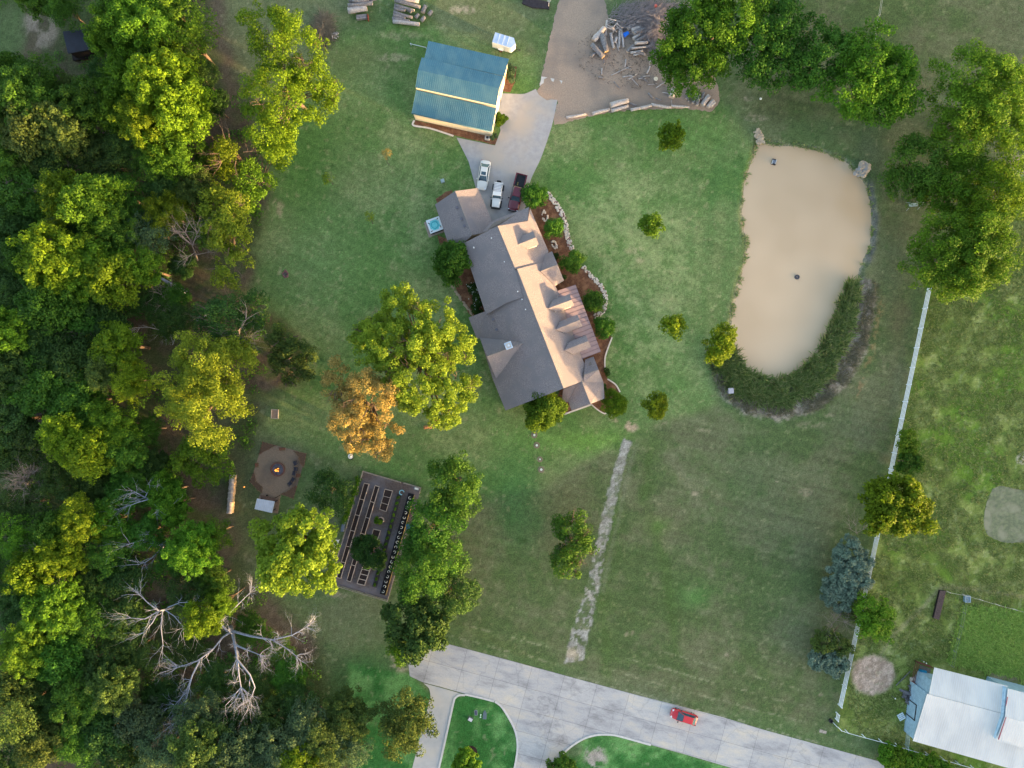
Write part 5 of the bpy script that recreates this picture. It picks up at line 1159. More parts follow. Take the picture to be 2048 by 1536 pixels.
r_ = empty('pickup_truck', label='dark red pickup truck with black open bed at the right of the driveway', cat='pickup truck')
mb = MB(); loft(mb, [(-3.05,.8,.5,.95,0),(-3.0,.93,.45,1.05,0),(-1.0,.98,.4,1.06,0),(-.95,.97,.4,1.12,0),(1.3,.97,.4,1.12,.02),(1.4,.96,.4,1.14,.05),(2.5,.92,.42,1.08,.06),(2.85,.84,.45,.98,.04),(3.0,.7,.5,.85,0)]); mb.build('body', maroon, r_)
g = MB(); W_ = .95
g.box((-1.98,0,1.09),(1.86,1.5,.03),0,0)
for y in (-.86,.86): g.box((-2.0,y,1.26),(2.1,.2,.38),0,1)
g.box((-3.0,0,1.26),(.12,1.52,.38),0,1); g.box((-.99,0,1.26),(.1,1.52,.38),0,0)
for y in (-.745,.745): g.box((-2.0,y,1.27),(1.88,.03,.36),0,0)
g.build('bed', [blackp, maroon], r_)
cabin(r_, maroon, -.92, -.72, .85, 1.5, .86, .68, 1.12, 1.75)
wheels(r_, (-1.95, 1.95), .95, .4, .28)
for s_ in (-1, 1): small(r_, 'mirror', (1.25, s_*1.12, 1.3), (.16, .28, .2), blackp); small(r_, 'headlight', (2.86, s_*.64, .86), (.16, .34, .14), lampm, s_*-.3); small(r_, 'taillight', (-3.05, s_*.86, .95), (.06, .14, .3), tailm)
small(r_, 'grille', (3.0, 0, .72), (.06, .8, .22), rimm); small(r_, 'bumper', (3.04, 0, .5), (.16, 1.6, .2), blackp)
place(r_, 1034.5, 386.5, -110, 420)
rb_ = random.Random(3); g = MB(); branch(g, P(1034,372,1.2)+Vector((-.2,.2,0)), Vector((.2,-1,.05)), 1.3, .04, 2, rb_); branch(g, P(1036,364,1.2), Vector((.1,-1,.05)), 1.2, .04, 2, rb_)
for v in range(len(g.v)): g.v[v] = (g.v[v][0], g.v[v][1], 1.16+max(0, (g.v[v][2]-1.2))*.25)
tag(g.build('cut_branch', mat('yellow_twig', rgb(200,180,90), rough=.8), loc=P(1036,364,1.15)), 'yellowish cut branch lying in the bed of the dark red pickup', 'branch')

r_ = empty('hatchback', label='red hatchback parked alone on the concrete street', cat='car')
mb = MB(); loft(mb, [(-2.2,.55,.35,.85,.0),(-2.12,.78,.25,1.0,.02),(-1.8,.86,.22,1.05,.03),(-.8,.88,.2,1.02,.04),(.8,.88,.2,.98,.05),(1.5,.85,.2,.92,.06),(1.95,.76,.22,.76,.05),(2.18,.58,.28,.6,.03),(2.25,.4,.34,.5,.0)]); mb.build('body', redp, r_)
cabin(r_, redp, -2.0, -1.35, .3, 1.2, .76, .57, .98, 1.48)
wheels(r_, (-1.35, 1.35), .85)
for s_ in (-1, 1): small(r_, 'mirror', (.85, s_*.97, 1.05), (.16, .22, .12), blackp); small(r_, 'headlight', (2.0, s_*.55, .72), (.26, .28, .1), lampm, s_*-.4); small(r_, 'taillight', (-2.1, s_*.7, .9), (.12, .18, .2), tailm)
place(r_, 1367.5, 1433, -68, -21)
p = P(1368,1433); r_.location.z = .03

# enclosed trailer
r_ = empty('cargo_trailer', label='white enclosed cargo trailer on the grass north-east of the barn', cat='trailer')
tw = whitep; g = MB(); g.prism([(-1.75,-.85),(1.45,-.85),(2.0,0),(1.45,.85),(-1.75,.85)], .45, 2.2, 0, 1)
for x in (-.9,-.1,.7): g.box((x,0,2.215),(.05,1.62,.03),0,0)
g.build('body', [tw, mat('trailer_roof', rgb(186,204,232), rgb(170,190,220), 1.5, rough=.4)], r_)
for s_ in (-1,1):
    g = MB(); g.tube([(-.3,s_*.86,.33),(-.3,s_*1.04,.33)], .33, 16); w_ = g.build('wheel', tyrem, r_); g = MB(); g.tube([(-.3,s_*.9,.33),(-.3,s_*1.06,.33)], .18, 10); g.build('rim', mat('rim_rust', rgb(130,80,74), rough=.6), None).parent = w_
    small(r_, 'fender', (-.3, s_*.97, .74), (.86, .22, .04), tw)
small(r_, 'side_door', (.75, -.865, 1.25), (.75, .03, 1.4), silver)
g = MB(); g.tube([(2.0,0,.45),(2.9,0,.5)], .04, 5); g.tube([(1.6,.6,.45),(2.8,0,.5)], .035, 5); g.tube([(1.6,-.6,.45),(2.8,0,.5)], .035, 5); g.tube([(2.75,0,.1),(2.75,0,.75)], .04, 6); g.build('tow_bar', blackp, r_)
p = P(1008,86,1.3); r_.location = (p.x, p.y, 0); r_.rotation_euler = (0,0,math.atan2(-13,43))
g = MB(); a = P(822,90,.1); b_ = P(852,94.5,.6); g.tube([Vector((a.x,a.y,.5)), Vector((b_.x,b_.y,.5))], .06, 6); g.tube([(a.x,a.y,0),(a.x,a.y,.62)], .1, 8); g.tube([(b_.x,b_.y,0),(b_.x,b_.y,.5)], .05, 6)
tag(g.build('water_pipe', mat('pipe', rgb(190,200,206), rough=.5), loc=(a.x,a.y,0)), 'grey pipe on short stand sticking out of the barn north-west corner', 'pipe')

# ------------------------------------------------------------------ hot tub
pad = MB(); pad.prism([P(*p).xy for p in [(848,445),(858,475),(892,463),(888,450),(866,440)]], -.05, .06); tag(pad.build('stone_pad', mat('pad', rgb(170,152,142), rgb(150,136,128), 3, rough=.9), loc=P(868,455,0)), 'pale stone pad under the hot tub', 'slab')
tc_ = P(869.5,450,.8); r_ = empty('hot_tub', (tc_.x, tc_.y, .06), math.radians(20), 'square white hot tub with turquoise water beside the garage', 'hot tub')
g = MB(); h_ = 1.12; g.prism([(-h_,-h_),(h_,-h_),(h_,h_),(-h_,h_)], 0, .74); o_ = MB.build(g, 'cabinet', dw, None); o_.parent = r_
shell = mat('tub_shell', rgb(220,228,236), rough=.25); g = MB()
for a, b_, c_, d in ((0,1.0,2.3,.3),(0,-1.0,2.3,.3)): g.box((a,b_,.8),(c_,d,.12))
for a in (-1.0,1.0): g.box((a,0,.8),(.3,1.7,.12))
for sx in (-1,1):
    for sy in (-1,1): g.cyl((sx*.78,sy*.78),.26,.74,.855,10)
g.build('rim', shell, None).parent = r_
g = MB(); g.box((0,0,.77),(1.7,1.7,.02)); g.ring((0,0),.5,.62,.77,.80,20,1); g.build('water', [mat('tub_water', rgb(90,196,206), rgb(130,216,222), 3, rough=.08, spec=.6), mat('tub_seat', rgb(60,160,176), rough=.2)], None).parent = r_
for (x, y, a) in ((.75,.8,.6),(-.85,.55,-.9),(-.8,-.85,.4),(.85,-.6,1.4)):
    g = MB(); g.box((x,y,.875),(.34,.12,.04),a); g.build('pillow', blackp, None).parent = r_

# ------------------------------------------------------------------ fences
fw = mat('white_vinyl', rgb(226,232,240), rgb(210,218,230), 2, rough=.5)
def fence(name, pts, rails, step, hgt, m_, label, pr=.06, rr=(.04,.09), posts=None, top=0):
    o0 = P(*pts[0]); root = empty(name, (o0.x, o0.y, 0), 0, label, 'fence')
    W = [P(*p) for p in pts]
    for z in rails:
        mb = MB()
        for a, b_ in zip(W[:-1], W[1:]):
            d = b_-a; c = (a+b_)/2; mb.box((c.x, c.y, z), (d.length+.04, rr[0], rr[1]), math.atan2(d.y, d.x))
        mb.build('rail', m_, root)
    acc = 0
    for si, (a, b_) in enumerate(zip(W[:-1], W[1:])):
        d = b_-a; n = max(1, round(d.length/step)); ang = math.atan2(d.y, d.x)
        for i in range(n + (1 if si == len(W)-2 else 0)):
            p = a.lerp(b_, i/n); mb = MB(); mb.box((p.x, p.y, hgt/2-.05), (pr*2, pr*2, hgt+.1), ang); 
            mb.build('post', m_, root)
    return root
fence('rail_fence', [(1853,578),(1820,735),(1784,905),(1757,1035),(1724,1190),(1693,1330),(1676,1408)], (.28,.62,.96,1.3), 3.12, 1.42, fw, 'long white four-rail fence between the mown field and the pasture', .07, (.05,.14))
fence('rail_fence', [(1672,1424),(1670,1436)], (.4,.8,1.2), 3.1, 1.3, fw, 'short bent end piece of white fence at the pasture corner', .06, (.05,.1))
fence('rail_fence', [(1666,1445),(1676,1454),(1690,1459),(1790,1486),(1910,1521),(2060,1566)], (1.25,), 2.75, 1.3, fw, 'white single-rail fence running along the street side of the pasture', .05, (.05,.09))
thin = mat('thin_wire', rgb(196,190,176), rough=.6)
fence('wire_fence', [(1763,-20),(1754,35),(1747,70),(1742,100)], (.5,1.0), 4, 1.1, thin, 'thin pale fence between the two mown fields at the top', .035, (.03,.05))
fence('wire_fence', [(1893,1182),(1925,1188),(1990,1207),(2060,1226)], (1.0,), 3.5, 1.05, thin, 'pale rope fence along the top of the tall grass paddock', .05, (.03,.06))
gf = mat('paddock_wire', rgb(120,128,118), rough=.7)
fence('wire_fence', [(1928,1196),(1918,1250),(1905,1300),(1900,1330)], (.5,1.0), 2.6, 1.05, gf, 'thin dark wire fence on the left side of the tall grass paddock', .04, (.02,.03))
fence('tube_gate', [(1811,1463),(1809,1488),(1808,1505)], (.3,.6,.9,1.2), 1.8, 1.3, mat('gate_metal', rgb(150,176,180), rough=.5, metal=.3), 'grey metal gate closing the gap between barn and street fence', .04, (.04,.06))
wood = mat('grey_wood', rgb(156,148,140), rgb(128,120,114), 3, rough=.9)
gfe = fence('garden_fence', [(727,942),(802,964)], (.12,.75), 2.0, .9, wood, 'weathered wooden fence round the kitchen garden', .05, (.08,.1))
def more_fence(root, pts, rails, step, hgt, m_, pr, rr):
    W = [P(*p) for p in pts]
    for z in rails:
        for a, b_ in zip(W[:-1], W[1:]):
            mb = MB(); d = b_-a; c = (a+b_)/2; mb.box((c.x, c.y, z), (d.length+.04, rr[0], rr[1]), math.atan2(d.y, d.x)); mb.build('rail', m_, root)
    for a, b_ in zip(W[:-1], W[1:]):
        d = b_-a; n = max(1, round(d.length/step))
        for i in range(1, n+1):
            p = a.lerp(b_, i/n); mb = MB(); mb.box((p.x, p.y, hgt/2-.05), (pr*2, pr*2, hgt+.1), math.atan2(d.y, d.x)); mb.build('post', m_, root)
more_fence(gfe, [(808,965),(842,975),(840,985)], (.12,.75), 2.0, .9, wood, .05, (.08,.1))
more_fence(gfe, [(727,942),(694,1054),(661,1166),(776,1200),(790,1150),(812,1068)], (.12,.75), 2.0, .9, wood, .05, (.08,.1))

# ------------------------------------------------------------------ logs
barkg = mat('log_bark', rgb(146,142,144), rgb(108,104,108), 5, rough=.95, bump=.6); barkp = mat('bare_log', rgb(192,184,182), rgb(158,150,150), 4, rough=.9, bump=.4, stretch=(1,1,1)); cutm = mat('cut_end', rgb(198,168,124), rgb(170,140,100), 8, rough=.9); cutg = mat('grey_cut', rgb(176,160,146), rough=.9)
def log(p1, p2, r, label, group=None, m_=None, z=None, cut=None, cat='log', name='log', taper=.85):
    z = r*.9 if z is None else z
    a = P(*p1); b_ = P(*p2); a.z = z; b_.z = z; mb = MB()
    mid = a.lerp(b_, .5)+Vector((R.uniform(-.06,.06), R.uniform(-.06,.06), 0))
    mb.tube([a, a.lerp(mid, .5), mid, mid.lerp(b_, .5), b_], [r, r*R.uniform(.92,1.05), r*.95, r*.9, r*taper], 9, 0, 1, jag=.1)
    return tag(mb.build(name, [m_ or barkg, cut or cutg], loc=(a.x, a.y, 0)), label, cat, group)
# distinctive ones
log((1186,84),(1208,58),.48,'thick grey log at the outer left of the driveway heap, upper', m_=barkp)
log((1183,91),(1206,117),.42,'thick grey log pointing down-right at the left of the driveway heap', cut=cutm)
log((1203,72),(1213,106),.5,'thick dark log with bright cut end in the driveway heap', cut=cutm)
log((1182,115),(1190,107),.22,'short grey log at the bottom left tip of the driveway heap')
log((1214,42),(1211,72),.2,'slim pole standing at the top left of the driveway heap', m_=barkp)
log((1221,68),(1227,98),.26,'grey log lying upright in the middle of the driveway heap', m_=barkp)
log((1233,76),(1230,87),.24,'short pale log right of the middle of the driveway heap', m_=barkp)
log((1239,62),(1238,96),.2,'straight grey pole left of the blue tarpaulin', m_=barkp)
log((1242,58),(1247,96),.2,'forked pale pole just left of the blue tarpaulin', m_=barkp)
for i in range(14):
    x = 1219+R.uniform(-2,20); y = 52+R.uniform(-8,10); a = R.uniform(-1,1); log((x-8*math.cos(a), y-8*math.sin(a)),(x+8*math.cos(a), y+8*math.sin(a)),.07,'thin bare stick in the tangle at the top of the driveway heap','sticks in the driveway heap', barkp, .2+.05*i, cat='stick', name='stick')
for i, (x1,y1,x2,y2,r) in enumerate([(1254,60,1272,50,.42),(1262,64,1282,56,.36),(1266,70,1290,60,.3),(1265,80,1280,70,.32),(1270,86,1292,74,.28),(1268,90,1294,88,.26),(1254,106,1268,92,.3),(1260,108,1285,104,.2),(1272,106,1290,113,.22),(1266,112,1288,108,.16),(1278,98,1302,94,.2),(1262,100,1290,97,.16)]):
    log((x1,y1),(x2,y2),r,'grey dead log sticking out of the brush heap on its left side','logs under the brush heap', [barkg,barkp][i%2], .3+.12*(i%3))
lr_ = random.Random(21)
for i in range(26):
    x = lr_.uniform(1190, 1300); y = lr_.uniform(60, 150) if i < 14 else lr_.uniform(150, 212); x += 40*(i > 13)*lr_.random(); a = lr_.uniform(.6, 2.4) if i < 14 else lr_.uniform(-.5, .9); l = lr_.uniform(4, 11)
    log((x-l*math.cos(a), y-l*math.sin(a)), (x+l*math.cos(a), y+l*math.sin(a)), lr_.uniform(.06,.17), 'loose grey stick strewn over the gravel between driveway heap and edging logs', 'loose sticks on the gravel', [barkg, barkp][i%2], .1+.02*(i%5), cat='stick', name='stick')
for i, (x1,y1,x2,y2,r,lb) in enumerate([(1222,151,1262,132,.09,'long thin stick on the bare ground below the heap'),(1245,155,1266,152,.12,'short pale stick on the bare gravel, left of a pair'),(1257,159,1274,148,.12,'short pale stick crossing its neighbour on the gravel'),(1255,136,1262,139,.1,'tiny stick by the long thin one'),(1312,176,1330,164,.1,'yellowish stick below the bright pecan'),(1336,168,1342,158,.1,'small stick near the sawn rounds'),(1343,200,1344,212,.06,'thin stick beside the big split log')]):
    log((x1,y1),(x2,y2),r,lb,None,barkp,cat='stick',name='stick')
log((1341,197),(1347,180),.5,'wide split pale log standing apart from the row', m_=barkp)
for i, (x1,y1,x2,y2,r) in enumerate([(1371,199,1383,187,.26),(1385,208,1396,183,.28),(1392,214,1397,190,.28),(1401,200,1407,186,.24),(1402,212,1417,193,.42),(1414,216,1426,202,.34),(1420,215,1429,206,.26),(1376,205,1376,198,.14)]):
    log((x1,y1),(x2,y2),r,['leftmost slanting grey log','second long grey log','third long grey log','short dark log behind','thickest pale log','pale log near the right end','last log at the right end','small stub log'][i]+' of the row at the right of the gravel', m_=[barkg,barkp][i in (4,5,6)], cat='log', z=.3+(.25 if i == 2 else 0))
log((1360,170),(1366,160),.24,'short upright-looking log under the bright pecan'); log((1371,168),(1379,160),.36,'fat sawn log next to the short one under the pecan', cut=cutm)
g = MB(); p = P(1311,159); g.cyl(p.xy, .36, 0, .3, 12, 0, 1); tag(g.build('stump', [barkg, mat('pale_cut', rgb(222,208,186), rough=.9)], loc=(p.x,p.y,0)), 'pale stump slice left of the bright pecan', 'stump')
g = MB(); p = P(1355,156); g.cyl(p.xy, .22, 0, .3, 10, 0, 1); tag(g.build('stump', [barkg, cutg], loc=(p.x,p.y,0)), 'small sawn stump at the foot of the pecan', 'stump')
for i, (x1,y1,x2,y2,r,z) in enumerate([(1132,236,1172,229,.22,.2),(1184,229,1219,220,.3,.28),(1222,223,1256,213,.3,.28),(1220,213,1256,203,.46,.42),(1261,221,1281,217,.26,.24),(1281,217,1302,212,.26,.24),(1302,210,1342,216,.24,.22),(1342,213,1378,215,.2,.2)]):
    log((x1,y1),(x2,y2),r,['first','second','third','thick pale upper','fourth','fifth','sixth','last and thinnest'][i]+' log from the left edging gravel and lawn','logs edging the lawn', barkp, z)
# stacks beside the wood
for i, (x1,y1,x2,y2,r,z) in enumerate([(792,8,842,22,.34,1.2),(808,5,840,12,.42,1.5),(791,16,830,27,.26,.9),(790,22,812,26,.28,.8),(789,29,826,40,.26,.8),(788,35,812,41,.3,.7),(786,41,820,46,.28,.6),(787,46,840,52,.34,.5),(846,28,852,14,.36,.4),(858,32,864,24,.32,.35),(843,44,850,36,.34,.35),(832,38,838,31,.3,.4),(798,2,815,6,.3,1.0),(815,22,824,28,.3,.6)]):
    log((x1,y1),(x2,y2),r,'weathered grey log in the stack right of the brush, north-west of the barn' if i not in (1,8,9) else ['','broad pale log on top of the right-hand log stack','','','','','','','upright-ended log at the right end of the stack','outermost short log right of the stack'][i],'logs in the right-hand stack' if i not in (1,8,9) else None, [barkg,barkp][i in (1,7)], z)
for i, (x1,y1,x2,y2,r,z) in enumerate([(698,26,736,21,.5,.7),(699,18,748,13,.36,1.0),(700,8,712,4,.4,.8),(705,2,740,8,.3,1.1),(715,-4,750,2,.3,1.0),(740,6,756,2,.3,.8),(708,10,736,9,.26,1.2),(722,0,724,10,.3,.9)]):
    log((x1,y1),(x2,y2),r,'weathered log in the left-hand stack at the top edge' if i else 'big tan trunk section at the front of the left-hand log stack','logs in the left-hand stack' if i else None,[barkg,barkp][i==0], z, cut=cutm if i == 0 else None)
g = MB(); p = P(724,36); g.box((p.x,p.y,.25),(1.7,.7,.5),.1); g.box((p.x+1.1,p.y-.1,.3),(.14,1.0,.6),.1,1); tag(g.build('log_splitter', [barkg, mat('red_steel', rgb(140,66,50), rough=.6)], loc=(p.x,p.y,0)), 'old rusty frame in front of the left-hand log stack', 'frame')
for i in range(11):
    x, y = 671+R.uniform(-6,8), 72+R.uniform(-5,5); a = R.uniform(0,3); log((x-3*math.cos(a),y-3*math.sin(a)),(x+3*math.cos(a),y+3*math.sin(a)),.11,'small piece of split pinkish firewood in the little heap on the lawn','little heap of split wood', barkp, .1+.03*i, cutg, 'firewood', 'split_log')
log((848,855),(864,854),.28,'orange stump and log piece below the great elm', m_=mat('orange_log', rgb(200,140,90), rgb(160,104,70), 4, rough=.9), cut=cutm)
# curved grey log, leaning trunk and others in the clearing
def bent(pts, rs, label, m_=None):
    mb = MB(); W = [P(*p) for p in pts]; mb.tube(W, rs, 8, jag=.08); tag(mb.build('fallen_log', m_ or deadw, loc=(W[0].x, W[0].y, 0)), label, 'log')
bent([(420,632,.5),(408,630,.5),(400,634,.45),(393,642,.4)], [.42,.38,.32,.12], 'curved grey fallen log in the brown clearing')
bent([(322,556,5),(345,570,3.5),(372,585,2)], [.2,.26,.32], 'pale leaning trunk pointing into the brown clearing')
bent([(298,1076,4),(310,1083,3.6),(326,1092,3)], [.3,.3,.24], 'thick broken trunk lying among the lower trees', barkp)
bent([(130,1037,3),(105,1045,3.4),(85,1058,3.6)], [.16,.12,.07], 'thin fallen trunk in the dark gap at the far left')
bent([(345,1405,3),(330,1418,2.6),(312,1427,2)], [.2,.16,.1], 'grey limb below the huge dead tree')
# brush heaps
def brush(name, X, Y, n, h, ln, r, m_, seed, dirn=None):
    rg_ = random.Random(seed); mb = MB()
    for i in range(n):
        t = rg_.random()**.6; a = rg_.uniform(0, 6.28); x = X[0]+X[1]*t*math.cos(a); y = Y[0]+Y[1]*t*math.sin(a); z = .1+h*(1-t)*rg_.random()
        e = rg_.uniform(0, 6.28) if dirn is None else dirn+rg_.gauss(0, .45); l = ln*rg_.uniform(.5,1.3)
        p = P(x, y); p.z = z; d = Vector((math.cos(e)*l, math.sin(e)*l, rg_.uniform(-.2,.5))); mb.tube([p, p+d*.5+Vector((rg_.uniform(-.15,.15), rg_.uniform(-.15,.15), .1)), p+d], [r, r*.8, r*.4], 3, cap=False)
    o = mb.build(name, m_); o['kind'] = 'stuff'; return o
greyb = mat('brush_grey', rgb(146,138,144), rgb(172,162,162), 2, rough=.95)
brush('brush_pile', (1312,38), (56,44), 2600, 1.8, 1.3, .028, greyb, 1)
brush('brush_pile', (1298,84), (40,36), 1800, 1.7, 1.5, .03, greyb, 2, math.radians(25))
brush('bark_litter', (1300,150), (110,70), 1100, .05, .35, .03, mat('litter', rgb(104,96,90), rgb(74,68,64), 3, rough=.95), 6)
brush('bark_litter', (1400,190), (60,30), 500, .05, .3, .03, bpy.data.materials['litter'], 7)
brush('brush_pile', (648,14), (60,28), 900, .8, 1.8, .035, mat('brush_tan', rgb(140,130,112), rgb(112,104,94), 2, rough=.95), 3)
g = MB(); p = P(1252,68); g.slab([P(1246,66,.5),P(1256,62,.8),P(1259,67,.7),P(1255,70,.7),P(1250,75,.3),P(1247,72,.4)], .05); tag(g.build('tarpaulin', mat('bright_blue_tarp', rgb(20,110,214), rgb(14,80,180), 2, rough=.4), loc=(p.x,p.y,0)), 'small bright blue tarpaulin between the log heap and brush', 'tarpaulin')
g = MB(); p = P(1309,18); g.rock((p.x,p.y,.9),.3); tag(g.build('red_bucket', mat('orange_plastic', rgb(216,96,80), rough=.5), loc=(p.x,p.y,0)), 'small orange-red plastic scrap on top of the brush heap', 'scrap')
p = P(1423,134,1.0); g = MB(); g.slab([P(1407,130,1.1),P(1417,122,1.1),P(1436,137,.9),P(1429,148,.9)], .1)
for (x, y) in ((1411,131),(1418,126),(1433,138),(1427,144)): a = P(x,y,.5); g.tube([(a.x,a.y,0),(a.x,a.y,.9)], .05, 5, 1)
tag(g.build('work_table', [mat('grey_board', rgb(120,114,104), rgb(100,94,86), 2, rough=.8), darkm], loc=(p.x,p.y,0)), 'tilted grey board table under the pecan edge', 'table')
p = P(1420,152); g = MB(); g.ring(p.xy,.2,.3,0,.85,16,0); g.cyl(p.xy,.22,0,.3,12,1); tag(g.build('barrel', [mat('barrel_tan', rgb(186,170,146), rough=.7), blackp], loc=(p.x,p.y,0)), 'open tan barrel beside the tilted board table', 'barrel')

# firewood stack: thing per log
g = MB(); g.tube([(-.42,0,0),(.42,0,0)], .14, 7, 0, 1, jag=.15); fl = g.build('split_log', [barkp, cutm], None); fme = fl.data; bpy.data.objects.remove(fl)
a, b_ = P(469,949), P(462.5,1027); ang = math.atan2(b_.y-a.y, b_.x-a.x)+math.pi/2
for lay in range(4):
    for i in range(25):
        p = a.lerp(b_, (i+.5+.4*(lay % 2))/26); o = bpy.data.objects.new('split_log', fme); COL.objects.link(o); o.location = (p.x+R.uniform(-.05,.05)+(.0), p.y, .14+.24*lay); o.rotation_euler = (R.uniform(0,6), 0, ang+R.uniform(-.06,.06)); o.rotation_mode = 'XYZ'
        tag(o, 'split firewood log in the long narrow stack left of the fire pit', 'firewood', 'logs in the long firewood stack')

# ------------------------------------------------------------------ stones
def stones(name, line, wd, n, r, m_, label, cat='wall', seed=1, m2=None, parts=True, z=.1):
    rg_ = random.Random(seed); pts = curve(line, 8); L_ = [0]
    for a, b_ in zip(pts[:-1], pts[1:]): L_.append(L_[-1]+math.hypot(b_[0]-a[0], b_[1]-a[1]))
    root = empty(name, P(*line[0]), 0, label, cat); mb = MB(); mb2 = MB()
    for i in range(n):
        s_ = rg_.random()*L_[-1]; k = max(j for j in range(len(L_)) if L_[j] <= s_); k = min(k, len(pts)-2); f = (s_-L_[k])/max(1e-6, L_[k+1]-L_[k])
        d = Vector((pts[k+1][0]-pts[k][0], pts[k+1][1]-pts[k][1])).normalized(); o_ = rg_.uniform(-.5,.5)*wd
        x = pts[k][0]*(1-f)+pts[k+1][0]*f-d.y*o_; y = pts[k][1]*(1-f)+pts[k+1][1]*f+d.x*o_; p = P(x, y)
        (mb2 if m2 and rg_.random() < .2 else mb).rock((p.x, p.y, z*rg_.uniform(.4,1.3)), r*rg_.uniform(.6,1.3), 0, .45)
    s1 = mb.build('stones', m_, root); s1['kind'] = 'stuff'
    if m2: s2 = mb2.build('red_stones', m2, root); s2['kind'] = 'stuff'
    return root
lime = mat('limestone', rgb(216,206,196), rgb(190,180,172), 3, rough=.9, bump=.3); redst = mat('red_stone', rgb(132,92,92), rgb(108,78,80), 3, rough=.9)
stones('stone_border', [(1094,386.5),(1109,404),(1121.5,424),(1130,446.5),(1134,469),(1138,484),(1144,499)], 9, 330, .17, lime, 'upper stretch of the wide pale stone border round the front bed', seed=1, m2=redst)
stones('stone_border', [(1166,534),(1184,554),(1199,569),(1209,586.5),(1210,604),(1206.5,621.5),(1189,634)], 8, 300, .16, lime, 'lower stretch of the wide pale stone border round the front bed', seed=2, m2=redst)
edg = mat('pale_edging', rgb(226,216,208), rgb(206,196,190), 4, rough=.8)
def edging(line, wd, label, z=.12):
    mb = MB(); strip(mb, curve(line, 5), wd, -.05, z); p = P(*line[0]); tag(mb.build('bed_edging', edg, loc=(p.x,p.y,0)), label, 'edging')
edging([(1224,675),(1216,696),(1210,716.5),(1210,739)], .22, 'thin pale curved edging beside the east lawn, upper run')
edging([(1215,758),(1231,769),(1240,784)], .22, 'thin pale edging curving round the south-east bed')
edging([(1124,830),(1152,820),(1183,809)], .26, 'straight pale edging along the south end of the house')
edging([(1183,809),(1196,820),(1208,827),(1212,826)], .2, 'thin pale edging swinging under the yellow-tipped shrub')
edging([(829,241),(827,251),(860,257),(907,272)], .26, 'pale stone edging of the bed along the barn south wall')
stones('stone_border', [(905,572),(920,596),(935,616),(948,634)], 3, 60, .2, mat('tan_stone', rgb(160,144,126), rough=.9), 'tan stone edging of the back bed behind the house', seed=3)
stones('rock_pile', [(1511,262),(1518,272),(1522,288)], 14, 90, .24, mat('bank_rock', rgb(196,180,160), rgb(160,146,130), 3, rough=.9), 'pile of tan rocks at the top left corner of the pond', 'rocks', 4)
stones('rock_pile', [(1733,328),(1724,342),(1718,352)], 20, 60, .42, mat('slab_rock', rgb(150,150,156), rgb(176,160,140), 2, rough=.9), 'grey flat rocks at the top right corner of the pond', 'rocks', 5)
for (line, n, lb, sd) in [([(1088,421),(1084,432),(1092,444),(1095,433),(1089,424)],26,'ring of white stones in the mulch bed, upper',6),([(1102,484),(1110,484),(1113,494),(1109,497),(1104,489)],26,'ring of white stones in the mulch bed, lower',7)]:
    stones('stone_ring', line, 1.5, n, .2, lime, lb, 'stone ring', sd)
stones('stone_ring', [(1254,0),(1254,1)][:0] or [(571,541),(577,548),(571,555),(565,548),(571,541)], 1.5, 26, .17, redst, 'small ring of reddish stones around ash on the west lawn', 'fire ring', 8)
g = MB(); p = P(571,548); g.cyl(p.xy,.5,-.05,.04,12); tag(g.build('ash_bed', mat('ash', rgb(96,92,92), rgb(70,64,62), 4, rough=.95), loc=(p.x,p.y,0)), 'grey ash inside the small stone ring on the west lawn', 'ash')

# ------------------------------------------------------------------ fire pit and patio
fp = P(556,938.5); r_ = empty('fire_pit', (fp.x, fp.y, 0), 0, 'round brick fire pit with burning fire in the middle of the patio', 'fire pit')
fbrick = mat('fire_brick', rgb(128,92,84), rgb(100,74,70), 5, rough=.9, bump=.4); g = MB()
for i in range(26):
    a = i*6.283/26; g.box((fp.x+1.08*math.cos(a), fp.y+1.08*math.sin(a), .2), (.22,.24,.4), a)
g.build('brick_ring', fbrick, r_)
g = MB(); g.cyl(fp.xy, .95, -.02, .14, 24); g.build('ash', mat('pit_ash', rgb(74,76,90), rgb(110,112,124), 3, rough=.95), r_)
flame = mat('flame', (1.0,.36,.06), rough=1, emit=.28); rg_ = random.Random(4)
for i in range(9):
    x, y = fp.x-.12+rg_.uniform(-.3,.3), fp.y-.08+rg_.uniform(-.28,.28); g = MB(); h_ = rg_.uniform(.2,.5); g.tube([(x,y,.14),(x+rg_.uniform(-.04,.04),y+.03,.14+h_*.5),(x,y,.14+h_)], [.1,.07,.01], 6, jag=.2); g.build('flame', flame, r_)
for i in range(4):
    a = i*.8; g = MB(); g.tube([(fp.x-.4*math.cos(a),fp.y-.4*math.sin(a),.2),(fp.x+.4*math.cos(a),fp.y+.4*math.sin(a),.24)], .06, 6); g.build('burning_log', darkm, r_)
pbr = mat('patio_brick', rgb(126,84,70), rgb(96,66,56), 4, rough=.9, bump=.4, c3=rgb(120,112,84), scale3=1.5)
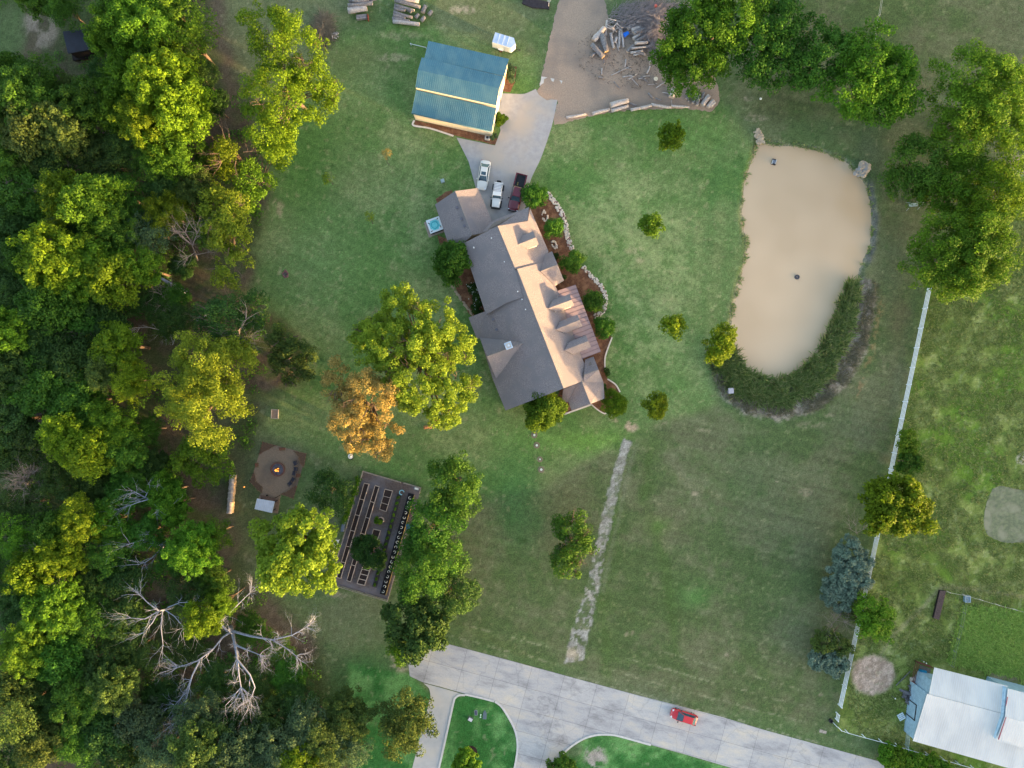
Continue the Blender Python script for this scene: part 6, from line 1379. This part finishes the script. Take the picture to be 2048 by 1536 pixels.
for pl, lb in (([(526,884),(552,891),(524,905),(519,908)],'brick planting corner at the top left of the patio'),([(588,902),(613,907),(608,934),(601,926),(598,914)],'brick planting corner at the top right of the patio'),([(587,997),(563,988),(572,984),(591,972),(594,973)],'brick planting corner at the bottom right of the patio'),([(500.5,963),(508,944),(512,962),(525,974),(524,985),(516,980)],'brick planting corner at the bottom left of the patio')):
    g = MB(); W = [P(*p) for p in pl]; g.prism([p.xy for p in W], 0, .16); g2 = [W[i].lerp(W[(i+1)%len(W)], t) for i in range(len(W)) for t in (0,.25,.5,.75)]
    for p in g2: g.rock((p.x,p.y,.16), .11, 1)
    tag(g.build('brick_planter', [mat('planter_soil', rgb(104,84,70), rgb(84,66,56), 6, rough=.95), pbr], loc=(W[0].x,W[0].y,0)), lb, 'planter')
for (x,y,sx,sy,lb) in [(564.5,898,1.0,.5,'small brick block at the top edge of the patio'),(514,930,.5,.8,'small brick block at the left edge of the patio'),(597,951,.7,.6,'brick block behind the middle chairs')]:
    p = P(x,y); g = MB()
    for i in range(3):
        for j in range(2): g.box((p.x+(i-1)*sx/3, p.y+(j-.5)*sy/2, .12), (sx/3-.02, sy/2-.02, .24), -.25)
    tag(g.build('brick_block', pbr, loc=(p.x,p.y,0)), lb, 'brick block')
def chair_():
    root = empty('patio_chair', cat='chair'); f_ = darkm; cl_ = mat('chair_fabric', rgb(70,70,84), rgb(58,58,70), 4, rough=.9)
    g = MB(); g.box((0,0,.42),(.6,.6,.08)); g.build('seat', cl_, root)
    g = MB(); g.box((-.32,0,.72),(.1,.6,.56)); g.build('backrest', cl_, root)
    for s_ in (-1,1): g = MB(); g.box((0,s_*.33,.62),(.6,.06,.05)); g.box((.27,s_*.33,.5),(.05,.05,.24)); g.build('armrest', f_, root)
    for x in (-.27,.27):
        for y in (-.3,.3): g = MB(); g.box((x,y,.2),(.05,.05,.4)); g.build('leg', f_, root)
    return root
c0 = chair_()
for i, (x,y,lb) in enumerate([(590.5,926,'topmost'),(591.5,938,'second from the top'),(588.5,946.5,'middle'),(586,959,'second from the bottom'),(580,967,'bottom')]):
    o = c0 if i == 0 else copy_tree(c0); p = P(x,y,.4); o.location = (p.x,p.y,.02); o.rotation_euler = (0,0,math.atan2(fp.y-p.y, fp.x-p.x)); tag(o, '%s dark patio chair of the arc of five facing the fire pit' % lb, 'chair', 'chairs round the fire pit')
# small shelter at the patio
sh = empty('patio_shelter', (P(529,1010).x, P(529,1010).y, 0), 0, 'small shelter with white corrugated roof at the bottom of the patio', 'shelter')
g = MB(); ribbed(g, *q((514,997,2.3),(549.5,1003,2.3),(544,1026,2.0),(509,1018,2.0)), .3, .03, .04); g.build('roof', [mat('shelter_roof', rgb(196,204,222), rgb(178,186,206), 1, rough=.5), wmr], sh)
for (x,y) in ((517,1000),(547,1005),(543,1022),(512,1016)): p = P(x,y,2); g = MB(); g.box((p.x,p.y,1),(.12,.12,2.0)); g.build('post', dw, sh)
g = MB()
for t in range(6): a, b_ = P(520,990+0*t,.1), P(550,997,.1); p = a.lerp(b_, .5); g.box((p.x+.05*t, p.y-.16*t, .12), (2.5,.13,.06), -.2)
g.build('deck', mat('deck_boards', rgb(120,98,88), rgb(98,80,74), 4, rough=.9), sh)
g = MB()
for t in range(5): p = P(556,1000+6*t,.1); g.box((p.x-.07*t, p.y, .12), (.5,.42,.08), -.2)
g.build('walkway', mat('walk_boards', rgb(134,112,96), rgb(112,92,80), 4, rough=.9), sh)
for (x,y,a,lb) in [(536,990,0,'small dark post light on the shelter deck, left'),(556,993,.5,'dark bench rail beside the shelter deck')]:
    p = P(x,y); g = MB(); 
    if a: g.box((p.x,p.y,.4),(.9,.1,.1),.5); g.box((p.x-.35,p.y-.18,.2),(.08,.08,.4)); g.box((p.x+.35,p.y+.18,.2),(.08,.08,.4))
    else: g.cyl(p.xy,.06,0,.5,8); g.cyl(p.xy,.14,.5,.6,8)
    tag(g.build('rail' if a else 'post_light', dw, loc=(p.x,p.y,0)), lb, 'rail' if a else 'light')
p = P(494,972); g = MB(); g.cyl(p.xy,.04,0,1.1,6,0); g.cyl(p.xy,.1,1.1,1.25,8,1); tag(g.build('torch', [dw, flame], loc=(p.x,p.y,0)), 'tiny burning garden torch left of the patio', 'torch')

# ------------------------------------------------------------------ kitchen garden
soil = mat('bed_soil', rgb(58,48,48), rgb(42,34,36), 5, rough=.95, bump=.4); bw = mat('bed_board', rgb(186,172,164), rgb(160,148,142), 3, rough=.85)
def bed(c4, label, ncross, h=.3, th=.09, m_=None):
    W = [P(*p) for p in c4]; root = empty('raised_bed', (W[0].x, W[0].y, 0), 0, label, 'garden bed', 'raised beds of the kitchen garden')
    g = MB(); g.prism([p.xy for p in W], 0, h-.06); g.build('soil', soil, root)
    g = MB()
    def board(a, b_, z=h): d = b_-a; c = (a+b_)/2; g.box((c.x,c.y,z/2), (d.length+th, th, z), math.atan2(d.y,d.x))
    for i in range(4): board(W[i], W[(i+1)%4], h)
    g.build('frame', m_ or bw, root)
    for k in range(ncross):
        t = (k+1)/(ncross+1); a = W[0].lerp(W[3], t); b_ = W[1].lerp(W[2], t); d = b_-a; c = (a+b_)/2; g = MB(); g.box((c.x,c.y,h-.02),(d.length,th,.06),math.atan2(d.y,d.x)); g.build('cross_board', bw, root)
bed([(729,966),(738.3,968),(682,1156),(674.5,1154)], 'first long narrow raised bed from the left fence', 5)
bed([(750.6,970.8),(758.7,973),(702,1163),(694.2,1160)], 'second long narrow raised bed from the left fence', 5)
bed([(770.5,978),(785.5,981.5),(772.6,1022.4),(759.8,1018)], 'short wide dark raised bed near the top of the garden', 2, .35, .07)
bed([(747.4,1057.8),(761.4,1061),(748,1100),(737,1097)], 'pale-edged raised bed just above the bushy tree', 0)
bed([(728,1127),(743,1131),(729.7,1169.6),(715,1166)], 'wide pale-edged raised bed below the bushy tree', 3, .35, .12)
p = P(762,1040); g = MB(); g.ring(p.xy,.42,.56,0,.35,20,0); g.cyl(p.xy,.44,0,.28,16,1); tag(g.build('round_planter', [bw, soil], loc=(p.x,p.y,0)), 'round brick-edged planter in the middle of the garden', 'planter')
T('leafy_plant', [(757,1042,7,.7,.5)], 'fresh', 'light green plant leaning out of the round planter', 'plant', seed=120, clump=.3, leaf=.18, tr=0)
potm = mat('black_pot', rgb(34,34,38), rough=.7)
a0, a1 = P(799,988), P(749,1174)
g = MB(); d = a1-a0; c = (a0+a1)/2; g.box((c.x,c.y,.06),(d.length,.75,.1),math.atan2(d.y,d.x)); tag(g.build('pot_tray', mat('tray', rgb(60,60,62), rough=.9), loc=(a0.x,a0.y,0)), 'long dark tray under the inner row of potted plants', 'tray')
pl_me = leaf_mesh('plant', np.array([[0,0,.42],[.1,.08,.45],[-.1,-.05,.4]]), np.array([.22,.2,.2]), .15, 40, 5); pl_me.materials.append(LM['fresh'])
g = MB(); g.cyl((0,0),.2,.1,.4,12,r2=.26); po = g.build('pot', potm, None); pome = po.data; bpy.data.objects.remove(po)
for i in range(16):
    p = a0.lerp(a1, (i+.5)/16); o = empty('potted_plant', (p.x,p.y,0), R.uniform(0,6), 'leafy plant in a black pot in the inner row of the garden', 'potted plant', 'inner row of potted plants')
    for nm, me_ in (('pot', pome), ('leaves', pl_me)): c = bpy.data.objects.new(nm, me_); COL.objects.link(c); c.parent = o
a0, a1 = P(822,990), P(766,1186)
g = MB(); d = a1-a0; c = (a0+a1)/2; g.box((c.x,c.y,.06),(d.length+.5,1.0,.1),math.atan2(d.y,d.x)); tag(g.build('pot_tray', mat('tray2', rgb(34,34,40), rough=.9), loc=(a0.x,a0.y,0)), 'long black tray under the outer row of grow bags', 'tray')
yb = mat('yellow_board', rgb(196,164,84), rgb(160,140,90), 3, rough=.8); nrm_ = Vector((-d.y, d.x, 0)).normalized()
if nrm_.x < 0: nrm_ = -nrm_
g = MB(); cc = c+nrm_*.56; g.box((cc.x,cc.y,.2),(d.length+.3,.06,.3),math.atan2(d.y,d.x)); tag(g.build('edge_board', yb, loc=(a0.x,a0.y,0)), 'yellowish board along the right side of the grow bags', 'board')
hoop = mat('white_hoop', rgb(220,222,220), rough=.5)
g = MB(); g.cyl((0,0),.3,.1,.46,14,r2=.33); po = g.build('bag', potm, None); bme = po.data; bpy.data.objects.remove(po)
g = MB(); g.tube([(.2*math.cos(t*.5),.2*math.sin(t*.5),.5) for t in range(0,10)], .035, 5); po = g.build('hoop', hoop, None); hme = po.data; bpy.data.objects.remove(po)
for i in range(20):
    p = a0.lerp(a1, (i+.5)/20); o = empty('grow_bag', (p.x,p.y,0), R.uniform(0,6), 'black grow bag with white hoop in the outer row of the garden', 'grow bag', 'outer row of grow bags')
    for nm, me_ in (('bag', bme), ('hoop', hme)): c = bpy.data.objects.new(nm, me_); COL.objects.link(c); c.parent = o
p = P(804,984); g = MB(); g.tube([(p.x+.35*math.cos(t*.5),p.y+.35*math.sin(t*.5),.15+.05*t) for t in range(0,11)], .07, 6); tag(g.build('coiled_hose', mat('blue_hose', rgb(130,190,214), rough=.5), loc=(p.x,p.y,0)), 'pale blue coiled hose at the top of the inner pot row', 'hose')
p = P(834,976); g = MB(); g.box((p.x,p.y,.35),(.75,.4,.7),-.25); g.box((p.x,p.y,.74),(.5,.3,.06),-.25,1); tag(g.build('tool_box', [mat('box_grey', rgb(150,164,176), rough=.5), whitem], loc=(p.x,p.y,0)), 'grey and white box in the top right garden corner', 'box')
p = P(687,1053); g = MB(); g.prism([(p.x-.35,p.y-.7),(p.x+.15,p.y-.75),(p.x+.4,p.y+.7),(p.x-.1,p.y+.75)],0,.6); tag(g.build('water_tank', mat('grey_blue_tank', rgb(104,116,136), rough=.6), loc=(p.x,p.y,0)), 'grey-blue tank outside the left garden fence', 'tank')
p = P(822,1054); g = MB(); g.slab([P(812,1048,.7),P(827,1051,.7),P(829,1062,.6),P(813,1058,.6)],.08); g.box((p.x,p.y,.3),(.9,.5,.5),-.3); tag(g.build('blue_bin', mat('blue_plastic', rgb(46,96,130), rough=.5), loc=(p.x,p.y,0)), 'dark blue covered bin outside the right garden fence', 'bin')
p = P(668,1095,1.5); g = MB(); g.slab([P(664,1079,2.1),P(678,1080,2.1),P(670,1106,1.9),P(660,1104,1.9)],.1)
for (x,y) in ((666,1083),(675,1083),(669,1102),(662,1101)): a = P(x,y,1.5); g.tube([(a.x,a.y,0),(a.x,a.y,1.9)],.04,5)
tag(g.build('canopy', whitem, loc=(p.x,p.y,0)), 'white canopy half hidden by the golden cottonwood', 'canopy')

# ------------------------------------------------------------------ odds and ends
def thing(mbf, name, mats, px, py, label, cat):
    p = P(px, py); g = MB(); mbf(g, p); return tag(g.build(name, mats, loc=(p.x,p.y,0)), label, cat)
for i, (x,y,r,lb) in enumerate([(1068.5,870,.2,'first white riser cap from the house end of the line of four'),(1073.5,890.5,.19,'second white riser cap from the house end of the line of four'),(1080,918.5,.13,'third and smallest white riser cap of the line of four'),(1082.5,939,.2,'last white riser cap of the line of four, far from the house')]):
    thing(lambda g, p: (g.cyl(p.xy,r,0,.22,14,0), g.ring(p.xy,r+.12,r+.34,-.02,.03,18,1)), 'riser_cap', [whitem, mat('bare_soil', rgb(128,112,100), rough=.95)], x, y, lb, 'riser cap').__setitem__('group', 'white riser caps in the south lawn')
thing(lambda g, p: (g.cyl(p.xy,.42,.5,.62,16,1), g.cyl((p.x,p.y),.25,.62,.7,14,1,r2=.1), g.ring(p.xy,.36,.44,.3,.52,16,0), g.cyl((p.x+.1,p.y-.3),.3,.0,.3,10,0), g.tube([(p.x,p.y,0),(p.x,p.y,.4)],.05,6,0)), 'kettle_grill', [blackp, whitem], 702.5, 912, 'white and black kettle grill on the lawn below the orange pine', 'grill')
thing(lambda g, p: (g.tube([(p.x,p.y,0),(p.x,p.y,.5)],.05,6), g.cyl(p.xy,.14,.5,.56,8)), 'garden_stake', blackp, 690, 893, 'small black stake near the kettle grill', 'stake')
thing(lambda g, p: (g.prism([(p.x-.5,p.y-.68),(p.x+.5,p.y-.64),(p.x+.52,p.y+.66),(p.x-.48,p.y+.7)],-.05,.05), [g.box((p.x+dx,p.y+dy,.12),(sx,sy,.22),-.05,1) for dx,dy,sx,sy in ((-.56,0,.1,1.5),(.56,0,.1,1.5),(0,.72,1.22,.1),(0,-.72,1.22,.1))]), 'sandbox', [mat('sand', rgb(168,142,124), rgb(150,126,110), 3, rough=.95), mat('sand_frame', rgb(176,166,156), rough=.85)], 550, 828, 'small square sand box with pale frame above the patio', 'sand box')
thing(lambda g, p: (g.box((p.x,p.y,.18),(.6,.6,.36),.3,0), g.box((p.x,p.y,.38),(.4,.4,.05),.3,0)), 'utility_box', mat('box_blue_grey', rgb(150,170,176), rough=.6), 885.5, 362.5, 'small grey utility box on the lawn left of the driveway', 'box')
thing(lambda g, p: (g.box((p.x,p.y,.6),(.84,.9,.9),.05,0), [g.box((p.x+a*.36,p.y+b_*.4,.1),(.08,.08,.3),0,0) for a in (-1,1) for b_ in (-1,1)]), 'pump_box', mat('box_lilac', rgb(164,164,178), rough=.6), 1458.5, 781.5, 'pale square box among the reeds at the lower left pond bank', 'box')
thing(lambda g, p: (g.box((p.x,p.y,-.25),(.75,.95,.2),-.3,0), g.box((p.x,p.y,-.1),(.5,.55,.12),-.3,1), g.box((p.x-.3,p.y,-.13),(.12,.7,.1),-.3,2), g.box((p.x+.3,p.y,-.13),(.12,.7,.1),-.3,2)), 'floating_box', [darkm, mat('float_grey', rgb(110,122,140), rough=.5), whitem], 1549, 323, 'small floating platform with white edges near the top of the pond', 'float')
thing(lambda g, p: (g.ring(p.xy,.18,.4,-.4,-.16,18,0), g.cyl(p.xy,.1,-.4,-.2,8,1)), 'float_ring', [mat('rubber', rgb(74,74,84), rough=.6), mat('float_mid', rgb(130,130,140), rough=.5)], 1595.5, 553.5, 'dark floating ring in the middle of the pond', 'float')
for (x1,y1,x2,y2,lb) in [(1567,751,1583,750,'floating stick near the bottom end of the pond'),(1568,756,1577,762,'shorter floating stick beside the first'),(1618,714,1624,717,'tiny floating stick by the right reeds')]:
    a, b_ = P(x1,y1), P(x2,y2); g = MB(); g.tube([(a.x,a.y,-.33),(b_.x,b_.y,-.33)],.05,5); tag(g.build('floating_stick', darkm, loc=(a.x,a.y,0)), lb, 'stick')
# utility covers on the street island
thing(lambda g, p: (g.box((p.x,p.y,.2),(.75,.6,.4),-.5,0), g.box((p.x,p.y,.43),(.66,.5,.06),-.5,1)), 'utility_cabinet', [mat('cab_dark', rgb(96,100,104), rough=.6), mat('cab_light', rgb(196,196,204), rough=.5)], 941, 1437, 'pale grey utility cabinet on the street island', 'cabinet')
thing(lambda g, p: (g.box((p.x,p.y,.02),(.48,.8,.08),.05,0), g.box((p.x,p.y,.07),(.36,.66,.03),.05,1)), 'meter_lid', [mat('lid_rim', rgb(150,154,160), rough=.7), mat('lid_dark', rgb(70,74,96), rough=.6)], 952, 1425.5, 'small rectangular meter lid with pale rim on the street island', 'cover')
thing(lambda g, p: (g.box((p.x,p.y,.03),(.62,1.1,.1),-.05,0), g.box((p.x+.02,p.y+.7,.02),(.3,.3,.08),-.05,0)), 'vault_lid', mat('vault_grey', rgb(92,106,116), rough=.7), 969.5, 1431.5, 'larger dark vault cover on the right of the street island lids', 'cover')
for (x,y,lb) in [(961.5,1429,'tiny white marker cap between the lids, upper'),(961,1433.5,'tiny white marker cap between the lids, lower')]:
    thing(lambda g, p: g.cyl(p.xy,.12,0,.2,10), 'marker_cap', mat('cap_green', rgb(180,220,196), rough=.5), x, y, lb, 'marker')
thing(lambda g, p: (g.tube([(p.x,p.y,0),(p.x,p.y,.35)],.05,6,1), g.cyl(p.xy,.14,.3,.4,8,0)), 'garden_marker', [whitem, mat('pink', rgb(210,90,100), rough=.6)], 942.5, 1498.5, 'small white and pink marker in the dark mulch ring', 'marker')
# pasture side
r_ = empty('feed_trough', (P(1880,1208).x, P(1880,1208).y, 0), 0, 'long dark brown slatted trough above the tall grass paddock', 'trough')
fm = mat('dark_brown_wood', rgb(88,74,74), rgb(66,56,58), 4, rough=.9)
A, B_, C_, D = q((1880,1181,.5),(1892,1182,.5),(1878,1240,.5),(1867,1236,.5)); g = MB(); 
n = 13
for i in range(n): t = (i+.5)/n; a, b_ = A.lerp(D,t), B_.lerp(C_,t); d = b_-a; c = (a+b_)/2; g.box((c.x,c.y,.52),(d.length,.34,.06),math.atan2(d.y,d.x))
g.build('slats', fm, r_).__setitem__('kind','stuff') if False else g.build('slat_top', fm, r_)
g = MB(); g.prism([p.xy for p in (A,B_,C_,D)], .1, .44); g.build('body', dw, r_)
thing(lambda g, p: (g.prism([(p.x-.4,p.y-.5),(p.x+.4,p.y-.5),(p.x+.45,p.y+.5),(p.x-.35,p.y+.5)],0,.6), [g.box((p.x+a,p.y+b_,.66),(sx,sy,.12),0,1) for a,b_,sx,sy in ((0,.5,.9,.08),(0,-.5,.9,.08),(-.4,0,.08,.9),(.42,0,.08,.9))]), 'water_trough', [mat('trough_grey', rgb(120,140,156), rough=.5), mat('trough_rim', rgb(150,168,180), rough=.5)], 1930.5, 1196, 'blue-grey water trough at the paddock fence corner', 'trough')
pw = mat('pallet_wood', rgb(112,110,114), rgb(86,84,90), 3, rough=.9)
for (x,y,a,lb) in [(1828,1376,.25,'grey wooden pallet nearest the stock pen'),(1822,1395,-.3,'grey wooden pallet lower, against the metal barn wall'),(1815,1390,-.3,'grey wooden pallet at the left of the pallet heap')]:
    p = P(x,y,.3); r_ = empty('pallet', (p.x,p.y,0), a, lb, 'pallet')
    g = MB()
    for i in range(7): g.box((-.75+i*.25,0,.42),(.19,1.3,.04))
    g.build('deck_boards', pw, None).parent = r_
    for y_ in (-.6,0,.6): g = MB(); g.box((0,y_,.3),(1.7,.1,.18)); g.build('bearer', pw, None).parent = r_
for (x1,y1,x2,y2,z,lb) in [(1799,1379,1843,1400,.7,'long grey plank lying across the pallets'),(1811,1402,1833,1420,.5,'shorter grey plank at the metal barn wall'),(1792,1371,1820,1343,.15,'thin pale pole on the grass left of the stock pen')]:
    a, b_ = P(x1,y1,z), P(x2,y2,z); d = b_-a; c = (a+b_)/2; g = MB(); g.box((c.x,c.y,z),(d.length,.12 if 'pole' in lb else .4,.06),math.atan2(d.y,d.x)); tag(g.build('plank', pw, loc=(c.x,c.y,0)), lb, 'plank')
thing(lambda g, p: g.rock((p.x,p.y,.3),.6,0,.5), 'boulder', mat('pale_rock', rgb(164,158,152), rgb(140,134,128), 3, rough=.9), 1824, 1358, 'pale flat boulder beside the stock pen', 'rock')
p = P(1801,1432); r_ = empty('plastic_crate', (p.x,p.y,0), .5, 'white plastic crate lying on the grass left of the metal barn', 'crate')
g = MB()
for i in range(4): g.box((0,-.45+i*.3,.25),(1.1,.2,.06))
for x in (-.45,0,.45): g.box((x,0,.18),(.1,1.1,.08))
g.build('slatted_side', mat('pale_plastic', rgb(200,214,222), rough=.5), None).parent = r_
thing(lambda g, p: (g.tube([(p.x,p.y,0),(p.x+.05,p.y,1.0)],.05,6,0), g.rock((p.x+.05,p.y,1.05),.13,1,1)), 'capped_stake', [pw, whitem], 1783, 1391.5, 'short stake with white cap left of the metal barn', 'stake')
for (x,y,lb) in [(1841,1319,'white insulator on the upper pen stake'),(1846,1322,'second white insulator beside the pen')]:
    thing(lambda g, p: (g.tube([(p.x,p.y,0),(p.x,p.y,.9)],.04,5,0), g.rock((p.x,p.y,.95),.12,1,1)), 'capped_stake', [pw, whitem], x, y, lb, 'stake')
for (x,y,sx,sy,lb) in [(1649,1464,.6,.45,'square concrete cover near the fence corner, right of two'),(1642,1462,.5,.5,'square concrete cover near the fence corner, left of two')]:
    thing(lambda g, p: g.box((p.x,p.y,.03),(sx,sy,.1),-.2), 'concrete_cover', mat('cover', rgb(170,160,150), rgb(150,142,134), 3, rough=.9), x, y, lb, 'cover')
thing(lambda g, p: (g.ring(p.xy,.22,.34,0,.3,14,0), g.cyl(p.xy,.24,-.02,.08,12,0)), 'round_pot', blackp, 1661, 1441, 'dark round pot at the fence corner by the street', 'pot')
# lawn swing under the oak, parapet slab
p = P(1823,412); r_ = empty('lawn_swing', (p.x,p.y,0), .1, 'pale metal swing frame at the edge of the oaks right of the pond', 'swing')
sw = mat('pale_frame', rgb(150,170,176), rough=.5); g = MB()
for s_ in (-.9,.9): g.tube([(s_,-.7,0),(s_,0,1.9)],.04,6); g.tube([(s_,.7,0),(s_,0,1.9)],.04,6)
g.tube([(-.95,0,1.9),(.95,0,1.9)],.04,6); g.build('frame', sw, None).parent = r_
g = MB(); g.box((0,0,.5),(1.4,.45,.05)); g.box((0,.22,.75),(1.4,.05,.45)); g.build('seat', sw, None).parent = r_
p = P(1080,4); g = MB(); g.prism([P(*t).xy for t in ((1047,-4),(1100,6),(1098,19),(1066,17),(1044,8))], 0, .3); tag(g.build('dark_planter', mat('dark_bed', rgb(62,56,62), rgb(46,42,48), 3, rough=.9), loc=(p.x,p.y,0)), 'dark raised bed at the top edge left of the gravel drive', 'planter')
p = P(1097,14); g = MB(); g.tube([(p.x,p.y,0),(p.x,p.y,1.8)],.05,6); g.box((p.x,p.y,1.8),(.6,.06,.06)); tag(g.build('garden_post', whitem, loc=(p.x,p.y,0)), 'thin white post by the dark bed at the top edge', 'post')
thing(lambda g, p: g.rock((p.x,p.y,.15),.22,0,.8), 'white_rock', whitem, 1521, 198, 'single white rock on the grass below the pecans', 'rock')
# concrete patches left in the gravel
g = MB()
for pl in ([(1083,153),(1095,155),(1088,158),(1087,166),(1079,172)],[(1101,156),(1109,158),(1107,164),(1103,162)],[(1119,160),(1125,162),(1123,168)]):
    g.prism([P(*t).xy for t in rough_edge(pl,.4,3,3)], -.05, .024)
struct('worn_concrete', g.build('worn_concrete', kerbm))
# ------------------------------------------------------------------ unseen leaf belt added beyond the pasture to keep the low sun off the ground
rg = np.random.default_rng(501)
sx, sy = sun_dir.x/math.cos(SUN_ELEV), sun_dir.y/math.cos(SUN_ELEV)
n = 4200; t_ = rg.uniform(-190, 190, n); dd = BELT_D+rg.uniform(0, 22, n); top = BELT_H+2.0*(fbm(t_, t_*0+3, 505, 3, .07)-.5)*2
cen = np.stack([sx*dd-sy*t_, sy*dd+sx*t_, top*rg.random(n)], 1)
me_ = leaf_mesh('shade_belt', cen, 1.5+rg.random(n)*1.2, .9, 34, 502); me_.materials.append(LM['mid'])
o = bpy.data.objects.new('shade_belt', me_); COL.objects.link(o); o['kind'] = 'stuff'
